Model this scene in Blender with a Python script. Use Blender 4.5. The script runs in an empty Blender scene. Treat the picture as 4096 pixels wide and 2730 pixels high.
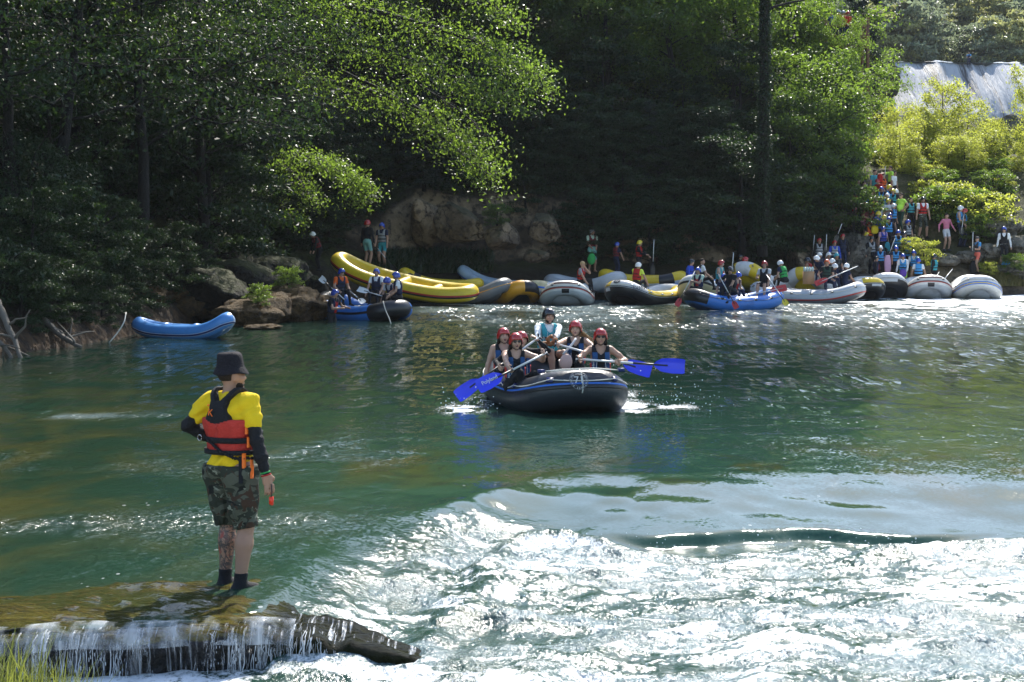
import bpy, math, random
import numpy as np
from mathutils import Vector, Matrix, Euler

# ---------------------------------------------------------------- camera, sky, sun, exposure
S = bpy.context.scene
F, VH, CAMZ = 1707.0, 234.0, 2.7          # focal length and horizon row, in pixels of the 1024 wide picture
cam = bpy.data.objects.new("camera", bpy.data.cameras.new("camera"))
S.collection.objects.link(cam)
cam.location = (0, 0, CAMZ)
cam.rotation_euler = (math.pi / 2, 0, 0)
cam.data.sensor_width = 36
cam.data.lens = F / 1024 * 36
cam.data.shift_y = -(341 - VH) / 1024
cam.data.clip_end = 6000
S.camera = cam

SUN_EL, SUN_AZ = math.radians(45), math.radians(15)       # azimuth to the right of straight ahead
world = bpy.data.worlds.new("World")
S.world = world
world.use_nodes = True
nt = world.node_tree
sky = nt.nodes.new("ShaderNodeTexSky")
sky.sky_type = 'NISHITA'
sky.sun_disc = False
sky.sun_elevation = SUN_EL
sky.sun_rotation = SUN_AZ
sky.dust_density = 0.7
nt.links.new(sky.outputs[0], nt.nodes["Background"].inputs[0])
nt.nodes["Background"].inputs[1].default_value = 0.15
sun = bpy.data.objects.new("sun", bpy.data.lights.new("sun", 'SUN'))
S.collection.objects.link(sun)
sun.data.energy = 4.6
sun.data.angle = math.radians(0.53)
sun.data.color = (1, 0.95, 0.86)
sd = Vector((math.sin(SUN_AZ) * math.cos(SUN_EL), math.cos(SUN_AZ) * math.cos(SUN_EL), math.sin(SUN_EL)))
sun.rotation_euler = sd.to_track_quat('Z', 'Y').to_euler()
sun.location = sd * 60
S.view_settings.view_transform = 'Standard'
S.view_settings.look = 'None'
S.view_settings.exposure = 1.05
S.view_settings.gamma = 1
S.view_settings.use_curve_mapping = False
c = S.cycles
c.max_bounces = 6; c.diffuse_bounces = 2; c.glossy_bounces = 3; c.transmission_bounces = 4; c.transparent_max_bounces = 8
c.volume_bounces = 0
c.caustics_reflective = False; c.caustics_refractive = False
c.use_denoising = True
try:
    c.denoiser = 'OPENIMAGEDENOISE'
except Exception:
    pass
c.sample_clamp_indirect = 4

# ---------------------------------------------------------------- helpers
COL = S.collection
R = math.radians

def P(u, v, d):
    """point at distance d that the photograph shows at pixel (u, v) of 1024 x 682"""
    return np.array(((u - 512) / F * d, d, CAMZ + (VH - v) / F * d))

def onz(u, v, z=0.0):
    return P(u, v, (CAMZ - z) * F / (v - VH))

def thing(name, label, cat, loc=(0, 0, 0), rz=0.0, group=None):
    o = bpy.data.objects.new(name, None)
    o.empty_display_size = .2
    COL.objects.link(o)
    o.location = loc
    o.rotation_euler = (0, 0, rz)
    return tag(o, label, cat, group)

def tag(o, label, cat, group=None):
    o['label'] = label
    o['category'] = cat
    if group:
        o['group'] = group
    return o

def kind(o, k):
    o['kind'] = k
    return o

def fastmesh(name, V, faces, smooth=True, mats=(), mi=None):
    """V: n x 3 ; faces: list of int arrays (m x k)"""
    me = bpy.data.meshes.new(name)
    V = np.asarray(V, dtype=np.float32)
    if isinstance(faces, np.ndarray):
        faces = [faces]
    faces = [np.asarray(f, dtype=np.int32) for f in faces if len(f)]
    me.vertices.add(len(V))
    me.vertices.foreach_set('co', V.ravel())
    loops = np.concatenate([f.ravel() for f in faces])
    tot = np.concatenate([np.full(len(f), f.shape[1], dtype=np.int32) for f in faces])
    start = np.concatenate([[0], np.cumsum(tot)[:-1]]).astype(np.int32)
    me.loops.add(len(loops))
    me.loops.foreach_set('vertex_index', loops)
    me.polygons.add(len(tot))
    me.polygons.foreach_set('loop_start', start)
    me.polygons.foreach_set('loop_total', tot)
    me.polygons.foreach_set('use_smooth', np.full(len(tot), bool(smooth)))
    for m in mats:
        me.materials.append(m)
    if mi is not None:
        me.polygons.foreach_set('material_index', np.asarray(mi, dtype=np.int32))
    me.update()
    me.validate()
    return me

def obj(name, me, parent=None, loc=None, rot=None):
    o = bpy.data.objects.new(name, me)
    COL.objects.link(o)
    if parent is not None:
        o.parent = parent
    if loc is not None:
        o.location = loc
    if rot is not None:
        o.rotation_euler = rot
    return o

class MB:
    """collects pieces of one mesh"""
    def __init__(s):
        s.V, s.Fq, s.Ft, s.n = [], [], [], 0
        s.mq, s.mt = [], []
    def add(s, V, Fc, mi=0):
        V = np.asarray(V, float)
        Fc = np.asarray(Fc, int)
        s.V.append(V)
        (s.Fq if Fc.shape[1] == 4 else s.Ft).append(Fc + s.n)
        (s.mq if Fc.shape[1] == 4 else s.mt).append(np.full(len(Fc), mi) if np.isscalar(mi) else np.asarray(mi))
        s.n += len(V)
        return s
    def mesh(s, name, mats, smooth=True):
        fs, mi = [], []
        if s.Fq:
            fs.append(np.concatenate(s.Fq)); mi.append(np.concatenate(s.mq))
        if s.Ft:
            fs.append(np.concatenate(s.Ft)); mi.append(np.concatenate(s.mt))
        return fastmesh(name, np.concatenate(s.V), fs, smooth, mats, np.concatenate(mi))
    def build(s, name, mats, parent=None, smooth=True):
        if not isinstance(mats, (list, tuple)):
            mats = [mats]
        return obj(name, s.mesh(name, mats, smooth), parent)

def unit(a):
    a = np.asarray(a, float)
    return a / (np.linalg.norm(a) + 1e-12)

def tube(pts, rad, n=8, cap=True):
    pts = np.asarray(pts, float)
    m = len(pts)
    rad = np.broadcast_to(np.asarray(rad, float), (m,))
    T = np.gradient(pts, axis=0)
    T /= np.linalg.norm(T, axis=1)[:, None] + 1e-12
    up = np.array((0, 0, 1.0)) if abs(T[:, 2]).mean() < .8 else np.array((1.0, 0, 0))
    A = np.cross(T, up); A /= np.linalg.norm(A, axis=1)[:, None] + 1e-12
    B = np.cross(T, A)
    th = np.linspace(0, 2 * np.pi, n, endpoint=False)
    V = pts[:, None] + rad[:, None, None] * (np.cos(th)[None, :, None] * A[:, None] + np.sin(th)[None, :, None] * B[:, None])
    V = V.reshape(-1, 3)
    i, j = np.meshgrid(np.arange(m - 1), np.arange(n), indexing='ij')
    a = i * n + j; b = i * n + (j + 1) % n
    Fq = np.stack([a, b, b + n, a + n], -1).reshape(-1, 4)
    if cap:
        V = np.concatenate([V, pts[:1], pts[-1:]])
        k = np.arange(n); k2 = (k + 1) % n
        c0 = np.stack([np.full(n, m * n), k2, k, np.full(n, m * n)], -1)
        c1 = np.stack([np.full(n, m * n + 1), (m - 1) * n + k, (m - 1) * n + k2, np.full(n, m * n + 1)], -1)
        return V, Fq, np.concatenate([c0[:, :3], c1[:, :3]])
    return V, Fq, np.zeros((0, 3), int)

def addtube(mb, pts, rad, n=8, mi=0):
    V, q, t = tube(pts, rad, n)
    mb.V.append(V)
    mb.Fq.append(q + mb.n); mb.mq.append(np.full(len(q), mi))
    if len(t):
        mb.Ft.append(t + mb.n); mb.mt.append(np.full(len(t), mi))
    mb.n += len(V)

def addbox(mb, c, s, Rm=None, mi=0):
    c = np.asarray(c, float); s = np.asarray(s, float) / 2
    V = np.array([(x, y, z) for x in (-1, 1) for y in (-1, 1) for z in (-1, 1)], float) * s
    if Rm is not None:
        V = V @ np.asarray(Rm).T
    q = np.array([(0, 1, 3, 2), (4, 6, 7, 5), (0, 4, 5, 1), (2, 3, 7, 6), (0, 2, 6, 4), (1, 5, 7, 3)])
    mb.add(V + c, q, mi)

def grid_faces(nr, nc, closed_c=False):
    i, j = np.meshgrid(np.arange(nr - 1), np.arange(nc if closed_c else nc - 1), indexing='ij')
    j2 = (j + 1) % nc
    return np.stack([i * nc + j, i * nc + j2, (i + 1) * nc + j2, (i + 1) * nc + j], -1).reshape(-1, 4)

def spline(pts, n):
    """smooth curve through control points"""
    pts = np.asarray(pts, float)
    t = np.arange(len(pts))
    tt = np.linspace(0, len(pts) - 1, n)
    out = np.zeros((n, pts.shape[1]))
    P0 = np.concatenate([[2 * pts[0] - pts[1]], pts, [2 * pts[-1] - pts[-2]]])
    for k, x in enumerate(tt):
        i = min(int(x), len(pts) - 2); f = x - i
        a, b, c_, d = P0[i], P0[i + 1], P0[i + 2], P0[i + 3]
        out[k] = .5 * ((2 * b) + (-a + c_) * f + (2 * a - 5 * b + 4 * c_ - d) * f * f + (-a + 3 * b - 3 * c_ + d) * f ** 3)
    return out

# value noise -------------------------------------------------------------
_rs = np.random.RandomState(7)
_perm = _rs.rand(256, 256).astype(np.float32)
_perm3 = _rs.rand(64, 64, 64).astype(np.float32)

def vn2(x, y):
    xi = np.floor(x).astype(int); yi = np.floor(y).astype(int)
    fx = x - xi; fy = y - yi
    fx = fx * fx * fx * (fx * (fx * 6 - 15) + 10); fy = fy * fy * fy * (fy * (fy * 6 - 15) + 10)
    g = lambda a, b: _perm[a % 256, b % 256]
    return ((g(xi, yi) * (1 - fx) + g(xi + 1, yi) * fx) * (1 - fy) + (g(xi, yi + 1) * (1 - fx) + g(xi + 1, yi + 1) * fx) * fy) * 2 - 1

def fbm2(x, y, o=4, g=.5):
    a, s, t = 1.0, 0.0, 0.0
    for k in range(o):
        s = s + a * vn2(x * 2 ** k + 17.3 * k, y * 2 ** k + 5.1 * k); t += a; a *= g
    return s / t

def vn3(p):
    i = np.floor(p).astype(int); f = p - i
    f = f * f * (3 - 2 * f)
    r = 0
    for dx in (0, 1):
        for dy in (0, 1):
            for dz in (0, 1):
                w = (f[..., 0] if dx else 1 - f[..., 0]) * (f[..., 1] if dy else 1 - f[..., 1]) * (f[..., 2] if dz else 1 - f[..., 2])
                r = r + w * _perm3[(i[..., 0] + dx) % 64, (i[..., 1] + dy) % 64, (i[..., 2] + dz) % 64]
    return r * 2 - 1

def fbm3(p, o=4, g=.5):
    a, s, t = 1.0, 0.0, 0.0
    for k in range(o):
        s = s + a * vn3(p * 2 ** k + 11.7 * k); t += a; a *= g
    return s / t

def sstep(a, b, x):
    t = np.clip((x - a) / (b - a), 0, 1)
    return t * t * (3 - 2 * t)

# ---------------------------------------------------------------- materials
_mats = {}

class N:
    """small node builder"""
    def __init__(s, m):
        m.use_nodes = True
        s.t = m.node_tree
        s.p = s.t.nodes.get("Principled BSDF")
        s.out = s.t.nodes.get("Material Output")
    def n(s, typ, **kw):
        nd = s.t.nodes.new(typ)
        for k, v in kw.items():
            setattr(nd, k, v)
        return nd
    def l(s, a, b):
        s.t.links.new(a, b)
    def val(s, sock, v):
        if hasattr(v, 'is_linked') or isinstance(v, bpy.types.NodeSocket):
            s.l(v, sock)
        else:
            sock.default_value = v
    def noise(s, scale, detail=3, rough=.55, vec=None, dist=0):
        nd = s.n("ShaderNodeTexNoise")
        nd.inputs['Scale'].default_value = scale
        nd.inputs['Detail'].default_value = detail
        nd.inputs['Roughness'].default_value = rough
        nd.inputs['Distortion'].default_value = dist
        if vec is not None:
            s.l(vec, nd.inputs['Vector'])
        return nd
    def mix(s, f, a, b, blend='MIX'):
        nd = s.n("ShaderNodeMix", data_type='RGBA', blend_type=blend)
        s.val(nd.inputs[0], f)
        for sock, v in ((nd.inputs[6], a), (nd.inputs[7], b)):
            if isinstance(v, bpy.types.NodeSocket):
                s.l(v, sock)
            else:
                sock.default_value = (*v[:3], 1)
        return nd.outputs[2]
    def math(s, op, a, b=0.0, clamp=False):
        nd = s.n("ShaderNodeMath", operation=op, use_clamp=clamp)
        s.val(nd.inputs[0], a); s.val(nd.inputs[1], b)
        return nd.outputs[0]
    def ramp(s, f, a, b):
        nd = s.n("ShaderNodeMapRange", interpolation_type='SMOOTHSTEP')
        s.val(nd.inputs['Value'], f)
        nd.inputs['From Min'].default_value = a
        nd.inputs['From Max'].default_value = b
        return nd.outputs[0]
    def coord(s, which='Object'):
        return s.n("ShaderNodeTexCoord").outputs[which]
    def bump(s, h, dist, strength=1.0, normal=None):
        nd = s.n("ShaderNodeBump")
        s.val(nd.inputs['Distance'], dist)
        s.val(nd.inputs['Strength'], strength)
        s.l(h, nd.inputs['Height'])
        if normal is not None:
            s.l(normal, nd.inputs['Normal'])
        return nd.outputs[0]

def mat(name, col, rough=.5, var=.18, scale=9, bump=0.0, bscale=30, coat=0.0, metal=0.0, spec=.5, dirt=None):
    if name in _mats:
        return _mats[name]
    m = bpy.data.materials.new(name)
    k = N(m)
    co = k.coord()
    nz = k.noise(scale, 4, .6, co)
    a = tuple(max(0, x * (1 - var)) for x in col); b = tuple(min(1, x * (1 + var)) for x in col)
    cc = k.mix(nz.outputs[0], a, b)
    if dirt:
        n2 = k.noise(scale * .6, 5, .65, co)
        cc = k.mix(k.math('MULTIPLY', k.ramp(n2.outputs[0], .5, .72), .6), cc, dirt)
    k.l(cc, k.p.inputs['Base Color'])
    k.p.inputs['Roughness'].default_value = rough
    k.p.inputs['Metallic'].default_value = metal
    k.p.inputs['Specular IOR Level'].default_value = spec
    k.p.inputs['Coat Weight'].default_value = coat
    k.p.inputs['Coat Roughness'].default_value = .15
    if bump:
        n3 = k.noise(bscale, 3, .6, co)
        k.l(k.bump(n3.outputs[0], bump), k.p.inputs['Normal'])
    _mats[name] = m
    return m

def leafmat(name, c1, c2, trans=.45, tcol=None, rough=.42, spec=.5):
    m = bpy.data.materials.new(name)
    k = N(m)
    g = k.n("ShaderNodeNewGeometry")
    co = k.coord()
    big = k.noise(.5, 2, .5, co)
    f = k.math('ADD', k.math('MULTIPLY', g.outputs['Random Per Island'], .7), k.math('MULTIPLY', big.outputs[0], .3))
    cc = k.mix(f, c1, c2)
    k.l(cc, k.p.inputs['Base Color'])
    k.p.inputs['Roughness'].default_value = rough
    k.p.inputs['Specular IOR Level'].default_value = spec
    tr = k.n("ShaderNodeBsdfTranslucent")
    tc = tcol or tuple(min(1, x * 2.2) for x in c2)
    k.l(k.mix(f, tuple(x * .75 for x in tc), tc), tr.inputs[0])
    mx = k.n("ShaderNodeMixShader")
    mx.inputs[0].default_value = trans
    k.l(k.p.outputs[0], mx.inputs[1]); k.l(tr.outputs[0], mx.inputs[2])
    k.l(mx.outputs[0], k.out.inputs[0])
    return m

def rockmat(name, c1, c2, moss=(.03, .04, .008), mossamt=.5, wet=0.0, scale=1.2):
    """limestone with lichen patches and moss on upward faces"""
    m = bpy.data.materials.new(name)
    k = N(m)
    co = k.n("ShaderNodeNewGeometry")
    pos = co.outputs['Position']
    n1 = k.noise(scale, 6, .65, pos)
    n2 = k.noise(scale * 4.5, 5, .6, pos)
    n3 = k.noise(scale * 14, 4, .6, pos)
    cc = k.mix(k.ramp(n1.outputs[0], .35, .68), c1, c2)
    cc = k.mix(k.math('MULTIPLY', k.ramp(n2.outputs[0], .5, .66), .75), cc, tuple(x * .35 for x in c1))
    vc = k.n('ShaderNodeTexVoronoi', feature='DISTANCE_TO_EDGE'); vc.inputs['Scale'].default_value = scale * 1.3
    wv = k.n('ShaderNodeVectorMath', operation='ADD'); k.l(pos, wv.inputs[0]); wn = k.noise(scale * 3.5, 6, .7, pos); k.l(wn.outputs['Color'], wv.inputs[1]); k.l(wv.outputs[0], vc.inputs['Vector'])
    crack = k.ramp(vc.outputs['Distance'], .0, .035)
    cc = k.mix(k.math('MAXIMUM', crack, .35), tuple(x * .15 for x in c1), cc)
    sep = k.n("ShaderNodeSeparateXYZ")
    k.l(co.outputs['Normal'], sep.inputs[0])
    up = k.ramp(k.math('ADD', sep.outputs[2], k.math('MULTIPLY', k.math('SUBTRACT', n2.outputs[0], .5), 1.2)), .35, .85)
    cc = k.mix(k.math('MULTIPLY', up, mossamt), cc, k.mix(n3.outputs[0], tuple(x * .6 for x in moss), tuple(x * 1.5 for x in moss)))
    k.l(cc, k.p.inputs['Base Color'])
    k.p.inputs['Roughness'].default_value = .85 if not wet else .55
    k.p.inputs['Specular IOR Level'].default_value = .3
    k.p.inputs['Coat Weight'].default_value = wet
    k.p.inputs['Coat Roughness'].default_value = .12
    h = k.math('ADD', k.math('ADD', n2.outputs[0], k.math('MULTIPLY', n3.outputs[0], .35)), k.math('MULTIPLY', crack, .5))
    k.l(k.bump(h, .2), k.p.inputs['Normal'])
    return m
# ---------------------------------------------------------------- setting: ground, water, banks, hills
BX = np.array([-80, -30, -14, -11.2, -10.3, -9.9, -9.3, -8.6, -7.6, -5.6, -3.7, 1, 6, 10, 15, 21, 24, 30, 60, 200.])
BY = np.array([-20, 20, 33, 38, 43.0, 49.0, 54.0, 61, 66, 68, 69.0, 70, 71, 72.5, 74.6, 75.6, 75.5, 76, 80, 90.])

def yb(x):
    return np.interp(x, BX, BY)

def profile(x, t):
    """height of the bank t metres behind the waterline"""
    sh = sstep(-1.5, .4, t)
    base = -1.2 + 1.35 * sh
    t = np.maximum(t, 0)
    left = .62 * t
    left = np.where(t > 12, .62 * 12 + .45 * (t - 12), left)
    mid = .42 * np.minimum(t, 3.0) + 3.2 * sstep(3.0, 4.6, t) + .52 * np.maximum(t - 4.6, 0)
    right = .62 * np.minimum(t, 9) + .12 * np.maximum(t - 9, 0)
    wl = 1 - sstep(-7, -3.5, x)
    wr = sstep(12.0, 15.5, x)
    wm = 1 - wl - wr
    return base + left * wl + mid * wm + right * wr

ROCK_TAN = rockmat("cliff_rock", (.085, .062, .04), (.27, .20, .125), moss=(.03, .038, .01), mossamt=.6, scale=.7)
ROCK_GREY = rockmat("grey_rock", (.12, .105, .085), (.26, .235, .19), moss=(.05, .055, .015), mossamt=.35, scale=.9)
ROCK_MOSS = rockmat("mossy_rock", (.012, .010, .006), (.034, .026, .015), moss=(.03, .034, .005), mossamt=.95, scale=1.1)  # mossy rock, darkened further so its colour carries tree shade
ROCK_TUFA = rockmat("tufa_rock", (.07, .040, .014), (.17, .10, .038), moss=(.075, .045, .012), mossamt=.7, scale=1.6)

def build_bank():
    xs = np.concatenate([np.arange(-34, -16, .6), np.arange(-16, 26, .24), np.arange(26, 60, 1.0)])
    ts = np.concatenate([np.arange(-2.5, 0, .3), np.arange(0, 6, .17), np.arange(6, 14, .4), np.arange(14, 60, 1.2)])
    X, T = np.meshgrid(xs, ts, indexing='ij')
    slope = np.gradient(yb(xs), xs)[:, None]
    cs = 1 / np.sqrt(1 + slope ** 2)
    Z = profile(X, T)
    p = np.stack([X, yb(X) + T, Z], -1)
    # slanting bank on the left: walk square to the waterline there
    nx = -slope * cs; ny = cs
    Xp = X + np.clip(nx * T, -8, 8) * (1 - sstep(-8, -4, X)) * .8
    Yp = yb(X) + T * np.where(X < -3, np.maximum(ny, .45), 1)
    p = np.stack([Xp, Yp, Z], -1)
    n1 = fbm3(p * .45, 4); n2 = fbm3(p * 1.6 + 40, 4); n3 = np.abs(fbm3(p * .9 + 9, 3))
    amp = sstep(-.6, 1.2, T)
    wr = sstep(12, 15.5, X)
    cl = sstep(2.2, 3.4, T) * (1 - sstep(4.8, 7, T)) * (1 - wr) * sstep(-6, -3, X)
    p[..., 2] += amp * (.28 * n1 + .16 * n2) + .0 * cl
    p[..., 1] += amp * .2 * n2 - cl * (.5 * n1 + .9 * n3 - .3) 
    p[..., 2] += (1 - sstep(-8, -3, X)) * amp * (.5 * n3)
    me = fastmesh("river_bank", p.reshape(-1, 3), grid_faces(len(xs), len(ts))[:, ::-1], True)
    # bank material: rock low down, dark leaf litter and earth higher up
    m = bpy.data.materials.new("bank_earth_and_rock")
    k = N(m)
    g = k.n("ShaderNodeNewGeometry")
    pos = g.outputs['Position']
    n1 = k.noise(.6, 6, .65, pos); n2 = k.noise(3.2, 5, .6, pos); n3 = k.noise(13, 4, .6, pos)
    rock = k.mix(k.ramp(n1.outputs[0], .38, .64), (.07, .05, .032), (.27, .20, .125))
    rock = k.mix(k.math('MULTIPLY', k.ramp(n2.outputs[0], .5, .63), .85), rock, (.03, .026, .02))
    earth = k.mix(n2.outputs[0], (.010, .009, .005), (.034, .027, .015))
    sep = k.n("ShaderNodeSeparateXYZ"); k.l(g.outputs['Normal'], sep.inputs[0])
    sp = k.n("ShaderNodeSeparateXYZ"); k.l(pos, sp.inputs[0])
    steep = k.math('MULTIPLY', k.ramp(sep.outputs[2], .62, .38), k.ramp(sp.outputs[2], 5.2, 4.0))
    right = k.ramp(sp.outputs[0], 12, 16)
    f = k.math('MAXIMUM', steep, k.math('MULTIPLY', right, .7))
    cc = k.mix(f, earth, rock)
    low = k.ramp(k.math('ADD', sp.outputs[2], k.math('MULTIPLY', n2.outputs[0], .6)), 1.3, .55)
    tufa = k.mix(k.ramp(n2.outputs[0], .35, .65), (.014, .009, .005), (.065, .036, .015))  # brown shore tufa, darkened further: tree shade put into its colour
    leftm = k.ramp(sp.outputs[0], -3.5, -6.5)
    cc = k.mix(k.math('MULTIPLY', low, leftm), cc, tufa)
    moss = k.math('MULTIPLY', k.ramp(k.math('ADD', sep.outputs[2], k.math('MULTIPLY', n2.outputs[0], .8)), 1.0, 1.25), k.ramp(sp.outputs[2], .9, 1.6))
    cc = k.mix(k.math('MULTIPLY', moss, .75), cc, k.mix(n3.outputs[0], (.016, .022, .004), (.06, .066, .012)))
    k.l(cc, k.p.inputs['Base Color'])
    k.p.inputs['Roughness'].default_value = .88
    k.p.inputs['Specular IOR Level'].default_value = .25
    k.l(k.bump(k.math('ADD', n2.outputs[0], k.math('MULTIPLY', n3.outputs[0], .4)), .14), k.p.inputs['Normal'])
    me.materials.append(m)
    return kind(obj("river_bank", me), 'structure'), p

bank, bankp = build_bank()
from mathutils.bvhtree import BVHTree
_bv = BVHTree.FromPolygons([Vector(v) for v in bankp.reshape(-1, 3)], grid_faces(bankp.shape[0], bankp.shape[1]).tolist())

def ground(x, y):
    h = _bv.ray_cast(Vector((x, y, 60)), Vector((0, 0, -1)))
    return h[0].z if h[0] is not None else 0.0

def hit(u, v, near=30):
    """where the sight line through (u, v) meets the bank"""
    o = np.array((0, 0, CAMZ)); d = P(u, v, 1.0) - o
    h = _bv.ray_cast(Vector(o), Vector(d))
    return np.array(h[0]) if h[0] is not None else P(u, v, 78)

# wide ground under everything
GROUND = mat("ground_earth", (.05, .045, .028), .95, .3, .5)
mb = MB()
g = 4000
mb.add([(-g, -g, -3), (g, -g, -3), (g, g, -3), (-g, g, -3)], [(0, 1, 2, 3)])
kind(mb.build("ground", GROUND), 'structure')

# ---- the river --------------------------------------------------------
LIP = np.array([(-30, 11.1), (-8, 11.1), (-3.4, 11.5), (-2.2, 11.85), (-1.75, 12.15), (-1.55, 13.0), (-1.25, 14.6), (-.75, 16.6), (-.1, 17.2), (.6, 17.3), (1.6, 17.0), (3, 17.4), (6, 17.0), (12, 16.4), (40, 16.)])
DROP = .30

def lipq(x, y):
    """signed distance to the edge of the drop, positive upstream"""
    best = np.full(x.shape, 1e9); sg = np.ones(x.shape)
    for (x0, y0), (x1, y1) in zip(LIP[:-1], LIP[1:]):
        dx, dy = x1 - x0, y1 - y0
        t = np.clip(((x - x0) * dx + (y - y0) * dy) / (dx * dx + dy * dy), 0, 1)
        d = np.hypot(x - x0 - t * dx, y - y0 - t * dy)
        c_ = (y - y0) * dx - (x - x0) * dy
        m = d < best
        best = np.where(m, d, best); sg = np.where(m, np.sign(c_), sg)
    return best * sg

def water_fields(x, y):
    q = lipq(x, y)
    q = q + .38 * fbm2(x * .8, y * .8, 3) * sstep(-1.6, -.6, x)
    rock = 1 - sstep(-1.85, -1.5, x)                       # where the ledge itself makes the edge
    diag = (1 - rock) * (1 - sstep(-.5, 1.0, x))            # water sliding off the shoulder of the ledge
    openw = 1 - rock
    up_e = rock * .05 + (1 - rock) * (.5 + 1.9 * sstep(-.6, .6, x))
    dn_e = rock * .05 + (1 - rock) * 1.1
    s_ = np.clip((q + dn_e) / (up_e + dn_e), 0, 1)
    down = 1 - s_ * s_ * (3 - 2 * s_)
    h = -DROP * down
    nz = fbm2(x * 1.1, y * .7, 3)
    calm = .010 + .014 * sstep(18, 30, y)
    h = h + (1 - down) * (calm * nz * 1.1 + .006 * fbm2(x * 4, y * 2.6, 2))
    # long smooth undulations along the lip
    h = h + openw * .034 * np.exp(-((q - .5) / 1.3) ** 2) * (np.sin(x * 1.15 + .4 + 1.6 * fbm2(x * .4, y * .35, 2)) + .9 * fbm2(x * .8 + y * .5, y * .9, 2))
    stepw = sstep(.7, 1.5, x) * (1 - sstep(3.8, 5.0, x)) + .6 * sstep(6.5, 7.5, x)
    h = h - stepw * .085 * sstep(-.30, -.50, q) * sstep(-1.5, -.8, q)
    qq = np.maximum(-q - .55, 0)
    tur = sstep(.0, .7, qq) * openw
    tl = np.maximum(tur, diag * sstep(.35, -.5, q))
    wob = x * .45 + fbm2(x * .5 + 3, y * .5, 2) * 2.4
    h = h + tur * .04 * np.sin(qq * 2.7 - .5 + wob) * np.exp(-qq * .1)
    ridge = 1 - np.abs(fbm2(x * .75 + 11, y * .95 + 4, 4, .52)) * 2
    fine = fbm2(x * 5.5 + 8, y * 6.5, 3, .6)
    h = h + tl * (.06 * (ridge - .55) * (tur + .3 * diag) + .034 * fine + .02 * fbm2(x * 2.4 + 5, y * 3.4, 2))
    # curling wave just left of the middle and its twin farther right
    cx = np.exp(-((x - .35) / .95) ** 2); c2 = np.exp(-((x - 4.3) / 1.6) ** 2)
    lin = q + .25 * (x - .35) ** 2 * .3
    h = h + cx * .13 * np.exp(-((lin + .95) / .17) ** 2) + c2 * .10 * np.exp(-((q + 1.1) / .25) ** 2)
    low = (1 - openw) * down
    h = h + low * .025 * fbm2(x * 3, y * 3, 3)
    # foam: lacy crests, foot of the little fall, wakes
    lace = fbm2(x * 2.6 + 2, y * 3.0, 5, .68)
    f = tl * np.clip(.20 + 1.6 * (fbm2(x * 4.5 + 2, y * 6.5, 4, .7) + .35 * (ridge - .6)) + .55 * fbm2(x * .6 + 31, y * 1.0, 2), 0, 1) * .8
    f = np.maximum(f, cx * np.exp(-((lin + 1.15) / .14) ** 2) * sstep(-.3, .3, lace))
    f = np.maximum(f, c2 * np.exp(-((q + 1.3) / .3) ** 2) * sstep(-.3, .3, lace))
    foot = low * (1 - sstep(.0, .9, -q - .3))
    f = np.maximum(f, foot * (.75 + .6 * lace))
    lowl = (1 - sstep(-.5, 2.8, x)) * sstep(12.4, 11.4, y) * (low + openw * down)
    f = np.maximum(f, np.clip(lowl * (.62 + 1.3 * lace), 0, 1))
    for (sx, sy, rx, ry, am) in ((-.75, 26.3, .45, 1.2, .95), (1.85, 26.6, .5, 1.5, .9), (2.5, 26.7, .7, .8, .7), (-.45, 27.9, .5, 1.6, .6), (.5, 25.0, 1.1, .3, .25),
                                 (1.9, 28.6, .6, 1.8, .6), (4.2, 60.6, 2.6, 1.2, .5), (7.4, 60.2, 2.4, .8, .55)):
        b = np.exp(-((x - sx) / rx) ** 2 - ((y - sy) / ry) ** 2)
        f = np.maximum(f, am * b * sstep(-.25, .3, fbm2(x * 5, y * 2.2, 4, .6) + .35 * b))
    rr = sstep(9.5, 15.5, x - .06 * (y - 70)) * sstep(50, 66, y)
    f = np.maximum(f, rr * .85 * sstep(-.25, .3, fbm2(x * 1.4, y * .9, 4, .6) + .2 * rr))
    band = 1.3 * np.exp(-((y - 25.4 - .10 * (x + 6)) / .9) ** 2) * (1 - sstep(-4.5, -2.5, x)) + np.exp(-((y - 21.5 - .25 * x) / 1.6) ** 2) * (1 - sstep(-3, 1.5, x)) + np.exp(-((y - 16.3 - .1 * x) / .7) ** 2) * (1 - sstep(-2.2, -1, x))
    chop = np.clip(.15 + .16 * sstep(22, 46, y) + .55 * sstep(40, 58, y) * sstep(-6.5, -2, x) + .75 * tl + .5 * band * sstep(-.35, .3, fbm2(x * .8, y * 1.2 + 4, 3)), 0, 1)
    chop = chop * (1 - .55 * tl * sstep(.05, .45, fbm2(x * .9 + 3, y * 1.5 + 8, 3)))
    pt = fbm2(x * .35 + 9, y * .16, 3)
    chop = chop * (1 - .5 * (1 - tl) * sstep(.0, .45, pt))
    chop = chop * (1 - .80 * (1 - tl) * openw * (1 - diag) * np.exp(-((q - .6) / 1.3) ** 2))
    return h, np.clip(f, 0, 1), chop

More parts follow.
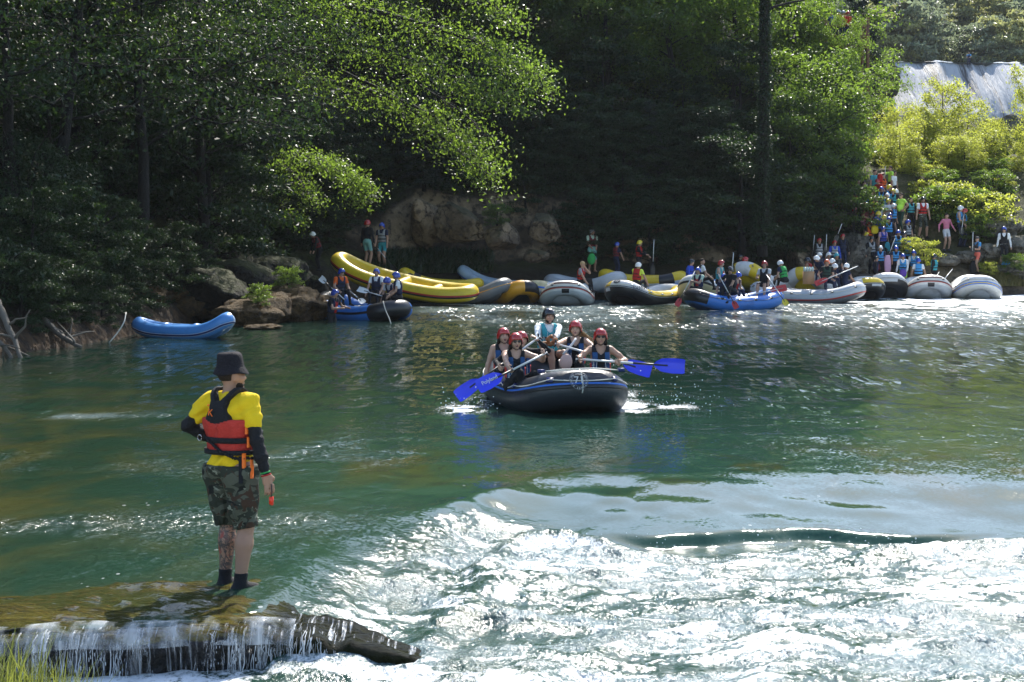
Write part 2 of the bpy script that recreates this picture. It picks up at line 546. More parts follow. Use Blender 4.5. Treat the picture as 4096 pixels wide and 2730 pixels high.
def build_water():
    ys = [5.0]
    while ys[-1] < 96:
        y = ys[-1]
        ys.append(y + (.05 if y < 18.5 else .05 * (y / 18.5) ** 1.75))
    ys = np.array(ys)
    s = np.linspace(-1, 1, 470)
    s = np.sign(s) * (.72 * np.abs(s) + .28 * np.abs(s) ** 3)
    Y, Sx = np.meshgrid(ys, s, indexing='ij')
    X = Sx * (6.5 + .37 * Y)
    h, f, ch = water_fields(X, Y)
    V = np.stack([X, Y, h], -1).reshape(-1, 3)
    me = fastmesh("river_water", V, grid_faces(len(ys), len(s)))
    for nm, arr in (("foam", f), ("chop", ch)):
        a = me.attributes.new(nm, 'FLOAT', 'POINT')
        a.data.foreach_set('value', arr.astype(np.float32).ravel())
    m = bpy.data.materials.new("river_water")
    k = N(m)
    co = k.n("ShaderNodeNewGeometry").outputs['Position']
    fo = k.n("ShaderNodeAttribute", attribute_name="foam").outputs['Fac']
    chp = k.n("ShaderNodeAttribute", attribute_name="chop").outputs['Fac']
    def mapped(sx, sy):
        mp = k.n("ShaderNodeMapping"); mp.inputs['Scale'].default_value = (sx, sy, 1)
        k.l(co, mp.inputs[0]); return mp.outputs[0]
    # river bed showing through the green water where it is shallow (left and near)
    bedn = k.noise(1.0, 5, .6, mapped(.9, .5), .6)
    deep = k.mix(k.noise(.35, 3, .5, mapped(1, .4)).outputs[0], (.004, .014, .010), (.008, .030, .021))
    bed = k.mix(k.ramp(bedn.outputs[0], .36, .68), (.014, .034, .017), (.055, .054, .014))
    sp = k.n("ShaderNodeSeparateXYZ"); k.l(co, sp.inputs[0])
    shal = k.math('MULTIPLY', k.ramp(sp.outputs[0], .5, -6.5), k.ramp(sp.outputs[1], 44, 15))
    shal2 = k.ramp(k.math('ABSOLUTE', k.math('SUBTRACT', sp.outputs[1], 20.0)), 3.2, 0)
    shal = k.math('MAXIMUM', shal, k.math('MULTIPLY', shal2, k.math('MULTIPLY', k.ramp(bedn.outputs[0], .42, .6), .8)))
    near_ = k.mix(k.noise(.5, 3, .5, mapped(1, .4)).outputs[0], (.013, .044, .030), (.022, .066, .046))
    deep = k.mix(k.ramp(sp.outputs[1], 36, 19), deep, near_)  # far water darker: forest reflection and shade put into its colour
    cc = k.mix(shal, deep, bed)
    # tiny foam flecks carried by the current
    vo = k.n("ShaderNodeTexVoronoi"); vo.inputs['Scale'].default_value = 5.5
    k.l(mapped(1, .55), vo.inputs['Vector'])
    fl = k.math('MULTIPLY', k.math('LESS_THAN', vo.outputs['Distance'], .10), k.ramp(k.noise(.5, 3, .5, mapped(1, .4)).outputs[0], .52, .66))
    fn = k.noise(22, 6, .75, mapped(1, .8))
    foam = k.math('ADD', fo, k.math('MULTIPLY', k.math('SUBTRACT', fn.outputs[0], .5), 1.7))
    foam = k.math('MULTIPLY', k.ramp(foam, .38, .85), k.ramp(fo, .02, .25))
    foam = k.math('MAXIMUM', foam, k.math('MULTIPLY', fl, .5))
    cc = k.mix(k.math('MULTIPLY', k.ramp(chp, .6, .95), k.math('MULTIPLY', k.ramp(bedn.outputs[0], .3, .62), .7)), cc, (.20, .27, .29))   # aerated water
    cc = k.mix(foam, cc, (.78, .80, .80))
    k.l(cc, k.p.inputs['Base Color'])
    k.p.inputs['IOR'].default_value = 1.333
    ro = k.n("ShaderNodeMapRange"); k.l(foam, ro.inputs[0]); ro.inputs[3].default_value = .05; ro.inputs[4].default_value = .5
    k.l(k.math('ADD', ro.outputs[0], k.math('MULTIPLY', chp, .16)), k.p.inputs['Roughness'])
    # ripples: smooth wavelets plus small facets that each catch the sun on their own
    r1 = k.noise(2.2, 3, .55, mapped(1, .62), .7)
    r2 = k.noise(9.0, 3, .6, mapped(1, .5), .4)
    hh = k.math('ADD', r1.outputs[0], k.math('MULTIPLY', r2.outputs[0], .22))
    bd = k.math('MULTIPLY', chp, .14)
    nb = k.bump(hh, bd)
    r3 = k.noise(34, 3, .65, mapped(1, .7))
    nb = k.bump(r3.outputs[0], k.math('MULTIPLY', k.math('MULTIPLY', chp, .022), k.ramp(sp.outputs[1], 26, 14)), 1.0, nb)
    def facets(scale, sx, sy):
        v = k.n("ShaderNodeTexVoronoi"); v.inputs['Scale'].default_value = scale
        k.l(mapped(sx, sy), v.inputs['Vector'])
        sub = k.n("ShaderNodeVectorMath", operation='SUBTRACT'); k.l(v.outputs['Color'], sub.inputs[0]); sub.inputs[1].default_value = (.5, .5, .5)
        mu = k.n("ShaderNodeVectorMath", operation='MULTIPLY'); k.l(sub.outputs[0], mu.inputs[0]); mu.inputs[1].default_value = (1, 1, 0)
        return mu.outputs[0]
    near = facets(31, 1, .75); far = facets(11, 1, .12)
    dm = k.n("ShaderNodeMix", data_type='VECTOR'); k.l(k.ramp(sp.outputs[1], 17, 34), dm.inputs[0])
    k.l(near, dm.inputs[4]); k.l(far, dm.inputs[5])
    sc = k.n("ShaderNodeVectorMath", operation='SCALE'); k.l(dm.outputs[1], sc.inputs[0])
    gust = k.noise(.7, 3, .6, mapped(.8, .35))
    k.l(k.math('MULTIPLY', k.math('MULTIPLY', chp, .9), k.math('ADD', k.ramp(gust.outputs[0], .36, .60), k.math('MULTIPLY', k.ramp(chp, .6, .9), .22), True)), sc.inputs['Scale'])
    ad = k.n("ShaderNodeVectorMath", operation='ADD'); k.l(nb, ad.inputs[0]); k.l(sc.outputs[0], ad.inputs[1])
    nn = k.n("ShaderNodeVectorMath", operation='NORMALIZE'); k.l(ad.outputs[0], nn.inputs[0])
    k.l(nn.outputs[0], k.p.inputs['Normal'])
    me.materials.append(m)
    return kind(obj("river_water", me), 'structure')

water = build_water()

# ---- mossy ledge the guide stands on ------------------------------------
def build_ledge():
    xs = np.arange(-9, -.3, .035)
    yl = np.interp(xs, [-9, -3.4, -2.2, -1.6, -1.1, -.7, -.3], [10.9, 11.40, 11.72, 11.85, 11.86, 11.85, 11.95])
    yl = yl + .05 * fbm2(xs * 2.3, xs * 0, 3)
    back = np.interp(xs, [-9, -4.2, -3, -2, -1.72, -1.5, -.9, -.3], [12.6, 12.75, 13.35, 13.75, 13.2, 12.5, 12.15, 12.1])
    top = np.interp(xs, [-9, -2.0, -1.55, -1.05, -.65, -.3], [.035, .03, -.02, -.07, -.15, -.40])
    vs = np.concatenate([np.linspace(0, 1, 40), 1 + np.linspace(0.03, 1, 26)])
    X, Vv = np.meshgrid(xs, vs, indexing='ij')
    YL, BK, TP = yl[:, None], back[:, None], top[:, None]
    a = np.clip(Vv, 0, 1)
    Yt = BK + (YL + .10 - BK) * a
    Zt = TP + .0 * a - .16 * (1 - sstep(0, .22, a)) - .02 * a
    # rounded nose, then the face
    b = np.clip(Vv - 1, 0, 1)
    ang = np.clip(b / .3, 0, 1) * np.pi / 2
    Yf = YL + .10 - .14 * np.sin(ang) + .10 * np.clip((b - .3) / .7, 0, 1)
    Zf = TP - .02 - .10 * (1 - np.cos(ang)) - .55 * np.clip((b - .3) / .7, 0, 1)
    Y = np.where(Vv <= 1, Yt, Yf); Z = np.where(Vv <= 1, Zt, Zf)
    p = np.stack([X, Y, Z], -1)
    n = fbm3(p * np.array((1.6, 2.4, 2.0)), 4); n2 = fbm3(p * np.array((7., 9, 5)) + 20, 3)
    p[..., 2] += np.where(Vv <= 1, .06 * n + .03 * n2 - .01, .02 * n2) + sstep(-1.8, -1.5, X) * (.07 * fbm2(X * 5, Y * 3, 3) - .03)
    p[..., 1] += np.where(Vv > 1, .07 * n + .05 * n2, 0)
    me = fastmesh("rock_ledge", p.reshape(-1, 3), grid_faces(len(xs), len(vs))[:, ::-1])
    m = bpy.data.materials.new("wet_mossy_ledge")
    k = N(m)
    g = k.n("ShaderNodeNewGeometry"); pos = g.outputs['Position']
    mp = k.n("ShaderNodeMapping"); mp.inputs['Scale'].default_value = (1, 2.2, 1.4); k.l(pos, mp.inputs[0])
    n1 = k.noise(2.6, 6, .68, mp.outputs[0], .5); n2 = k.noise(11, 5, .65, mp.outputs[0]); n3 = k.noise(.9, 3, .5, pos)
    cc = k.mix(k.ramp(n1.outputs[0], .34, .62), (.014, .013, .003), (.105, .088, .012))
    cc = k.mix(k.ramp(n3.outputs[0], .42, .62), cc, k.mix(n2.outputs[0], (.016, .022, .003), (.065, .075, .010)))
    cc = k.mix(k.math('MULTIPLY', k.ramp(n2.outputs[0], .52, .66), .7), cc, (.095, .055, .010))
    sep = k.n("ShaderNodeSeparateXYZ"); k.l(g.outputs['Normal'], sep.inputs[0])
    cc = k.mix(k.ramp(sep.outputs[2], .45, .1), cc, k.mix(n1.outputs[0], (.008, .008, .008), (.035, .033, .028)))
    sx_ = k.n('ShaderNodeSeparateXYZ'); k.l(pos, sx_.inputs[0])
    cc = k.mix(k.ramp(sx_.outputs[0], -1.85, -1.6), cc, k.mix(n2.outputs[0], (.004, .005, .002), (.022, .024, .006)))
    k.l(cc, k.p.inputs['Base Color'])
    k.p.inputs['Roughness'].default_value = .9
    k.p.inputs['Specular IOR Level'].default_value = .05
    k.l(k.math('MULTIPLY', k.math('ADD', k.math('MULTIPLY', k.ramp(sx_.outputs[0], -1.55, -1.9), .6), .2), 1.0), k.p.inputs['Coat Weight'])
    k.p.inputs['Coat Roughness'].default_value = .04
    k.p.inputs['Coat IOR'].default_value = 1.33
    k.l(k.bump(k.math('ADD', n1.outputs[0], n2.outputs[0]), .07), k.p.inputs['Normal'])
    cb = k.noise(5, 3, .55, mp.outputs[0])
    cn = k.n('ShaderNodeVectorMath', operation='NORMALIZE'); ca = k.n('ShaderNodeVectorMath', operation='ADD'); k.l(g.outputs['Normal'], ca.inputs[0]); ca.inputs[1].default_value = (0, -.02, 1.6); k.l(ca.outputs[0], cn.inputs[0]); k.l(k.bump(cb.outputs[0], .012, 1.0, cn.outputs[0]), k.p.inputs['Coat Normal'])
    me.materials.append(m)
    return kind(obj("rock_ledge", me), 'structure'), xs, yl, top, p

ledge, lx, lyl, ltop, lp = build_ledge()

def water_sheet_mat(name, fac, rough=.1, col=(.82, .86, .88), streak=False):
    m = bpy.data.materials.new(name)
    k = N(m)
    k.p.inputs['Base Color'].default_value = (*col, 1)
    k.p.inputs['Roughness'].default_value = rough
    k.p.inputs['IOR'].default_value = 1.33
    tr = k.n("ShaderNodeBsdfTransparent")
    mx = k.n("ShaderNodeMixShader")
    pos = k.n("ShaderNodeNewGeometry").outputs['Position']
    mp = k.n("ShaderNodeMapping"); mp.inputs['Scale'].default_value = (16, 1, .9) if streak else (3.2, 1.4, 1.4); k.l(pos, mp.inputs[0])
    n1 = k.noise(2.2 if streak else 1.6, 4, .6, mp.outputs[0])
    k.l(k.math('MULTIPLY', k.ramp(n1.outputs[0], .50 if streak else .38, .74 if streak else .66), fac), mx.inputs[0])
    k.l(tr.outputs[0], mx.inputs[1]); k.l(k.p.outputs[0], mx.inputs[2])
    k.l(mx.outputs[0], k.out.inputs[0])
    k.l(k.bump(n1.outputs[0], .03), k.p.inputs['Normal'])
    return m

SHEET = water_sheet_mat("lip_water", .42)
THREAD = water_sheet_mat("falling_water_threads", .62, .15)
# glassy sheet curling over the lip
xs = lx[(lx > -8) & (lx < -1.5)]
yl = np.interp(xs, lx, lyl); tp = np.interp(xs, lx, ltop)
prof = [(.10, .024), (.05, .022), (.0, .0), (-.04, -.04), (-.065, -.085), (-.075, -.13)]
V = np.array([[(x, y + a + .01 * math.sin(x * 5), z + b + .008 * math.sin(x * 3.7)) for a, b in prof] for x, y, z in zip(xs, yl, tp)])
V[..., 1] += .035 * fbm3(V * np.array((2.2, 1, 1)), 3); V[..., 2] += .02 * fbm3(V * np.array((3., 1, 1)) + 9, 3)
sheet = obj("lip_water_sheet", fastmesh("lip_water_sheet", V.reshape(-1, 3), grid_faces(len(xs), len(prof))[:, ::-1], True, [SHEET]))
kind(sheet, 'stuff')
# thin veil running down the dark face
ci = np.where((lx > -8) & (lx < -1.50))[0]
Vv_ = lp[ci][:, 40:62].copy(); Vv_[..., 1] -= .016
kind(obj("water_veil", fastmesh("water_veil", Vv_.reshape(-1, 3), grid_faces(len(ci), Vv_.shape[1])[:, ::-1], True, [water_sheet_mat("water_veil", .42, .2, streak=True)])), 'stuff')
# broken water sliding over the shoulder of the ledge
ci = np.where((lx > -1.64) & (lx < -.55))[0]
Vs_ = lp[ci][:, 14:43].copy()
Vs_[..., 2] += .012 + .014 * np.abs(fbm3(Vs_ * 5, 3)) ; Vs_[..., 1] -= .012
Vs_ += .012 * np.stack([fbm3(Vs_ * 22 + o_, 2) for o_ in (0, 30, 60)], -1)
kind(obj("shoulder_water", fastmesh("shoulder_water", Vs_.reshape(-1, 3), grid_faces(len(ci), Vs_.shape[1])[:, ::-1], True, [water_sheet_mat("shoulder_water", .72, .18, streak=True)])), 'stuff')
# threads of falling water
rng = np.random.RandomState(3)
mb = MB()
x = -8.0
while x < -1.2:
    x += rng.exponential(.0075) * (1.0 if x > -3.2 else 1.3)
    gap = vn2(np.array([x * 3.1]), np.array([2.0]))[0]
    if gap < -.75 or x > -1.45 + .3 * rng.rand():
        continue
    ic = int(np.clip(np.searchsorted(lx, x), 0, len(lx) - 1)); fy = lp[ic, 38:, 1]; fz = lp[ic, 38:, 2]
    z0 = ltop[ic] - .015 - .22 * rng.rand() ** 2.2
    L_ = .05 + .36 * rng.rand() ** .8
    n = 9
    zz = np.linspace(0, 1, n)
    pts = np.stack([x + .006 * rng.randn(n).cumsum(), np.minimum.accumulate(np.interp(-(z0 - L_ * zz), -fz, fy)) - .012 - .012 * zz + .002 * rng.randn(n), z0 - L_ * zz], -1)
    addtube(mb, pts, (.0009 + .0032 * rng.rand() ** 3) * (1 + .5 * rng.randn(n) * .4), 4)
    if rng.rand() < .6:
        for q in range(3):
            c0 = pts[-1] + rng.randn(3) * (.02, .015, .03)
            addtube(mb, [c0, c0 - (0, 0, .012 + .02 * rng.rand())], .003, 4)
kind(mb.build("falling_water", THREAD), 'stuff')

# ---- near bank under the photographer ------------------------------------
xs = np.arange(-30, 30.1, .5); ys_ = np.concatenate([np.arange(-40, 3, 2.0), np.arange(3, 9.4, .3)])
X, Y = np.meshgrid(xs, ys_, indexing='ij')
edge = 6.3 + .5 * fbm2(X * .3, Y * 0, 3) + 2.7 * np.exp(-((X + 3.4) / .9) ** 2)
Z = -.9 + (1.85 - .8 * sstep(5, 8, Y)) * sstep(.4, -.8, Y - edge) + .1 * fbm2(X, Y, 3)
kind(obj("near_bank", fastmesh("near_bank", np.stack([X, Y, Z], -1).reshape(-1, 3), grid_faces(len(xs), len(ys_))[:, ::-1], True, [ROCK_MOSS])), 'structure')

# ---- waterfall, terrace above it and the far hills -----------------------
WFY = 190.0
def crest(x):
    return 21.9 - .016 * (x - 40)
xs = np.linspace(36, 100, 150)
prof = np.linspace(0, 1, 46)
X, A = np.meshgrid(xs, prof, indexing='ij')
lean = 1 + .25 * fbm2(X * .12, A * 0 + 3, 3)
Zc = crest(X)
Y = WFY - lean * (1.6 * np.minimum(19 * A, 6.5) + .12 * np.maximum(19 * A - 6.5, 0)) + 1.1 * fbm2(X * .35, A * 2.2, 4) * sstep(0, .15, A) + 1.3 * fbm2(X * .9, A * 1.2, 3) * sstep(0, .1, A)
Z = Zc - 19 * A + .5 * fbm2(X * .8, A * 0, 3) * (1 - A) - .6 * sstep(43, 38, X) * 0
me = fastmesh("waterfall", np.stack([X, Y, Z], -1).reshape(-1, 3), grid_faces(len(xs), len(prof)))
m = bpy.data.materials.new("falling_white_water")
k = N(m)
pos = k.n("ShaderNodeNewGeometry").outputs['Position']
mp = k.n("ShaderNodeMapping"); mp.inputs['Scale'].default_value = (1.1, .07, .07); k.l(pos, mp.inputs[0])
n1 = k.noise(.5, 4, .6, mp.outputs[0]); n2 = k.noise(2.6, 5, .65, mp.outputs[0])
f = k.ramp(k.math('ADD', n1.outputs[0], k.math('MULTIPLY', n2.outputs[0], .7)), .66, .92)
k.l(k.mix(f, (.075, .07, .065), (.85, .87, .90)), k.p.inputs['Base Color'])
k.p.inputs['Roughness'].default_value = .6
k.l(k.bump(n2.outputs[0], .35), k.p.inputs['Normal'])
tr = k.n("ShaderNodeBsdfTranslucent"); tr.inputs[0].default_value = (.8, .83, .86, 1)
mx = k.n("ShaderNodeMixShader"); k.l(k.math('MULTIPLY', f, .5), mx.inputs[0])
k.l(k.p.outputs[0], mx.inputs[1]); k.l(tr.outputs[0], mx.inputs[2]); k.l(mx.outputs[0], k.out.inputs[0])
me.materials.append(m)
kind(obj("waterfall", me), 'structure')
# rushing water on the terrace above the crest
xs = np.linspace(34, 130, 120); ys_ = np.linspace(WFY - .4, WFY + 26, 30)
X, Y = np.meshgrid(xs, ys_, indexing='ij')
Z = crest(X) + .12 * fbm2(X * .9, Y * .9, 3) + .02
kind(obj("upper_river_water", fastmesh("upper_river_water", np.stack([X, Y, Z], -1).reshape(-1, 3), grid_faces(len(xs), len(ys_))[:, ::-1], True,
     [mat("upper_white_water", (.62, .66, .68), .35, .3, .8, .2, 3)])), 'structure')
# dark rock lip left of the fall
def hillz(x, y):
    z = 20.5 + .30 * np.maximum(y - 212, 0) + .00010 * np.maximum(y - 260, 0) ** 2 + 6 * fbm2(x * .012, y * .012, 3)
    return z + .04 * np.abs(x - 70)
xs = np.arange(-160, 420, 9.0); ys_ = np.concatenate([np.arange(205, 520, 9.0), np.arange(520, 640, 20.)])
X, Y = np.meshgrid(xs, ys_, indexing='ij')
Z = hillz(X, Y); Z = np.where(Y < 214, 12 + 0 * Z, Z)
HILL = mat("hill_undergrowth", (.03, .045, .016), .95, .4, .05)
kind(obj("hills", fastmesh("hills", np.stack([X, Y, Z], -1).reshape(-1, 3), grid_faces(len(xs), len(ys_))[:, ::-1], True, [HILL])), 'structure')
# slope between the landing place and the fall
xs = np.arange(14, 130, 2.5); ys_ = np.arange(84, WFY + 2, 3.0)
X, Y = np.meshgrid(xs, ys_, indexing='ij')
ridge_ = 4.4 + .09 * (Y - 84) + 1.2 * fbm2(X * .1, Y * .1, 3) - 5.5 * sstep(29, 40, X - .22 * (Y - 84))
ridge_ = ridge_ + 6.0 * sstep(120, 186, Y) * (1 - sstep(34, 39, X - .03 * (Y - 186)))
Z = ridge_
kind(obj("gorge_slope", fastmesh("gorge_slope", np.stack([X, Y, Z], -1).reshape(-1, 3), grid_faces(len(xs), len(ys_))[:, ::-1], True, [ROCK_GREY])), 'structure')

# ---- boulders -------------------------------------------------------------
def ico(sub):
    import bmesh
    bm = bmesh.new()
    bmesh.ops.create_icosphere(bm, subdivisions=sub, radius=1)
    V = np.array([v.co[:] for v in bm.verts]); Fc = np.array([[v.index for v in f.verts] for f in bm.faces])
    bm.free()
    return V, Fc
IV, IF = ico(4)
IV3, IF3 = ico(3)

def rockmesh(seed, m, flat=.7, rough=1.0, cuts=7, l0=.74):
    V = IV.copy()
    s = seed * 13.7
    d = 1 + rough * (.30 * fbm3(V * 1.1 + s, 3) + .26 * fbm3(V * 2.7 + s, 4) + .12 * fbm3(V * 7 + s, 3))
    # planar breaks
    r = np.random.RandomState(seed)
    V = V * d[:, None]
    for q in range(cuts):
        n = unit(r.randn(3)); lim = l0 + .25 * r.rand()
        e = V @ n - lim
        V = V - np.maximum(e, 0)[:, None] * n * (.8 if cuts < 9 else .93)
    V[:, 2] *= flat
    return fastmesh("boulder", V, IF, True, [m])

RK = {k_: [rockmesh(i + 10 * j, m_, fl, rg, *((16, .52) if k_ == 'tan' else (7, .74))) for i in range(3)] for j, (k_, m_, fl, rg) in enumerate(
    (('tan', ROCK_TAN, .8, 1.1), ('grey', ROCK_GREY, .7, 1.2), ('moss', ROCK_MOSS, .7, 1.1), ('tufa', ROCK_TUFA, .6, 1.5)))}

def boulder(kd, i, loc, s, rz, label, group=None):
    o = obj("boulder", RK[kd][i % 3], None, loc, (0, 0, rz))
    o.scale = s if hasattr(s, '__len__') else (s, s, s)
    return tag(o, label, "boulder", group)
# ---------------------------------------------------------------- trees and plants
BARK = mat("bark", (.014, .011, .008), .9, .4, 6, .05, 25)
BARK_PALE = mat("weathered_wood", (.13, .11, .085), .8, .35, 5, .03, 30)
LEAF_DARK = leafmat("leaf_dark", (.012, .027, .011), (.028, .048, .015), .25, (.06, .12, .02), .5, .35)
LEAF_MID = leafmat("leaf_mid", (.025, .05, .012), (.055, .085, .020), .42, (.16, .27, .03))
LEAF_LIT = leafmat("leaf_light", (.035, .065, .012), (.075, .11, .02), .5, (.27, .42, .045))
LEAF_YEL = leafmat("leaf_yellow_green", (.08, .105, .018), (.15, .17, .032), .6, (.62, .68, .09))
LEAF_FIR = leafmat("needle_dark", (.008, .018, .011), (.018, .034, .017), .08, (.02, .04, .01))
LEAF_FAR = leafmat("leaf_far_hazed", (.10, .13, .09), (.17, .20, .13), .45, (.30, .36, .20))  # paled so the leaf colour itself carries distant haze and light
LEAF_FARY = leafmat("leaf_far_yellow_hazed", (.14, .16, .07), (.24, .25, .11), .45, (.44, .46, .16))  # yellower far leaf, paled for haze in the same way
LEAF_OLIVE = leafmat("leaf_olive", (.045, .055, .013), (.085, .092, .022), .5, (.36, .39, .05))  # olive brightened so upper slope leaves look backlit
LEAF_IVY = leafmat("leaf_ivy", (.014, .030, .012), (.030, .052, .018), .2, (.05, .09, .02), rough=.42, spec=.4)

def leaves_mesh(name, pos, size, rng, m, tilt=.75, hang=None, asp=.62):
    """one small folded leaf per position"""
    n = len(pos)
    az = rng.rand(n) * 2 * np.pi
    t = rng.randn(n) * tilt
    t2 = rng.randn(n) * tilt
    s = size * (.65 + .7 * rng.rand(n))
    ax = np.stack([np.cos(az) * np.cos(t), np.sin(az) * np.cos(t), np.sin(t) - .15], -1)
    ax /= np.linalg.norm(ax, axis=1)[:, None]
    sd_ = np.stack([-np.sin(az) * np.cos(t2), np.cos(az) * np.cos(t2), np.sin(t2)], -1)
    up = np.cross(ax, sd_)
    b = pos - ax * s[:, None] * .5
    tip = pos + ax * s[:, None] * .5
    w = (s * asp * .5)[:, None]
    mid = pos + ax * s[:, None] * -.05
    l = mid + sd_ * w + up * w * .35; r = mid - sd_ * w + up * w * .35
    V = np.stack([b, r, tip, l], 1).reshape(-1, 3)
    i = np.arange(n)[:, None] * 4
    Fc = np.concatenate([i + (0, 1, 2), i + (0, 2, 3)], 0)
    return fastmesh(name, V, Fc, False, [m])

def limb(p0, dir_, L, rise, droop, n, rng, wob=.06):
    t = np.linspace(0, 1, n)
    d = unit(dir_)
    pts = p0 + np.outer(t * L, d)
    pts[:, 2] += L * (rise * t - droop * t ** 2.2)
    w = rng.randn(n, 3).cumsum(0) * wob * L / n
    w -= np.outer(t, w[-1]) * .4
    w[0] = 0
    return pts + w

def grow(seed, H=9, Rr=2.6, base=.2, nl=18, ns=8, nleaf=85, size=.15, m=None, shape='round', spread=.3, trunk=.16, lean=0., flat=.45, clear_tr=1.0):
    rng = np.random.RandomState(seed)
    mb = MB()
    tz = np.linspace(0, 1, 10)
    tr = np.stack([lean * H * tz ** 1.5 + .03 * H * rng.randn(10).cumsum() * .3, .03 * H * rng.randn(10).cumsum() * .3, tz * H * .97], -1)
    tr[:, :2] -= tr[0, :2]
    addtube(mb, tr, trunk * (1 - .9 * tz) + .015 + .05 * np.exp(-tz * 14) * trunk * 8, 8)
    LP = []
    az = rng.rand() * 6.28
    for i in range(nl):
        f = base + (.98 - base) * (i + .5 * rng.rand()) / nl
        az += 2.399 + .3 * rng.randn()
        if shape == 'round':
            pr = math.sin(math.pi * min(.93, .24 + .7 * (f - base) / (1 - base))) ** .7
            rise, droop = .35 + .5 * f, .3
        elif shape == 'cone':
            pr = 1.02 - (f - base) / (1 - base) * .95
            rise, droop = .12, .42
        else:                                      # column
            pr = .55 + .45 * math.sin(math.pi * (f - base) / (1 - base))
            rise, droop = .7, .15
        L = Rr * pr * (.7 + .5 * rng.rand())
        k_ = f * 9
        p0 = tr[int(k_)] * (1 - k_ % 1) + tr[min(9, int(k_) + 1)] * (k_ % 1)
        pts = limb(p0, (math.cos(az), math.sin(az), 0), L, rise, droop, 7, rng, .25)
        addtube(mb, pts, np.linspace(trunk * .36 * (1.1 - f), .012, 7), 5)
        for j in range(ns):
            g = .25 + .75 * (j + rng.rand()) / ns
            q = g * 6
            b0 = pts[int(q)] * (1 - q % 1) + pts[min(6, int(q) + 1)] * (q % 1)
            a2 = az + rng.choice([-1, 1]) * (.5 + .7 * rng.rand())
            L2 = L * (.28 + .3 * rng.rand()) * (1.15 - .5 * g) + .25
            sp = limb(b0, (math.cos(a2), math.sin(a2), 0), L2, .15 + .3 * rng.rand(), .35, 4, rng, .2)
            if size < .3:
                addtube(mb, sp, (.016, .012, .009, .005), 3)
            nn = int(nleaf * (.6 + .8 * rng.rand()))
            tt = rng.rand(nn) ** .8 * 3
            ii = np.minimum(tt.astype(int), 2); ff = (tt - ii)[:, None]
            c0 = sp[ii] * (1 - ff) + sp[ii + 1] * ff
            LP.append(c0 + rng.randn(nn, 3) * spread * np.array((1, 1, flat)) * (.6 + .2 * L2))
    pos = np.concatenate(LP)
    tm = mb.mesh("trunk", [BARK])
    cm = leaves_mesh("crown", pos, size, rng, m or LEAF_MID)
    return tm, cm

def plant_tree(proto, name, label, cat, loc, s=1.0, rz=0.0, group=None, sz=None):
    o = thing(name, label, cat, loc, rz, group)
    o.scale = (s, s, s if sz is None else sz)
    if proto[0] is not None:
        obj("trunk", proto[0], o)
    obj("crown", proto[1], o)
    return o

BROAD = [grow(s, 8.5, 3.0, .12, 20, 8, 85, .18, LEAF_MID, 'round', .34, .16, 0, .75) for s in (1, 2, 3)]
BROAD_D = [(BROAD[i][0], None) for i in range(3)]
BROADL = [grow(s, 8.5, 3.0, .12, 20, 8, 70, .18, (LEAF_LIT, LEAF_OLIVE)[s - 101], 'round', .36, .16, 0, .75) for s in (101, 102)]  # brighter leaf copies of BROAD: backlight put into the leaf colour
DARK = [grow(s, 7.5, 3.0, .05, 20, 8, 75, .20, LEAF_DARK) for s in (4, 5, 6)]
LIGHT = [grow(s, 8.5, 2.6, .06, 24, 8, 75, .16, LEAF_LIT, 'column', .32, .16, 0, .85) for s in (7, 8)]
YEL = [grow(s, 5.0, 1.9, .03, 22, 7, 30, .17, LEAF_YEL, 'column', .30, .08, 0, .85) for s in (9, 10, 11)]
FIR = [grow(s, 13, 2.9, .06, 34, 8, 85, .16, LEAF_FIR, 'cone', .2, .2, 0, .5) for s in (12, 13)]
SHRUB = [grow(s, 1.5, .95, .02, 16, 5, 45, .11, m_, 'round', .16, .04) for s, m_ in ((14, LEAF_YEL), (15, LEAF_LIT), (16, LEAF_MID))]
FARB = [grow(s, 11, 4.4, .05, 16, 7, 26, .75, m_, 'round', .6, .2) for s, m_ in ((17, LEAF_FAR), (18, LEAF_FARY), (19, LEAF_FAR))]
FARP = [grow(s, 15, 2.6, .05, 16, 6, 22, .7, LEAF_FAR, 'column', .5, .2) for s in (20,)]

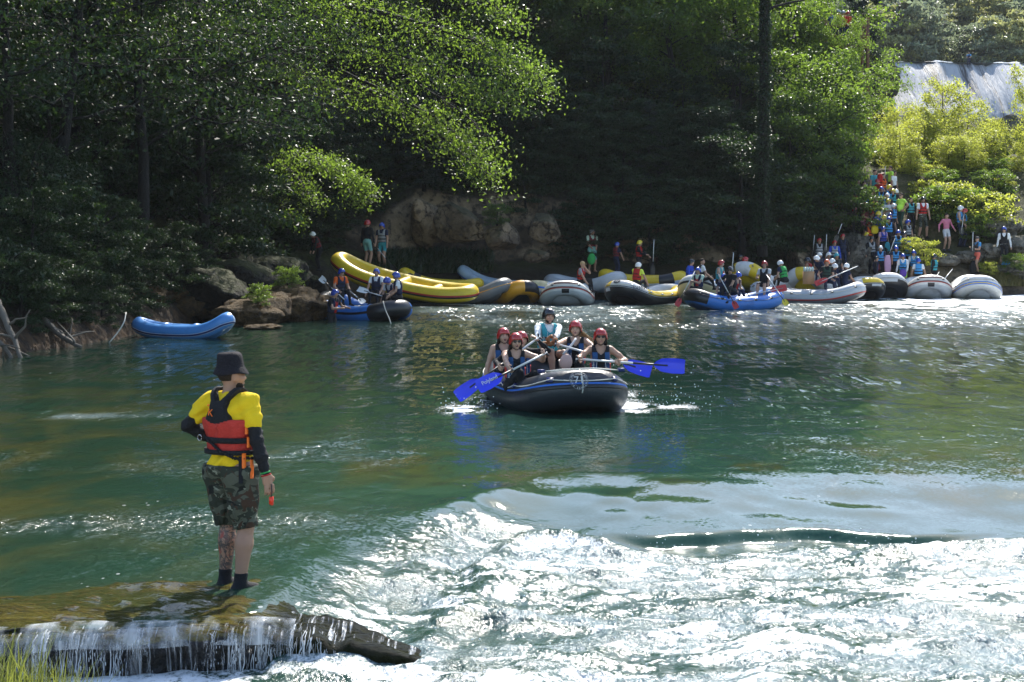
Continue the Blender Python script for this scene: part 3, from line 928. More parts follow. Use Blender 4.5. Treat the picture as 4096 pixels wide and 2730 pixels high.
def branch_tree(name, label, root, trunkpts, trad, limbs, m, size, n_per, spread=.35, rngseed=1, group=None, sub=5, subL=.9, cat="tree", flat=.4, droopy=.35):
    """a tree whose main limbs are given as world points; twigs and leaves grow along them"""
    rng = np.random.RandomState(rngseed)
    o = thing(name, label, cat, root, 0, group)
    r0 = np.asarray(root, float)
    mb = MB()
    if trunkpts is not None:
        tp = spline(np.asarray(trunkpts) - r0, 16)
        addtube(mb, tp, np.linspace(trad, trad * .45, 16) + trad * .5 * np.exp(-np.arange(16) * .9), 10)
    LP = []
    for pts, rad, dens, start in limbs:
        p = spline(np.asarray(pts, float) - r0, 18)
        p += rng.randn(18, 3).cumsum(0) * .015
        Ltot = np.linalg.norm(np.diff(p, axis=0), axis=1).sum()
        addtube(mb, p, np.linspace(rad, .012, 18), 7)
        nsub = int(sub * Ltot)
        for j in range(nsub):
            g = start + (1 - start) * (j + rng.rand()) / nsub
            q = g * 17; i = min(16, int(q))
            b0 = p[i] + (p[i + 1] - p[i]) * (q - i)
            d = unit(p[i + 1] - p[i])
            side = unit(np.cross(d, (0, 0, 1))) * rng.choice([-1, 1])
            dd = unit(d * (.5 + .5 * rng.rand()) + side * (.4 + .8 * rng.rand()) + np.array((0, 0, .25 * rng.randn())))
            L2 = subL * (.5 + rng.rand()) * (1.1 - .45 * g)
            sp = limb(b0, dd, L2, .1, droopy, 5, rng, .2)
            addtube(mb, sp, (.014, .011, .009, .006, .004), 3)
            nn = int(n_per * dens * (.5 + rng.rand()))
            if nn:
                tt = rng.rand(nn) ** .75 * 4; ii = np.minimum(tt.astype(int), 3); ff = (tt - ii)[:, None]
                LP.append(sp[ii] * (1 - ff) + sp[ii + 1] * ff + rng.randn(nn, 3) * spread * np.array((1, 1, flat)))
    obj("trunk", mb.mesh("trunk", [BARK]), o)
    if LP:
        obj("crown", leaves_mesh("crown", np.concatenate(LP), size, rng, m, .8), o)
    return o

# -- the big overhanging trees on the left ---------------------------------
def left_trees():
    b1 = hit(213, 205)
    d = b1[1]
    branch_tree("overhanging_tree", "big dark tree with twin trunks reaching mossy limbs over the river", b1,
        [b1 + (0, 0, -.6), P(212, 130, d), P(214, 60, d), P(210, -30, d), P(206, -110, d)], .34,
        [([P(213, 120, d), P(250, 95, d - 1), P(300, 78, d - 2.5), P(370, 90, d - 3.5), P(440, 118, d - 4.5), P(492, 172, d - 5)], .16, 1.0, .35),
         ([P(214, 60, d), P(270, 20, d - 1), P(350, 8, d - 2), P(440, 30, d - 3.5), P(500, 52, d - 4.5), P(532, 74, d - 5)], .17, 1.5, .28),
         ([P(212, 20, d), P(260, -40, d - 1), P(340, -50, d - 2), P(440, -30, d - 3), P(515, 20, d - 4)], .16, 1.5, .2),
         ([P(213, 75, d), P(290, 45, d - 2), P(380, 52, d - 4), P(450, 78, d - 5), P(512, 98, d - 6)], .14, 1.3, .3),
         ([P(340, 70, d - 3), P(400, 100, d - 4), P(445, 140, d - 5), P(490, 178, d - 5.5)], .07, .9, .2),
         ([P(420, 85, d - 4), P(462, 112, d - 5), P(490, 140, d - 5.5)], .05, .8, .2),
         ([P(213, 100, d), P(160, 70, d - 1.5), P(100, 60, d - 3), P(40, 75, d - 4)], .13, 1.0, .25),
         ([P(212, 40, d), P(150, 5, d - 2), P(80, -10, d - 3), P(10, 15, d - 4)], .14, 1.1, .2),
         ([P(210, -20, d), P(270, -70, d), P(370, -90, d - 1), P(470, -60, d - 2)], .14, 1.2, .2),
         ([P(209, -60, d), P(130, -60, d - 2), P(50, -60, d - 3)], .12, 1.0, .2)],
        LEAF_LIT, .14, 26, .40, 31, sub=7, subL=1.3, flat=.8, droopy=.5)
    b2 = hit(195, 205)
    d = b2[1]
    branch_tree("leafy_tree", "dark trunked tree left of the twin trunks, leaves glinting", b2,
        [b2 + (0, 0, -.5), P(192, 140, d), P(194, 60, d), P(190, -40, d), P(188, -100, d)], .3,
        [([P(193, 110, d), P(150, 85, d - 1.5), P(100, 90, d - 3), P(55, 110, d - 4)], .1, .9, .25),
         ([P(193, 80, d), P(230, 55, d - 2), P(280, 60, d - 3.5), P(320, 78, d - 4.5)], .1, .8, .3),
         ([P(194, 40, d), P(140, 20, d - 2), P(70, 30, d - 3.5), P(10, 50, d - 4.5)], .1, 1.0, .2),
         ([P(194, 60, d), P(160, 50, d - 3), P(110, 110, d - 4.5), P(90, 140, d - 5)], .08, .8, .25),
         ([P(190, 0, d), P(240, -20, d - 2), P(300, 10, d - 3.5), P(350, 35, d - 4.5)], .1, 1.0, .2),
         ([P(190, -30, d), P(110, -40, d - 2), P(30, -20, d - 3)], .1, 1.0, .2)],
        LEAF_MID, .125, 30, .36, 32, sub=6, subL=1.3, flat=.8, droopy=.5)
    # low bough, vivid green in the sun
    b3 = hit(262, 205)
    d = b3[1]
    branch_tree("young_beech", "low sunlit bough of vivid green leaves over the bank", b3,
        [b3 + (0, 0, -.4), P(258, 180, d), P(258, 155, d - .5)], .07,
        [([P(258, 170, d), P(285, 152, d - 1.5), P(315, 158, d - 3.5), P(345, 172, d - 5), P(372, 190, d - 6)], .05, 1.35, .25),
         ([P(258, 172, d), P(280, 165, d - 1.5), P(300, 185, d - 3.5), P(312, 205, d - 4.5)], .04, 1.0, .2),
         ([P(300, 155, d - 2.5), P(330, 165, d - 4.5), P(352, 182, d - 6), P(358, 200, d - 6.5)], .035, 1.2, .1),
         ([P(258, 175, d), P(268, 190, d - 1.5), P(285, 212, d - 3), P(300, 222, d - 3.5)], .03, .6, .3)],
        LEAF_LIT, .125, 22, .24, 33, sub=8, subL=.75, flat=.8)
    # leaning trunk far left
    for (u0, u1, rr, sd_, lab) in ((112, 175, .3, 34, "leaning dark trunk at the far left of the forest"), (62, 100, .26, 35, "dark slanting trunk behind the ivy covered mound"),
                                   (150, 150, .18, 36, "thin straight dark trunk behind the leaning one")):
        b = hit(u0, 200); d = b[1] + 1
        branch_tree("forest_tree", lab, b, [b + (0, 0, -.6), P((u0 * 2 + u1) / 3, 120, d), P((u0 + u1 * 2) / 3, 40, d), P(u1, -60, d)], rr,
            [([P((u0 + u1) / 2, 70, d), P((u0 + u1) / 2 - 40, 50, d - 2.5), P((u0 + u1) / 2 - 90, 75, d - 4)], .08, .9, .2),
             ([P((u0 + u1) / 2, 50, d), P((u0 + u1) / 2 + 40, 20, d - 2.5), P((u0 + u1) / 2 + 90, 35, d - 4)], .08, .9, .2),
             ([P(u1, 10, d), P(u1 - 50, -20, d - 2.5), P(u1 - 100, 10, d - 4)], .08, 1.0, .2),
             ([P(u1, -10, d), P(u1 + 50, -40, d - 2.5), P(u1 + 100, -10, d - 4)], .08, 1.0, .2)],
            LEAF_MID, .125, 30, .38, sd_, sub=6, subL=1.3, flat=.8, droopy=.5)

left_trees()

# ivy mound at the left edge
def mound(name, label, c, r, n, m, size, seed, cat, stems=True, group=None):
    rng = np.random.RandomState(seed)
    o = thing(name, label, cat, (c[0], c[1], c[2]), 0, group)
    n = int(n)
    d = rng.randn(n, 3); d /= np.linalg.norm(d, axis=1)[:, None]
    rad = (1 - .35 * rng.rand(n) ** 2)
    nz = 1 + .28 * fbm3(d * 2.2 + seed, 4)
    p = d * (rad * nz)[:, None] * np.array(r)
    p = p[p[:, 2] > -.25 * r[2]]
    p[:, 2] -= np.abs(fbm3(p * 1.5, 2)) * .2
    obj("crown", leaves_mesh("crown", p, size, rng, m, .7), o)
    if stems:
        mb = MB()
        for q in range(14):
            a = rng.rand() * 6.28
            e = np.array((math.cos(a), math.sin(a), .5 + .8 * rng.rand())) * np.array(r) * .85
            addtube(mb, spline([(e[0] * .1, e[1] * .1, -.3 * r[2]), (e[0] * .4, e[1] * .4, e[2] * .6), tuple(e)], 7), np.linspace(.05, .012, 7), 5)
        obj("trunk", mb.mesh("trunk", [BARK]), o)
    return o

SHADE_TREE = grow(71, 15, 5.0, .24, 26, 8, 42, .16, LEAF_DARK, 'round', .4, .17, 0, .8)  # trees added, crowns mostly out of view, to shade the left shore
for i, (u, d, s_) in enumerate(((15, 45, .95), (66, 47.5, 1.05), (135, 52.5, 1.1), (205, 57, 1.05), (-40, 42, 1.0))):
    x = (u - 512) / F * d
    plant_tree(SHADE_TREE, "tall_tree", ("tall tree at the picture's left edge, crown out of sight above the ivy thicket", "added tall tree shading the shore from behind the ivy thicket, crown above the picture", "added tall tree shading the shore from above the canoe, crown above the picture", "added tall tree shading the shore from behind the twin trunks, crown above the picture", "added tall tree shading the shore from past the left edge of the picture")[i], "tree", (x, d, ground(x, d) - .3), s_, i * 1.9)
for i, (u, v, s_) in enumerate(((60, 292, .55), (95, 290, .5), (28, 300, .5), (118, 283, .45), (140, 300, .4), (168, 296, .42), (196, 302, .36), (18, 322, .34), (45, 318, .3), (72, 312, .34), (100, 318, .26), (122, 312, .3))):
    h_ = hit(u, v)
    plant_tree(DARK[i % 3], "shrub", "dark shrub leaning out over the left waterline", "shrub", (h_[0], h_[1] + .2, h_[2] - .4), s_ * .8, i * 2.1, "dark shrubs leaning over the left waterline")
g0 = hit(40, 262)
mound("ivy_thicket", "ivy covered thicket rising at the left edge of the river", g0 + (-.8, .8, 1.2), (2.3, 1.7, 2.4), 15000, LEAF_IVY, .105, 41, "thicket")
mound("ivy_thicket", "hanging ivy curtain drooping to the waterline right of the thicket", hit(82, 290) + (-.1, .9, .6), (1.0, .9, 1.5), 6500, LEAF_IVY, .10, 42, "thicket")
mound("leafy_shrub", "dark shrub hanging low over the water at the left edge", hit(20, 318) + (-.6, .3, .7), (1.5, 1.0, 1.1), 6500, LEAF_IVY, .10, 43, "shrub")

# -- the forest above the cliff, tree by tree --------------------------------
def forest():
    rng = np.random.RandomState(77)
    G1 = "dark trees on the shaded slope above the cliff"
    G2 = "sunlit tree tops high on the forest slope"
    G3 = "bushy trees on the shaded bank behind the left trunks"
    for t in (5.2, 8, 12, 17, 23, 30, 39):
        x = -26.0
        while x < 21:
            x += 2.3 + rng.rand() * (1.6 + t * .03)
            y = yb(x) + t + rng.randn() * .7
            if x < -7:
                y = yb(x) + t * 1.6 + 2
                if t < 8 : continue
            if x > 15.0 and y < 101: continue
            z = ground(x, y) - .2
            u = 512 + x / y * F
            if u < -120 or u > 868: continue
            if x < -7:
                p, lb, grp = DARK[rng.randint(3)], "bushy dark tree in the shade behind the left bank trunks", G3
                s = .65 + .4 * rng.rand()
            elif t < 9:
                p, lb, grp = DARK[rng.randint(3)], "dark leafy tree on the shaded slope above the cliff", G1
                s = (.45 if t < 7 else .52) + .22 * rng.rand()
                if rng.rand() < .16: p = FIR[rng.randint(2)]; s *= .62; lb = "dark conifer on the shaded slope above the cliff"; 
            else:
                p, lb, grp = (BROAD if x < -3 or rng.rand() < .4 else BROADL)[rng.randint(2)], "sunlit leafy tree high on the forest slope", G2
                s = .8 + .45 * rng.rand()
                if x > 6 and rng.rand() < .5: p = LIGHT[rng.randint(2)]; lb = "slender pale green tree high on the forest slope"
            plant_tree(p, "conifer_tree" if "conifer" in lb else "forest_tree", lb, "tree", (x, y, z), s, rng.rand() * 6.28, grp + (" (conifers)" if "conifer" in lb else " (slender)" if "slender" in lb else ""))
forest()
rng = np.random.RandomState(55)
for i in range(46):
    x = -8.5 + 21.5 * (i + rng.rand()) / 46
    t = 4.3 + 3.0 * rng.rand()
    y = yb(x) + t
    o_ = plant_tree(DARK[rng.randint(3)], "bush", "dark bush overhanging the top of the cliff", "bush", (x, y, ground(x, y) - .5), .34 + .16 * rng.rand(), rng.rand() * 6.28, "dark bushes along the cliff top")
for i in range(26):  # bushes added to darken the shaded cliff foot
    x = 2.5 + 11.5 * (i + rng.rand()) / 26
    y = yb(x) + 2.9 + .9 * rng.rand()
    plant_tree(DARK[rng.randint(3)], "bush", "added dark bush deepening the shade along the cliff foot", "bush", (x, y, ground(x, y) - .2 + .5 * rng.rand()), .26 + .2 * rng.rand(), rng.rand() * 6.28, "added dark bushes along the cliff foot")
for i in range(14):
    u = 232 + 100 * (i + rng.rand()) / 14
    b_ = hit(u, 200 + 50 * rng.rand())
    plant_tree(DARK[rng.randint(3)], "bush", "dark bush between the mossy rocks behind the tufa headland", "bush", (b_[0], b_[1], b_[2] - .3), .2 + .14 * rng.rand(), rng.rand() * 6.28, "dark bushes behind the tufa headland")
for i in range(22):
    u = 95 + 235 * (i + rng.rand()) / 22
    b_ = hit(u, 172 + 34 * rng.rand())
    plant_tree(DARK[rng.randint(3)], "bush", "dark bush among the trunks on the steep left bank", "bush", (b_[0], b_[1], b_[2] - .3), .28 + .16 * rng.rand(), rng.rand() * 6.28, "dark bushes on the left bank")

# tall dark trunk wrapped in ivy
def ivy_trunk():
    rng = np.random.RandomState(5)
    b = P(762, 245, 73.0)
    o = thing("tall_tree", "tall straight trunk wrapped in dark ivy, standing before the right forest", "tree", b)
    mb = MB()
    zz = np.linspace(-.5, 17, 20)
    pts = np.stack([.012 * zz + .03 * rng.randn(20), .03 * rng.randn(20), zz], -1)
    addtube(mb, pts, np.linspace(.24, .14, 20), 10)
    for q in range(5):
        z0 = 10 + q * 1.4
        addtube(mb, limb(np.array((.1, 0, z0)), (math.cos(q * 2.4), math.sin(q * 2.4), 0), 2.5, .4, .2, 7, rng), np.linspace(.07, .02, 7), 5)
    obj("trunk", mb.mesh("trunk", [BARK]), o)
    n = 9000
    z = rng.rand(n) ** 1.25 * 13
    a = rng.rand(n) * 6.28
    rr = (.22 + .20 * np.exp(-z * .22) + .12 * fbm2(z * 1.3, a, 3)) * (.75 + .4 * rng.rand(n))
    obj("ivy", leaves_mesh("ivy", np.stack([.012 * z + rr * np.cos(a), rr * np.sin(a), z], -1), .12, rng, LEAF_IVY, .8), o)
ivy_trunk()

def put(proto, u, v, d, h, label, name="tree", cat="tree", group=None, H0=8.5, seed=0, wide=1.0):
    """tree with its foot seen at (u, v) at distance d and height h metres"""
    b = P(u, v, d)
    s = h / H0
    o = plant_tree(proto, name, label, cat, b - (0, 0, .15), s, seed * 1.7, group)
    o.scale = (s * wide, s * wide, s)
    return o

put(LIGHT[0], 818, 236, 80, 8.2, "pale green tree with dense small leaves right of the ivy trunk", "leafy_tree", seed=1, wide=1.15)
put(LIGHT[1], 840, 215, 83, 7.2, "sunlit tree at the right corner of the forest beside the steps", "leafy_tree", seed=2, wide=.72)
put(BROAD[0], 795, 232, 77.5, 6.4, "shaded tree hanging over the boulder left of the steps", "leafy_tree", seed=3)
put(BROAD[1], 833, 203, 81.5, 3.6, "dark leafy tree just above the people in the shade of the steps", "leafy_tree", seed=4)
put(DARK[1], 742, 250, 74.5, 5.2, "dark bush below the ivy covered trunk", "bushy_tree", H0=7.5, seed=5, wide=1.2)
put(FIR[0], 860, 132, 99, 13.5, "tall dark conifer at the edge of the waterfall view", "conifer_tree", H0=13, seed=6, wide=.55)
put(LIGHT[0], 836, 128, 83.5, 5.2, "sunlit tree hiding most of the wooden lookout", "leafy_tree", seed=9, wide=.85)
put(LIGHT[1], 806, 150, 92, 10, "tall sunlit tree top behind the wooden lookout", "leafy_tree", seed=7, wide=1.2)
# sunny shrubs and young trees between the steps and the waterfall
def up_to(proto, u, vtop, d, label, H0, name, cat, seed, wide=1.0, group=None, sink=.2):
    x = (u - 512) / F * d
    z0 = ground(x, d) - sink
    s = (P(u, vtop, d)[2] - z0) / (H0 * 1.02)
    o = plant_tree(proto, name, label, cat, (x, d, z0), s, seed * 1.7, group)
    o.scale = (s * wide, s * wide, s)
    return o
for i, (u, vt, d, w, lab) in enumerate((
    (946, 84, 91, .8, "tallest yellow green young tree in front of the waterfall"),
    (926, 114, 90, 1.0, "yellow green young tree left of the tallest one"),
    (966, 104, 92, .95, "yellow green young tree right of the tallest one"),
    (896, 106, 94, .95, "sunlit bushy tree above the top of the steps"),
    (874, 98, 98, .8, "sunlit bush touching the conifer at the forest corner"),
    (911, 114, 99, .9, "round sunlit bush under the left end of the waterfall"),
    (992, 122, 89, .9, "slim young tree beside the dark rock at the right"),
    (934, 122, 97, 1.3, "low yellow green bush in the middle of the sunny thicket"),
    (1030, 70, 90, .5, "young tree cut by the right edge of the picture"),
    (957, 142, 86, 1.1, "leafy young tree behind the man in the pink hoodie"),
    (1018, 172, 88, 1.3, "bush on the grey rocks at the right edge"),
    (912, 146, 88, 1.1, "small tree beside the steps behind the man in neon"))):
    p = YEL[i % 3] if i not in (9, 11) else LIGHT[0]
    up_to(p, u, vt, d, lab, 5.0 if i not in (9, 11) else 8.5, "young_tree", "tree", i, w)
rng = np.random.RandomState(62)
for i in range(32):
    u = 884 + 142 * (i + rng.rand()) / 20
    up_to(YEL[i % 3], u, 118 + 50 * rng.rand(), 84.5 + 5 * rng.rand(), "young yellow green tree in the sunlit thicket behind the crowd", 5.0, "young_tree", "tree", i + 20, 1.25, "young trees in the sunlit thicket")
rng = np.random.RandomState(61)
for i, (u, vt, d) in enumerate(((905, 168, 84.5), (918, 160, 86), (932, 166, 84), (944, 172, 83), (960, 170, 84.5), (972, 160, 86), (985, 168, 85), (996, 150, 88), (1008, 158, 87), (938, 190, 80.5), (952, 186, 81), (974, 192, 81), (982, 196, 80), (1020, 206, 82), (926, 182, 82.5), (890, 150, 89), (880, 140, 91), (992, 172, 83), (1004, 178, 83.5), (1015, 182, 84), (1022, 172, 86), (998, 160, 85), (1012, 165, 86))):
    up_to(SHRUB[i % 2], u, vt, d, "sunlit bush on the slope behind the landing place", 1.5, "shrub", "shrub", i, 1.25, "sunlit bushes on the slope behind the landing place")
for i, (u, v, d, s, pi, lab) in enumerate((
    (924, 266, 75.8, .66, 0, "sunlit bush below the man in camouflage shorts"),
    (911, 256, 76.3, .5, 0, "small sunlit bush left of the larger one by the landing"),
    (853, 232, 77.5, 1.25, 2, "leafy bush hanging on the rock left of the steps"),
    (975, 240, 78.5, .7, 1, "bush behind the white helmet and blue vest man"),
    (988, 275, 76.0, .35, 0, "low bush by the feet of the man in coral shorts"),
    (1015, 274, 76.5, .55, 1, "low bush at the waterline on the right edge"),
    (288, 289, 53.5, .42, 1, "small bright plant growing on the brown tufa rock"),
    (258, 305, 51.0, .38, 1, "small plant with round leaves in front of the tufa rock"),
    (497, 226, 70.0, .55, 2, "fern tuft on the top edge of the pale cliff"))):
    plant_tree(SHRUB[pi], "shrub", lab, "shrub", P(u, v, d), s, i * 1.3)

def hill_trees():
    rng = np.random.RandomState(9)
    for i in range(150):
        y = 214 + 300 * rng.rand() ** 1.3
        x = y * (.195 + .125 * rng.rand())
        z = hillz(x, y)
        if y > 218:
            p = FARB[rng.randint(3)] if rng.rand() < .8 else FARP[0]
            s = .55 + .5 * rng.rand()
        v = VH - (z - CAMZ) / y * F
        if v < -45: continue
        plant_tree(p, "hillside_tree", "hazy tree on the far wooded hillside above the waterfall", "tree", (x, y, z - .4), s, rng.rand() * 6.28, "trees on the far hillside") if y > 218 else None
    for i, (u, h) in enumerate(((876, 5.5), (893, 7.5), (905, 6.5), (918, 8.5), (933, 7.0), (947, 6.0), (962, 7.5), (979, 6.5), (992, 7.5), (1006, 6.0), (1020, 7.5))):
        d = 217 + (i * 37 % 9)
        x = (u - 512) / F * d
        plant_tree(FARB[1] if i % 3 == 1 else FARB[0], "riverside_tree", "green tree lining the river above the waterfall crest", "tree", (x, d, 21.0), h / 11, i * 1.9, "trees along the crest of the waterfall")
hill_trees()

# -- boulders and rocks ---------------------------------------------------------
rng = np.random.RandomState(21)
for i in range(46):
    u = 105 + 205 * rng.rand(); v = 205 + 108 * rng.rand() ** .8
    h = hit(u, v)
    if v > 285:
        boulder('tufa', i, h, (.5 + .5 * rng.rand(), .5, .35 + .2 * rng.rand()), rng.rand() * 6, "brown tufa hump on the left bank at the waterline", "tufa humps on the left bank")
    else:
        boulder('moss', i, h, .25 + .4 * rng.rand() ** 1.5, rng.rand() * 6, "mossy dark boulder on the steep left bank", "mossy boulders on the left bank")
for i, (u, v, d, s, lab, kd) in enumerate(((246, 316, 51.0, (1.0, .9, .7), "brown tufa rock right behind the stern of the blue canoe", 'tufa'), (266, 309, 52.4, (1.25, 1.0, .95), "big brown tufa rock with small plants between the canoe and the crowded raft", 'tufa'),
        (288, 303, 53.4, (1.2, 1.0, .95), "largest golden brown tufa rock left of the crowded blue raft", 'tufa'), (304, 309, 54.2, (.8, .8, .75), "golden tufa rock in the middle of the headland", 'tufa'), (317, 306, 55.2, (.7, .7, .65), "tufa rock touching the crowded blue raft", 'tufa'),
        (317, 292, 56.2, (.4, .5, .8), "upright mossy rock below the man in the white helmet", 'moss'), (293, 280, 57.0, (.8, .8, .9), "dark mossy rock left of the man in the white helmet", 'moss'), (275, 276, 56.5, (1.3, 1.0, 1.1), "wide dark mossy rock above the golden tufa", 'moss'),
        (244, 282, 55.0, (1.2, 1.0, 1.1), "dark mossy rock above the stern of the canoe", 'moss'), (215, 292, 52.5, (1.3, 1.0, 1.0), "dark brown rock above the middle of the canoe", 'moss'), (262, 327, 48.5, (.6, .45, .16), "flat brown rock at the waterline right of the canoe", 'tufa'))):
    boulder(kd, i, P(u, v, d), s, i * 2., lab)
# pale cliff blocks
for i, (u, v, d, s, lab) in enumerate(((380, 222, 73.2, (1.5, .9, 1.25), "tan cliff block behind the two standing men"),
        (425, 220, 71.8, (1.4, .9, 1.5), "largest sunlit tan cliff block above the grey raft"),
        (462, 226, 70.9, (1.2, .9, 1.4), "tan cliff block hanging over the pale inflatable"),
        (500, 236, 70.6, (1.3, .9, 1.0), "tan cliff block with a jutting nose"),
        (545, 226, 71.6, (.8, .8, .95), "brown leaning cliff block right of the jutting nose"),
        (340, 222, 73.0, (1.3, .9, 1.3), "shaded brown cliff block left of the two standing men"),
        (535, 256, 71.4, (1.0, .6, .5), "low dark rock under the leaning block"))):
    boulder('tan', i, P(u, v, d), s, i * 1.3, lab)
boulder('tan', 1, P(818, 216, 78.5), (2.0, 1.3, 1.05), .4, "big overhanging brown boulder left of the crowded steps")
boulder('tan', 2, P(800, 256, 77), (2.2, 1.0, 1.2), 1.4, "dark rock below the overhanging boulder")
boulder('grey', 0, P(856, 262, 77.0), (1.2, .8, 1.9), 2.0, "dark upright rock at the foot of the steps behind the rafts")
boulder('tan', 0, P(868, 214, 80.5), (.7, .8, .9), 2.0, "small brown rock where the steps pass the hanging bush")
for i, (u, v, d, s, lab) in enumerate(((985, 205, 83, (1.1, .8, .7), "grey rock at the top of the right rock pile"),
        (1003, 228, 80, (1.3, .9, .8), "grey rock in the middle of the right rock pile"),
        (982, 228, 79.5, (1.0, .8, .6), "grey rock behind the red helmet"),
        (1020, 246, 78.5, (1.0, .8, .7), "grey rock at the right edge behind the man in black shorts"),
        (990, 252, 77.8, (.8, .7, .6), "grey rock between the beanie man and the man in black shorts"),
        (948, 260, 76.8, (.6, .6, .4), "rock under the feet of the man in the pink hoodie"),
        (968, 257, 77.2, (.6, .6, .4), "brown rock under the man with the white helmet"),
        (1008, 140, 100, (1.6, 2, 2.2), "tall dark rock under the right end of the waterfall"),
        (1016, 272, 77.0, (1.5, .9, .7), "grassy rock at the right waterline"),
        (905, 250, 77.6, (.6, .5, .35), "grey rock step beside the man in the neon shirt"),
        (872, 78, 184, (3.2, 3, 4.0), "dark rock wall left of the falling water"))):
    boulder('moss' if v < 80 else 'grey', i, P(u, v, d), s, i * 1.1, lab)

# -- grass, undergrowth, driftwood -----------------------------------------------
def blades(name, centres, n, h, spread, m, seed, bend=.4, w=.006):
    rng = np.random.RandomState(seed)
    V, Fc = [], []
    cs = np.asarray(centres, float)
    p = cs[rng.randint(len(cs), size=n)] + rng.randn(n, 3) * np.array((spread, spread, 0))
    a = rng.rand(n) * 6.28
    H = h * (.5 + .7 * rng.rand(n))
    b = bend * H * rng.rand(n)
    side = np.stack([-np.sin(a), np.cos(a), 0 * a], -1); di = np.stack([np.cos(a), np.sin(a), 0 * a], -1)
    lv = []
    for t, wd in ((0, 1), (.5, .8), (1, .08)):
        c_ = p + di * (b * t ** 2)[:, None] + np.stack([0 * a, 0 * a, H * t * (1 - .15 * t)], -1)
        lv += [c_ - side * w * wd, c_ + side * w * wd]
    V = np.stack(lv, 1).reshape(-1, 3)
    i = np.arange(n)[:, None] * 6
    Fc = np.concatenate([i + (0, 1, 3, 2), i + (2, 3, 5, 4)])
    return kind(obj(name, fastmesh(name, V, Fc, False, [m])), 'stuff')

GRASS = leafmat("grass_blade", (.07, .10, .02), (.16, .17, .04), .45, (.32, .36, .06))
cs = [(x, y, .0 + .12 * (x < -2.6)) for x in np.arange(-3.3, -2.25, .05) for y in (8.7, 8.9, 9.1)]
blades("grass", cs, 1500, .46, .05, GRASS, 3, .6, .005)
cs = [hit(u, v) for u in range(985, 1024, 3) for v in range(262, 290, 4)]
blades("grass", cs, 5000, .35, .12, leafmat("dry_grass", (.11, .11, .03), (.20, .16, .06), .4, (.34, .30, .08)), 4, .5, .02)
cs = [hit(u, v) for u in range(385, 485, 3) for v in range(258, 276, 3)]
blades("undergrowth", cs, 4500, .55, .18, leafmat("fern", (.016, .034, .012), (.03, .055, .018), .3), 5, .8, .035)

def driftwood(label, pts, r, seed):
    rng = np.random.RandomState(seed)
    mb = MB()
    p = spline(pts, 14); p += rng.randn(14, 3).cumsum(0) * .012
    addtube(mb, p, np.linspace(r, r * .45, 14), 7)
    for q in range(3):
        i = rng.randint(4, 12)
        addtube(mb, limb(p[i], rng.randn(3) + (0, 0, .4), .5 + .5 * rng.rand(), .1, .1, 5, rng, .3), np.linspace(r * .45, .008, 5), 5)
    return tag(mb.build("driftwood", BARK_PALE), label, "driftwood")
driftwood("bare grey snag standing in the water at the left edge", [P(-4, 300, 38), P(10, 330, 37.5), P(22, 358, 37)], .09, 1)
driftwood("second bare snag crossing the first at the left edge", [P(-6, 335, 37.5), P(8, 350, 37.3), P(20, 362, 37)], .06, 2)
driftwood("pale fallen log sloping into the water left of the canoe", [P(40, 315, 41), P(60, 334, 40.5), P(82, 345, 40)], .085, 3)
driftwood("dark log beside the pale fallen log", [P(48, 322, 41.4), P(60, 335, 41), P(70, 342, 40.6)], .05, 4)
for i, (u, v) in enumerate(((95, 200), (100, 205), (112, 238), (118, 246), (124, 250), (230, 196))):
    b = hit(u, v + 6) 
    driftwood("bare twig tangle on the left bank above the canoe", [b + (-.6, -.2, .35), b + (0, -.35, .2), b + (.8, -.3, .05 + .1 * (i % 3))], .022, 10 + i)['group'] = "bare twigs on the left bank"
# ---------------------------------------------------------------- people: one smooth skin grown round a posed skeleton
_C8 = np.array([(i, j, k_) for i in (0, 1) for j in (0, 1) for k_ in (0, 1)])
_E12 = [(a, b) for a in range(8) for b in range(a + 1, 8) if np.abs(_C8[a] - _C8[b]).sum() == 1]

def surfnet(V, origin, h):
    s = V < 0
    sl = [slice(0, -1), slice(1, None)]
    cnt = sum(s[sl[i], sl[j], sl[k_]].astype(np.int8) for i, j, k_ in _C8)
    act = (cnt > 0) & (cnt < 8)
    cells = np.argwhere(act)
    idx = np.full(act.shape, -1, int); idx[act] = np.arange(len(cells))
    vals = np.stack([V[sl[i], sl[j], sl[k_]][act] for i, j, k_ in _C8], 1)
    acc = np.zeros((len(cells), 3)); n = np.zeros(len(cells))
    for a, b in _E12:
        va, vb = vals[:, a], vals[:, b]
        cr = (va < 0) != (vb < 0)
        t = np.where(cr, va / np.where(cr, va - vb, 1), 0)
        acc += (cr[:, None]) * (_C8[a] + t[:, None] * (_C8[b] - _C8[a])); n += cr
    P_ = origin + h * (cells + acc / n[:, None])
    Fs = []
    for ax in range(3):
        A = np.moveaxis(s, ax, 0); I = np.moveaxis(idx, ax, 0)
        if ax == 1:                       # keep cyclic order (z, x)
            A = np.swapaxes(A, 1, 2); I = np.swapaxes(I, 1, 2)
        ch = A[:-1, 1:-1, 1:-1] != A[1:, 1:-1, 1:-1]
        w = np.argwhere(ch)
        if not len(w): continue
        i, j, k_ = w[:, 0], w[:, 1] + 1, w[:, 2] + 1
        q = np.stack([I[i, j - 1, k_ - 1], I[i, j, k_ - 1], I[i, j, k_], I[i, j - 1, k_]], 1)
        ins = A[i, j, k_]
        q[~ins] = q[~ins][:, ::-1]
        Fs.append(q)
    return P_, np.concatenate(Fs)

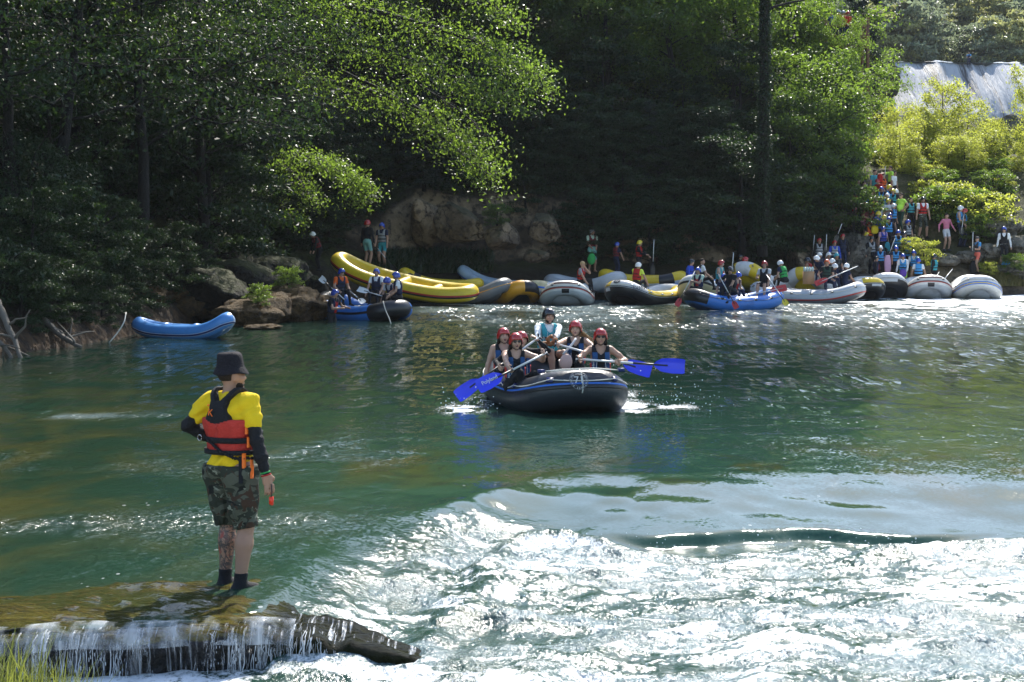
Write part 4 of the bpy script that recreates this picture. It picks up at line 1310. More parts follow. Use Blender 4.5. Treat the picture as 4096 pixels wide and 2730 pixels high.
def sdf(prims, h, k_=.03, infl=0.0, clip=None, wob=None, pad=.05):
    """prims: (group, 'c', a, b, ra, rb) or (group, 'e', centre, radii, rot)"""
    bb = []
    for p in prims:
        if p[1] == 'c':
            r = max(p[4], p[5]) + infl
            bb.append((np.minimum(p[2], p[3]) - r, np.maximum(p[2], p[3]) + r))
        else:
            r = np.abs(p[4]) @ (np.asarray(p[3]) + infl)
            bb.append((p[2] - r, p[2] + r))
    lo = np.min([b[0] for b in bb], 0) - 3 * h; hi = np.max([b[1] for b in bb], 0) + 3 * h
    dim = np.ceil((hi - lo) / h).astype(int) + 1
    V = np.full(dim, .5, np.float32); Lb = np.zeros(dim, np.int8); best = np.full(dim, .5, np.float32)
    names = []
    for p, (b0, b1) in zip(prims, bb):
        if p[0] not in names: names.append(p[0])
        i0 = np.maximum(np.floor((b0 - pad - lo) / h).astype(int), 0); i1 = np.minimum(np.ceil((b1 + pad - lo) / h).astype(int) + 1, dim)
        ax = [lo[q] + h * np.arange(i0[q], i1[q]) for q in range(3)]
        X = np.stack(np.meshgrid(*ax, indexing='ij'), -1)
        if p[1] == 'c':
            a = np.asarray(p[2], float); ba = np.asarray(p[3], float) - a
            t = np.clip(((X - a) @ ba) / (ba @ ba + 1e-9), 0, 1)
            d = np.linalg.norm(X - a - t[..., None] * ba, axis=-1) - (p[4] + t * (p[5] - p[4])) - infl
        else:
            rr = np.asarray(p[3], float) + infl
            Y = (X - p[2]) @ np.asarray(p[4])
            k0 = np.linalg.norm(Y / rr, axis=-1); k1 = np.linalg.norm(Y / rr ** 2, axis=-1)
            d = k0 * (k0 - 1) / np.maximum(k1, 1e-6)
        s = tuple(slice(i0[q], i1[q]) for q in range(3))
        v = V[s]
        kk = p[6] if len(p) > 6 else k_
        hh = np.maximum(kk - np.abs(v - d), 0) / kk
        V[s] = np.minimum(v, d) - hh * hh * kk * .25
        bs = best[s]; m = d < bs
        bs[m] = d[m]; Lb[s][m] = names.index(p[0])
    if clip is not None or wob is not None:
        X = np.stack(np.meshgrid(*[lo[q] + h * np.arange(dim[q]) for q in range(3)], indexing='ij'), -1)
        if wob is not None:
            V = V + np.where(np.abs(V) < .06, wob(X), 0)
        if clip is not None:
            V = np.maximum(V, clip(X))
        V[0] = V[-1] = .5; V[:, 0] = V[:, -1] = .5; V[:, :, 0] = V[:, :, -1] = .5
    Pv, Fq = surfnet(V, lo, h)
    ci = np.clip(np.round((Pv - lo) / h).astype(int), 0, dim - 1)
    lab = Lb[ci[:, 0], ci[:, 1], ci[:, 2]]
    return Pv, Fq, lab[Fq[:, 0]], names

def rotm(axis, a):
    return np.array(Matrix.Rotation(a, 3, axis))

def ik(a, t, l1, l2, pole):
    a = np.asarray(a, float); d = np.asarray(t, float) - a
    L = np.linalg.norm(d); di = d / (L + 1e-9); L = min(max(L, abs(l1 - l2) + .02), (l1 + l2) * .998)
    x = (l1 * l1 - l2 * l2 + L * L) / (2 * L); hh = math.sqrt(max(l1 * l1 - x * x, 0))
    p = np.asarray(pole, float); p = unit(p - (p @ di) * di)
    return a + di * x + p * hh, a + di * L

BULK = [1.0]
class Pose:
    """local frame: faces -Y, Z up, own right hand on -X"""
    def __init__(s, pelvis=(0, 0, .93), lean=0., side=0., twist=0., feet=((-.11, .02, 0), (.11, .0, 0)), hands=((-.29, -.06, .80), (.29, -.06, .80)),
                 head=(0, 0), knee=(0, -1, .15), elbow=((-.5, .8, -.3), (.5, .8, -.3)), sc=1.0, fem=False, toe=(-.12, .12), belly=0.):
        s.sc, s.fem = sc, fem
        s.pelvis = np.asarray(pelvis, float)
        s.up = unit((math.sin(side), -math.sin(lean), math.cos(lean) * math.cos(side)))
        right = np.array((-math.cos(twist), math.sin(twist), 0))
        right = unit(right - (right @ s.up) * s.up)
        s.right = right
        s.fwd = np.cross(s.up, right)      # faces -Y
        if s.fwd[1] > 0 and abs(twist) < 1.2: s.fwd = -s.fwd
        s.R = np.stack([-right, -s.fwd, s.up], 1)      # columns: local x, y(back), z
        sw = .165 if fem else .185
        s.sh_c = s.pelvis + .485 * s.up
        s.neck = s.pelvis + .525 * s.up
        s.shR = s.sh_c + sw * right; s.shL = s.sh_c - sw * right
        yaw, pit = head
        s.RH = np.array(Euler((0, 0, yaw)).to_matrix()) @ np.array(Euler((pit, 0, 0)).to_matrix())
        s.RH = np.array(Euler((0, 0, math.atan2(s.fwd[0], -s.fwd[1]))).to_matrix()) @ s.RH
        hu = s.RH @ np.array((0, 0, 1.0))
        s.headc = s.neck + .055 * s.up + .095 * unit(hu + .25 * s.up) + .02 * (s.RH @ np.array((0, -1., 0)))
        s.elR, s.haR = ik(s.shR, hands[0], .29, .265, elbow[0])
        s.elL, s.haL = ik(s.shL, hands[1], .29, .265, elbow[1])
        s.hipR = s.pelvis + .095 * right - .03 * s.up; s.hipL = s.pelvis - .095 * right - .03 * s.up
        kn = knee if hasattr(knee[0], '__len__') else (knee, knee)
        s.knR, s.anR = ik(s.hipR, np.asarray(feet[0], float) + (0, 0, .08), .43, .43, kn[0])
        s.knL, s.anL = ik(s.hipL, np.asarray(feet[1], float) + (0, 0, .08), .43, .43, kn[1])
        s.toe = toe
        s.belly = belly

    def prims(s, fingers=False, face=False, curl=.9, grip=(None, None)):
        g = []
        up, ri, fw, R_ = s.up, s.right, s.fwd, s.R
        f = s.fem
        pl = s.pelvis
        g += [('pelvis', 'e', pl + .01 * up, (.165 if f else .16, .118, .125), R_),
              ('torso', 'e', pl + .17 * up + (.012 + s.belly) * fw, (.132 if f else .15, .105 + s.belly, .17), R_),
              ('torso', 'e', pl + .36 * up + (.0) * fw, (.155 if f else .178, .118, .19), R_),
              ('torso', 'c', s.shR - .035 * ri - .01 * up, s.shL + .035 * ri - .01 * up, .062, .062)]
        if f:
            g += [('torso', 'e', pl + .355 * up + .085 * fw - .07 * ri, (.07, .06, .065), R_), ('torso', 'e', pl + .355 * up + .085 * fw + .07 * ri, (.07, .06, .065), R_)]
        H = s.RH; hc = s.headc
        g += [('neck', 'c', pl + .47 * up, hc - .05 * (H @ np.array((0, 0, 1.))) + .012 * (H @ np.array((0, 1., 0))), .056 if not f else .05, .05 if not f else .045)]
        hp = lambda x, y, z: hc + H @ np.array((x, y, z))
        g += [('head', 'e', hp(0, .012, .025), (.074, .095, .095), H), ('head', 'e', hp(0, -.028, -.04), (.058, .065, .075), H)]
        if face:
            g += [('head', 'c', hp(0, -.088, .0), hp(0, -.108, -.03), .010, .014, .012), ('head', 'c', hp(0, -.078, -.098), hp(0, -.085, -.098), .018, .018),
                  ('head', 'c', hp(-.032, -.08, .018), hp(.032, -.08, .018), .014, .014), ('lip', 'c', hp(-.018, -.094, -.064), hp(.018, -.094, -.064), .007, .007, .01),
                  ('head', 'c', hp(-.045, -.062, -.028), hp(-.05, -.05, -.03), .02, .02), ('head', 'c', hp(.045, -.062, -.028), hp(.05, -.05, -.03), .02, .02)]
        else:
            g += [('head', 'c', hp(0, -.085, .0), hp(0, -.105, -.03), .012, .016, .02)]
        for sx in (-1, 1):
            g.append(('head', 'e', hp(.075 * sx, .012, -.01), (.012, .022, .034), H, .015))
        for sd_, sh, el, ha in (('R', s.shR, s.elR, s.haR), ('L', s.shL, s.elL, s.haL)):
            m = sh + .55 * (el - sh)
            w = .9 if f else 1
            g += [('sleeve', 'c', sh - .01 * up, m, .06 * w, .047 * w), ('uarm', 'c', m, el, .046 * w, .040 * w), ('farm', 'c', el, el + .45 * (ha - el), .041 * w, .042 * w),
                  ('farm', 'c', el + .45 * (ha - el), ha, .042 * w, .028 * w)]
            d = unit(ha - el)
            inn = unit(ri * (1 if sd_ == 'L' else -1) - (ri @ d) * d * (1 if sd_ == 'L' else -1))   # towards the body
            pal = unit(np.cross(d, fw) if abs(d @ fw) < .9 else np.cross(d, up))
            gr = grip[0 if sd_ == 'R' else 1]
            if not fingers:
                g += [('hand', 'c', ha + .01 * d, ha + .09 * d, .034, .030), ('hand', 'c', ha + .02 * d + .02 * fw, ha + .06 * d + .045 * fw, .015, .013)]
            else:
                n = inn if gr is None else unit(np.asarray(gr, float))          # palm faces along n
                ac = unit(np.cross(d, n))                                      # across the knuckles
                if ac @ fw < 0: ac = -ac                                        # thumb side forwards
                Rm = np.stack([ac, n, d], 1)
                g.append(('hand', 'e', ha + .045 * d, (.043, .019, .052), Rm, .015))
                for q, (o_, ln) in enumerate(((.032, .9), (.011, 1.0), (-.011, .95), (-.031, .78))):
                    k0 = ha + .088 * d + o_ * ac * 1.05
                    a1, a2, a3 = .35 * curl, 1.05 * curl, 1.7 * curl
                    p1 = k0 + ln * .042 * (math.cos(a1) * d + math.sin(a1) * n)
                    p2 = p1 + ln * .027 * (math.cos(a2) * d + math.sin(a2) * n)
                    p3 = p2 + ln * .02 * (math.cos(a3) * d + math.sin(a3) * n)
                    g += [('hand', 'c', k0, p1, .0098, .0090, .006), ('hand', 'c', p1, p2, .0090, .0082, .006), ('hand', 'c', p2, p3, .0082, .0072, .006)]
                t0 = ha + .02 * d + .034 * ac; t1 = t0 + .038 * unit(d * .7 + ac * .7 + n * .45); t2 = t1 + .028 * unit(d * .8 + n * .6)
                g += [('hand', 'c', t0, t1, .014, .0115, .012), ('hand', 'c', t1, t2, .0112, .009, .008)]
        for hi, kn, an, tx in ((s.hipR, s.knR, s.anR, s.toe[0]), (s.hipL, s.knL, s.anL, s.toe[1])):
            m = hi + .62 * (kn - hi)
            w = (1.04 if f else 1) * BULK[0]
            g += [('thigh', 'c', hi, m, .088 * w, .070 * w), ('knee', 'c', m, kn, .070 * w, .054), ('calf', 'c', kn, kn + .3 * (an - kn), .054 * w, .056 * w), ('calf', 'c', kn + .3 * (an - kn), an, .057 * w, .037)]
            cd = unit(an - kn)
            bk = -fw - (-fw @ cd) * cd
            g.append(('calf', 'c', kn + .2 * (an - kn) + .018 * bk, kn + .45 * (an - kn) + .016 * bk, .040, .036))
            td = unit((tx, 0, 0) + np.array((fw[0], fw[1], 0)))
            g += [('foot', 'c', an + (0, 0, -.01), an + .13 * td + (0, 0, -.045), .042, .036), ('foot', 'c', an - .05 * td + (0, 0, -.04), an + .18 * td + (0, 0, -.053), .034, .026)]
        return g

_SK = {}
def skin(t=0):
    cols = [(.42, .24, .16), (.36, .20, .13), (.48, .29, .20), (.25, .135, .085), (.46, .27, .19)]
    if t not in _SK:
        _SK[t] = mat("skin_%d" % t, cols[t], .5, .08, 12, spec=.4)
    return _SK[t]

PAL = dict(white=(.78, .78, .76), black=(.012, .012, .014), navy=(.014, .020, .05), red=(.42, .022, .018), maroon=(.16, .02, .025), blue=(.025, .07, .42), royal=(.03, .06, .33),
           sky=(.06, .30, .62), teal=(.05, .33, .38), yellow=(.72, .55, .03), neon=(.50, .85, .10), neonyellow=(.62, .78, .08), orange=(.70, .12, .02), grey=(.30, .31, .32),
           dgrey=(.06, .062, .065), pink=(.55, .17, .24), coral=(.75, .16, .11), tan=(.48, .33, .17), green=(.04, .34, .08), paleteal=(.24, .50, .46), mint=(.5, .62, .48),
           lilac=(.45, .28, .40), purple=(.10, .05, .30), lightgrey=(.52, .53, .54), hair=(.025, .016, .010), blond=(.34, .20, .09), dgreen=(.03, .06, .045), brick=(.5, .05, .03), camo=(.12, .12, .06), crewblue=(.022, .075, .19))
def cloth(nm, rough=.8):
    if nm == 'camo':
        return CAMO
    return mat("cloth_" + nm, PAL[nm], rough, .16, 14, .012, 60, spec=.3)
def plastic(nm):
    return mat("plastic_" + nm, PAL[nm], .22, .05, 6, spec=.5, coat=.5)

def camo_mat():
    m = bpy.data.materials.new("camouflage_cloth")
    k = N(m)
    co = k.coord()
    mp = k.n("ShaderNodeMapping"); mp.inputs['Scale'].default_value = (1, 1, 1.7); mp.inputs['Rotation'].default_value = (.3, .6, .2); k.l(co, mp.inputs[0])
    a = k.noise(7, 2, .45, mp.outputs[0], 1.2); b = k.noise(9, 2, .45, k.coord(), 1.5); c_ = k.noise(5.5, 2, .5, mp.outputs[0], .8)
    cc = k.mix(k.ramp(a.outputs[0], .49, .51), (.030, .036, .026), (.085, .092, .068))
    cc = k.mix(k.ramp(b.outputs[0], .57, .585), cc, (.055, .032, .020))
    cc = k.mix(k.ramp(c_.outputs[0], .60, .615), cc, (.012, .013, .011))
    cc = k.mix(k.ramp(k.noise(12, 2, .5, mp.outputs[0], 1.0).outputs[0], .66, .675), cc, (.20, .21, .165))
    k.l(cc, k.p.inputs['Base Color']); k.p.inputs['Roughness'].default_value = .85
    k.p.inputs['Specular IOR Level'].default_value = .25
    wr = k.noise(10, 3, .5, co); k.l(k.bump(wr.outputs[0], .02), k.p.inputs['Normal'])
    return m
CAMO = camo_mat()

# -- helmet: shell with ear covers, rim, vents ------------------------------
def helmet_mesh(shell, dark, vents=True, brim=False):
    mb = MB()
    na, nr = 28, 11
    th = np.linspace(0, 2 * np.pi, na, endpoint=False)            # 0 = front (-Y)
    cut = .028 - .085 * sstep(.5, 1.25, np.minimum(th, 2 * np.pi - th)) 
    for q, (rx, ry, rz) in enumerate(((.114, .132, .104),)):
        V = []
        for i in range(nr):
            a = i / (nr - 1)
            zt = math.cos(a * math.pi / 2)
            z = np.where(zt * rz > 0, 0, 0) + cut + (rz + .018 - cut) * math.cos(a * math.pi / 2)
            rr = math.sin(a * math.pi / 2) ** .9
            bulge = 1 - .06 * np.clip((.0 - (z - .03)) / .08, 0, 1)
            V.append(np.stack([rx * rr * np.sin(th) * bulge, .012 - ry * rr * np.cos(th) * bulge, z], -1))
        V = np.array(V)
        # thickness: rim turns inwards
        V = np.concatenate([V, (V[-1:] - (0, .012, 0)) * (.985, .985, 1) + (0, .012, -.004), (V[-1:] - (0, .012, 0)) * (.90, .90, 1) + (0, .012, .004)])
        Fq = grid_faces(len(V), na, True)
        mi = np.zeros(len(Fq), int); mi[-na * 1:] = 1
        mb.add(V.reshape(-1, 3), Fq[:, ::-1], mi)
    if vents:
        for a in (-.9, -.42, .42, .9, 2.2, -2.2, 2.8, -2.8):
            for zz in (.088,):
                rr = .80
                c0 = np.array((.114 * rr * math.sin(a), .012 - .132 * rr * math.cos(a), zz))
                n = unit((c0[0] / .114 ** 2, (c0[1] - .012) / .132 ** 2, (c0[2] - .018) / .104 ** 2))
                t1 = unit(np.cross((0, 0, 1), n)); t2 = np.cross(n, t1)
                # lies on the shell
                z_on = .018 + .104 * math.sqrt(max(0, 1 - rr ** 2 * .93))
                c0[2] = z_on
                aa = np.linspace(0, 6.283, 8, endpoint=False)
                V = [c0 + n * .004] + [c0 + n * .003 + t1 * .017 * math.cos(x) + t2 * .007 * math.sin(x) for x in aa]
                mb.add(V, [(0, 1 + i, 1 + (i + 1) % 8) for i in range(8)], 1)
    return mb.mesh("helmet", [shell, dark])
_HM = {}
DARKPL = mat("dark_plastic", (.015, .015, .016), .45, .1)
def helmet(col):
    if col not in _HM:
        _HM[col] = helmet_mesh(plastic(col), DARKPL)
    return _HM[col]

def frame4(R3, t):
    M = Matrix([[*R3[i], t[i]] for i in range(3)] + [[0, 0, 0, 1]])
    return M

def ell_mesh(name, c, r, Rm, m, sub=IV3, fc=IF3, zmin=None):
    V = sub * np.array(r)
    if zmin is not None:
        V[:, 2] = np.maximum(V[:, 2], zmin)
    return fastmesh(name, V @ np.asarray(Rm).T + c, fc, True, [m])

def person(label, loc, face=0, po=None, h=.026, sk=0, shirt='black', sleeve='tee', pants='black', leg='short', vest=None, vest2=None, head='blue', hair='hair', shoes='black', sc=1.0,
           glasses=False, group=None, fingers=False, detail=False, beard=False, bag=None, lng=False, grip=(None, None), curl=1.1, mouth=False, base='loc'):
    """face: degrees, 0 looks at the camera, 90 to the right of the picture, 180 away"""
    po = po or Pose()
    o = thing("person", label, "person", tuple(loc), R(face), group)
    o.scale = (sc, sc, sc)
    pr = po.prims(fingers, detail, curl, grip)
    V, Fq, lab, names = sdf(pr, h, .03)
    mats = [skin(sk), cloth(shirt) if shirt != 'none' else skin(sk), cloth(pants), cloth(shoes) if shoes else skin(sk), mat('lip_skin', (.36, .15, .115), .45, .05) if detail else skin(sk)]
    cov = {'torso': 1 if shirt != 'none' else 0, 'pelvis': 2, 'thigh': 2, 'lip': 4, 'foot': 3 if shoes else 0}
    if sleeve in ('tee', 'long') and shirt != 'none': cov['sleeve'] = 1
    if sleeve == 'long' and shirt != 'none': cov['uarm'] = cov['farm'] = 1
    if leg in ('long', 'knee'): cov['knee'] = 2
    if leg == 'long': cov['calf'] = 2
    lut = np.array([cov.get(n, 0) for n in names])
    obj("body", fastmesh("body", V, Fq, True, mats, lut[lab]), o)
    H = po.RH; hc = po.headc
    hp = lambda x, y, z: hc + H @ np.array((x, y, z))
    if head in ('bare',):
        cap = [('hair', 'e', hp(0, .02, .035), (.082, .100, .095), H)]
        Vh, Fh, _, _ = sdf(cap, min(h, .02), clip=lambda X: np.maximum(-((X - hp(0, -.055, .045)) @ (H @ np.array((0, .75, .66)))), -((X - hp(0, 0, -.03)) @ (H @ np.array((0, .5, 1.))))))
        obj("hair", fastmesh("hair", Vh, Fh, True, [cloth(hair)]), o)
    elif head in ('cap', 'beanie'):
        Vh, Fh, _, _ = sdf([('cap', 'e', hp(0, .012, .05), (.086, .105, .088), H)], min(h, .02), clip=lambda X: -((X - hp(0, 0, .02)) @ (H @ np.array((0, .1, 1.)))))
        hat = obj("hat", fastmesh("hat", Vh, Fh, True, [cloth('tan' if head == 'cap' else 'dgrey')]), o)
        if head == 'cap':
            aa = np.linspace(-1.2, 1.2, 9)
            V_ = [hp(.075 * math.sin(a), -.075 * math.cos(a) + .01, .04) for a in aa] + [hp(.07 * math.sin(a), -.105 - .075 * math.cos(a), .025) for a in aa] + \
                 [hp(.075 * math.sin(a), -.075 * math.cos(a) + .01, .03) for a in aa] + [hp(.07 * math.sin(a), -.105 - .075 * math.cos(a), .018) for a in aa]
            f4 = grid_faces(2, 9)
            obj("peak", fastmesh("peak", np.array(V_), np.concatenate([f4, f4[:, ::-1] + 18]), True, [cloth('tan')]), o)
    else:
        hm = obj("helmet", helmet(head), o)
        hm.matrix_local = frame4(H * 1.04, hp(0, 0, .012))
        if detail or h < .02:
            mb = MB()
            for sx in (-1, 1):
                addtube(mb, spline([hp(.088 * sx, -.01, -.01), hp(.075 * sx, -.04, -.075), hp(.02 * sx, -.07, -.118), hp(0, -.072, -.122)], 9), .006, 5)
            mb.build("chin_strap", DARKPL, o)
    if glasses:
        mb = MB()
        for sx in (-1, 1):
            mb.add(IV3[:, [0, 1, 2]] * (.027, .010, .020) @ H.T + hp(.031 * sx, -.094, .008), IF3)
        addtube(mb, [hp(-.03, -.096, .014), hp(.03, -.096, .014)], .005, 5)
        for sx in (-1, 1):
            addtube(mb, [hp(.055 * sx, -.086, .012), hp(.08 * sx, -.01, .01)], .004, 5)
        mb.build("sunglasses", DARKPL, o)
    elif detail:
        for sx in (-1, 1):
            e = obj("eye", ell_mesh("eye", hp(.030 * sx, -.089, .004), (.013, .006, .006), H, mat("eye_white", (.35, .33, .31), .3, .02)), o)
            obj("pupil", ell_mesh("pupil", hp(.030 * sx, -.0945, .004), (.006, .003, .006), H, mat("pupil", (.02, .012, .008), .2, .02)), e)
            obj("eyebrow", ell_mesh("eyebrow", hp(.031 * sx, -.094, .024), (.019, .005, .0045), H, cloth('hair')), o)
    if mouth:
        obj("mouth", ell_mesh("mouth", hp(0, -.0965, -.066), (.019, .007, .014 if mouth == 'open' else .006), H, mat("mouth", (.10, .02, .02) if mouth == 'open' else (.6, .5, .45), .5, .05)), o)
    if beard:
        Vh, Fh, _, _ = sdf([('b', 'e', hp(0, -.03, -.055), (.064, .066, .074), H)], min(h, .012), clip=lambda X: np.maximum((X - hp(0, 0, -.045)) @ (H @ np.array((0, -.35, 1.))), -.022 + np.linalg.norm((X - hp(0, -.1, -.064)) * (.8, 1, 1.6), axis=-1) * -1 + 0))
        obj("beard", fastmesh("beard", Vh, Fh, True, [cloth('hair')]), o)
    if lng:
        rg = np.random.RandomState(int(abs(hc[2]) * 1000) % 99)
        mb = MB()
        for q in range(16):
            a = rg.rand() * 3.4 - 1.7
            sx = math.sin(a)
            p0 = hp(.075 * sx, .05 * math.cos(a), -.03); ln = .22 + .14 * rg.rand()
            w = .09 if lng == 'wind' else .0
            addtube(mb, spline([p0, p0 + np.array((w * 1.0 + .02 * sx, .03, -.3 * ln)), p0 + np.array((w * 2.1 + .035 * sx + .03 * rg.randn(), .04, -.62 * ln)), p0 + np.array((w * 2.6 + .04 * rg.randn(), .03, -ln))], 8), np.linspace(.022, .006, 8), 6)
        mb.build("hair", cloth('blond' if lng == 'wind' else 'hair'), o)
    if vest:
        up, fw, ri = po.up, po.fwd, po.right
        tor = [p for p in pr if p[0] == 'torso']
        c1 = po.pelvis + .10 * up; c2 = po.pelvis + .50 * up
        def clip(X):
            z = (X - po.pelvis) @ up; x = np.abs((X - po.pelvis) @ ri); y = (X - po.pelvis) @ fw
            a = np.maximum(.09 - z, z - .545)
            neck = .085 - np.sqrt(x ** 2 + ((y - .04) * .8) ** 2 + np.maximum(.45 - z, 0) ** 2 * .5)     # neck hole
            arm = np.where(z > .27, x - .135, x - .26)                                              # arm holes
            return np.maximum(np.maximum(a, neck), arm)
        Vv, Fv, _, _ = sdf(tor, min(h, .022), .03, .032, clip)
        ctr = Vv[Fv].mean(1)
        x = (ctr - po.pelvis) @ ri; z = (ctr - po.pelvis) @ up; y = (ctr - po.pelvis) @ fw
        mi = np.zeros(len(Fv), int)
        if vest2:
            mi[np.abs(x) < .055] = 1
            if vest2 == 'crew':                                   # black centre, blue side panels, red flanks
                mi[np.abs(x) < .04] = 1; mi[z > .45] = 1; mi[(np.abs(x) > .14) & (z < .28)] = 2; mi[z < .12] = 1
        else:
            mi[np.abs(z - .2) < .018] = 1; mi[np.abs(z - .32) < .014] = 1
        vo = obj("life_vest", fastmesh("life_vest", Vv, Fv, True, [cloth(vest), cloth('black' if (vest2 in (None, 'crew')) else vest2), cloth('brick')], mi), o)
        if detail:
            # white piping, maker's lettering down the side panel, round emblem
            mb = MB()
            for sx in (-1, 1):
                pts = [po.pelvis + up * z_ + ri * sx * (.056 + .02 * math.sin(z_ * 9)) + fw * (yf) for z_, yf in ((.12, .152), (.2, .155), (.28, .158), (.36, .156), (.43, .135))]
                addtube(mb, spline(pts, 10), .0035, 4)
            mb.build("piping", cloth('white'), vo)
            t = lettering("aquadesign", .052, cloth('white'), vo)
            xd = up; zd = fw; 
            yd = np.cross(zd, xd)
            q = po.pelvis + .13 * up + .105 * (ri) + .150 * fw
            t.matrix_local = frame4(np.stack([xd, yd, zd], 1), q)
            t = lettering("a", .055, cloth('white'), vo); t.name = "emblem"
            q = po.pelvis + .37 * up - .10 * ri + .153 * fw
            t.matrix_local = frame4(np.stack([-ri, up, fw], 1), q)
    return o

def lettering(text, size, m, parent=None, align='LEFT', extr=.0015):
    cu = bpy.data.curves.new("lettering", 'FONT')
    cu.body = text; cu.size = size; cu.align_x = align; cu.extrude = extr
    ob = bpy.data.objects.new("lettering_tmp", cu)
    COL.objects.link(ob)
    dg = bpy.context.evaluated_depsgraph_get()
    me = bpy.data.meshes.new_from_object(ob.evaluated_get(dg))
    bpy.data.objects.remove(ob); bpy.data.curves.remove(cu)
    me.materials.clear(); me.materials.append(m)
    return obj("lettering", me, parent)

# -- ready poses ------------------------------------------------------------
def stand(head=(0, 0), hands=None, lean=0., wide=.11, **kw):
    a = dict(lean=lean, head=head, feet=((-wide, .02, 0), (wide, -.02, 0)))
    if hands is not None: a['hands'] = hands
    a.update(kw)
    return Pose(**a)

def sit(head=(0, 0), hands=((-.22, -.32, .35), (.22, -.32, .35)), lean=.15, seat=.12, feet=None, **kw):
    """pelvis `seat` above the origin, which is the surface sat on"""
    a = dict(pelvis=(0, 0, seat), lean=lean, head=head, hands=hands, feet=feet or ((-.13, -.50, -.30), (.13, -.50, -.30)), knee=(0, -.6, 1))
    a.update(kw)
    return Pose(**a)

# -- paddle -------------------------------------------------------------------
WHITE_METAL = mat("pale_shaft", (.62, .62, .60), .3, .06, 10)
def paddle(label, grip, tip, blade='blue', shaft='pale', flat=(0, 0, 1), bl=.46, bw=.20, group=None, mark=False, dark_from=.55):
    grip = np.asarray(grip, float); tip = np.asarray(tip, float)
    L = np.linalg.norm(tip - grip); d = (tip - grip) / L
    n = np.asarray(flat, float); n = unit(n - (n @ d) * d); w = np.cross(d, n)
    o = thing("paddle", label, "paddle", tuple(grip), 0, group)
    mb = MB()
    e = L - bl * .55
    a = L * dark_from
    addtube(mb, [d * 0, d * a], .0165, 8, 0); addtube(mb, [d * a, d * e], .0165, 8, 1)
    mb.build("shaft", [WHITE_METAL, DARKPL] if shaft == 'pale' else [DARKPL, DARKPL], o)
    mb = MB(); addtube(mb, spline([-w * .055 - d * .005, -w * .03 + d * .012, d * .02, w * .03 + d * .012, w * .055 - d * .005], 9), .016, 7)
    mb.build("grip", DARKPL, o)
    # blade: shield outline with a central rib, slightly dished
    ns, nw = 14, 9
    sL = np.linspace(0, 1, ns)
    hw = bw / 2 * np.clip(np.interp(sL, [0, .08, .25, .6, .93, 1], [.12, .45, .86, 1.0, .97, .86]), 0, 1)
    V = []
    for sgn in (1, -1):
        for i in range(ns):
            for j in range(nw):
                y = (j / (nw - 1) * 2 - 1)
                rib = .013 * math.exp(-(y / .16) ** 2) * (1 - sL[i] * .8)
                tk = .004 * (1 - abs(y) ** 4) + rib
                V.append(d * (L - bl + bl * sL[i]) + w * hw[i] * y + n * (.018 * y * y + sgn * tk))
    V = np.array(V)
    f4 = grid_faces(ns, nw)
    b = obj("blade", fastmesh("blade", V, np.concatenate([f4, f4[:, ::-1] + ns * nw]), True, [mat("blade_" + blade, PAL[blade] if blade != 'blue' else (.035, .055, .80), .32, .04, 8)]), o)
    if mark:
        t = lettering("Polyland", .085, cloth('white'), b)
        zd = n if n[1] < 0 else -n
        xd = d * (-1 if d[0] < 0 else 1); yd = np.cross(zd, xd)
        t.matrix_local = frame4(np.stack([xd, yd, zd], 1), d * (L - (.08 if d[0] < 0 else .4)) + yd * -.01 + zd * .026)
    return o
# ---------------------------------------------------------------- inflatable rafts
RUB = {}
def rubber(nm, col=None, rough=.38):
    if nm not in RUB:
        base = dict(yellow=(.66, .46, .015), grey=(.15, .155, .16), dgrey=(.026, .029, .035), black=(.012, .012, .014), white=(.62, .61, .58), lightgrey=(.42, .44, .46), blue=(.035, .17, .52),
                    lblue=(.07, .24, .55), paleblue=(.34, .44, .56), orange=(.72, .33, .02), red=(.42, .03, .02), navy=(.012, .022, .12), cream=(.62, .52, .30), stripeblue=(.03, .16, .62), brown=(.16, .06, .04))
        RUB[nm] = mat("rubber_" + nm, col or base[nm], rough, .10, 3, .006, 14, spec=.5, dirt=tuple(x * .55 for x in (col or base[nm])))
    return RUB[nm]

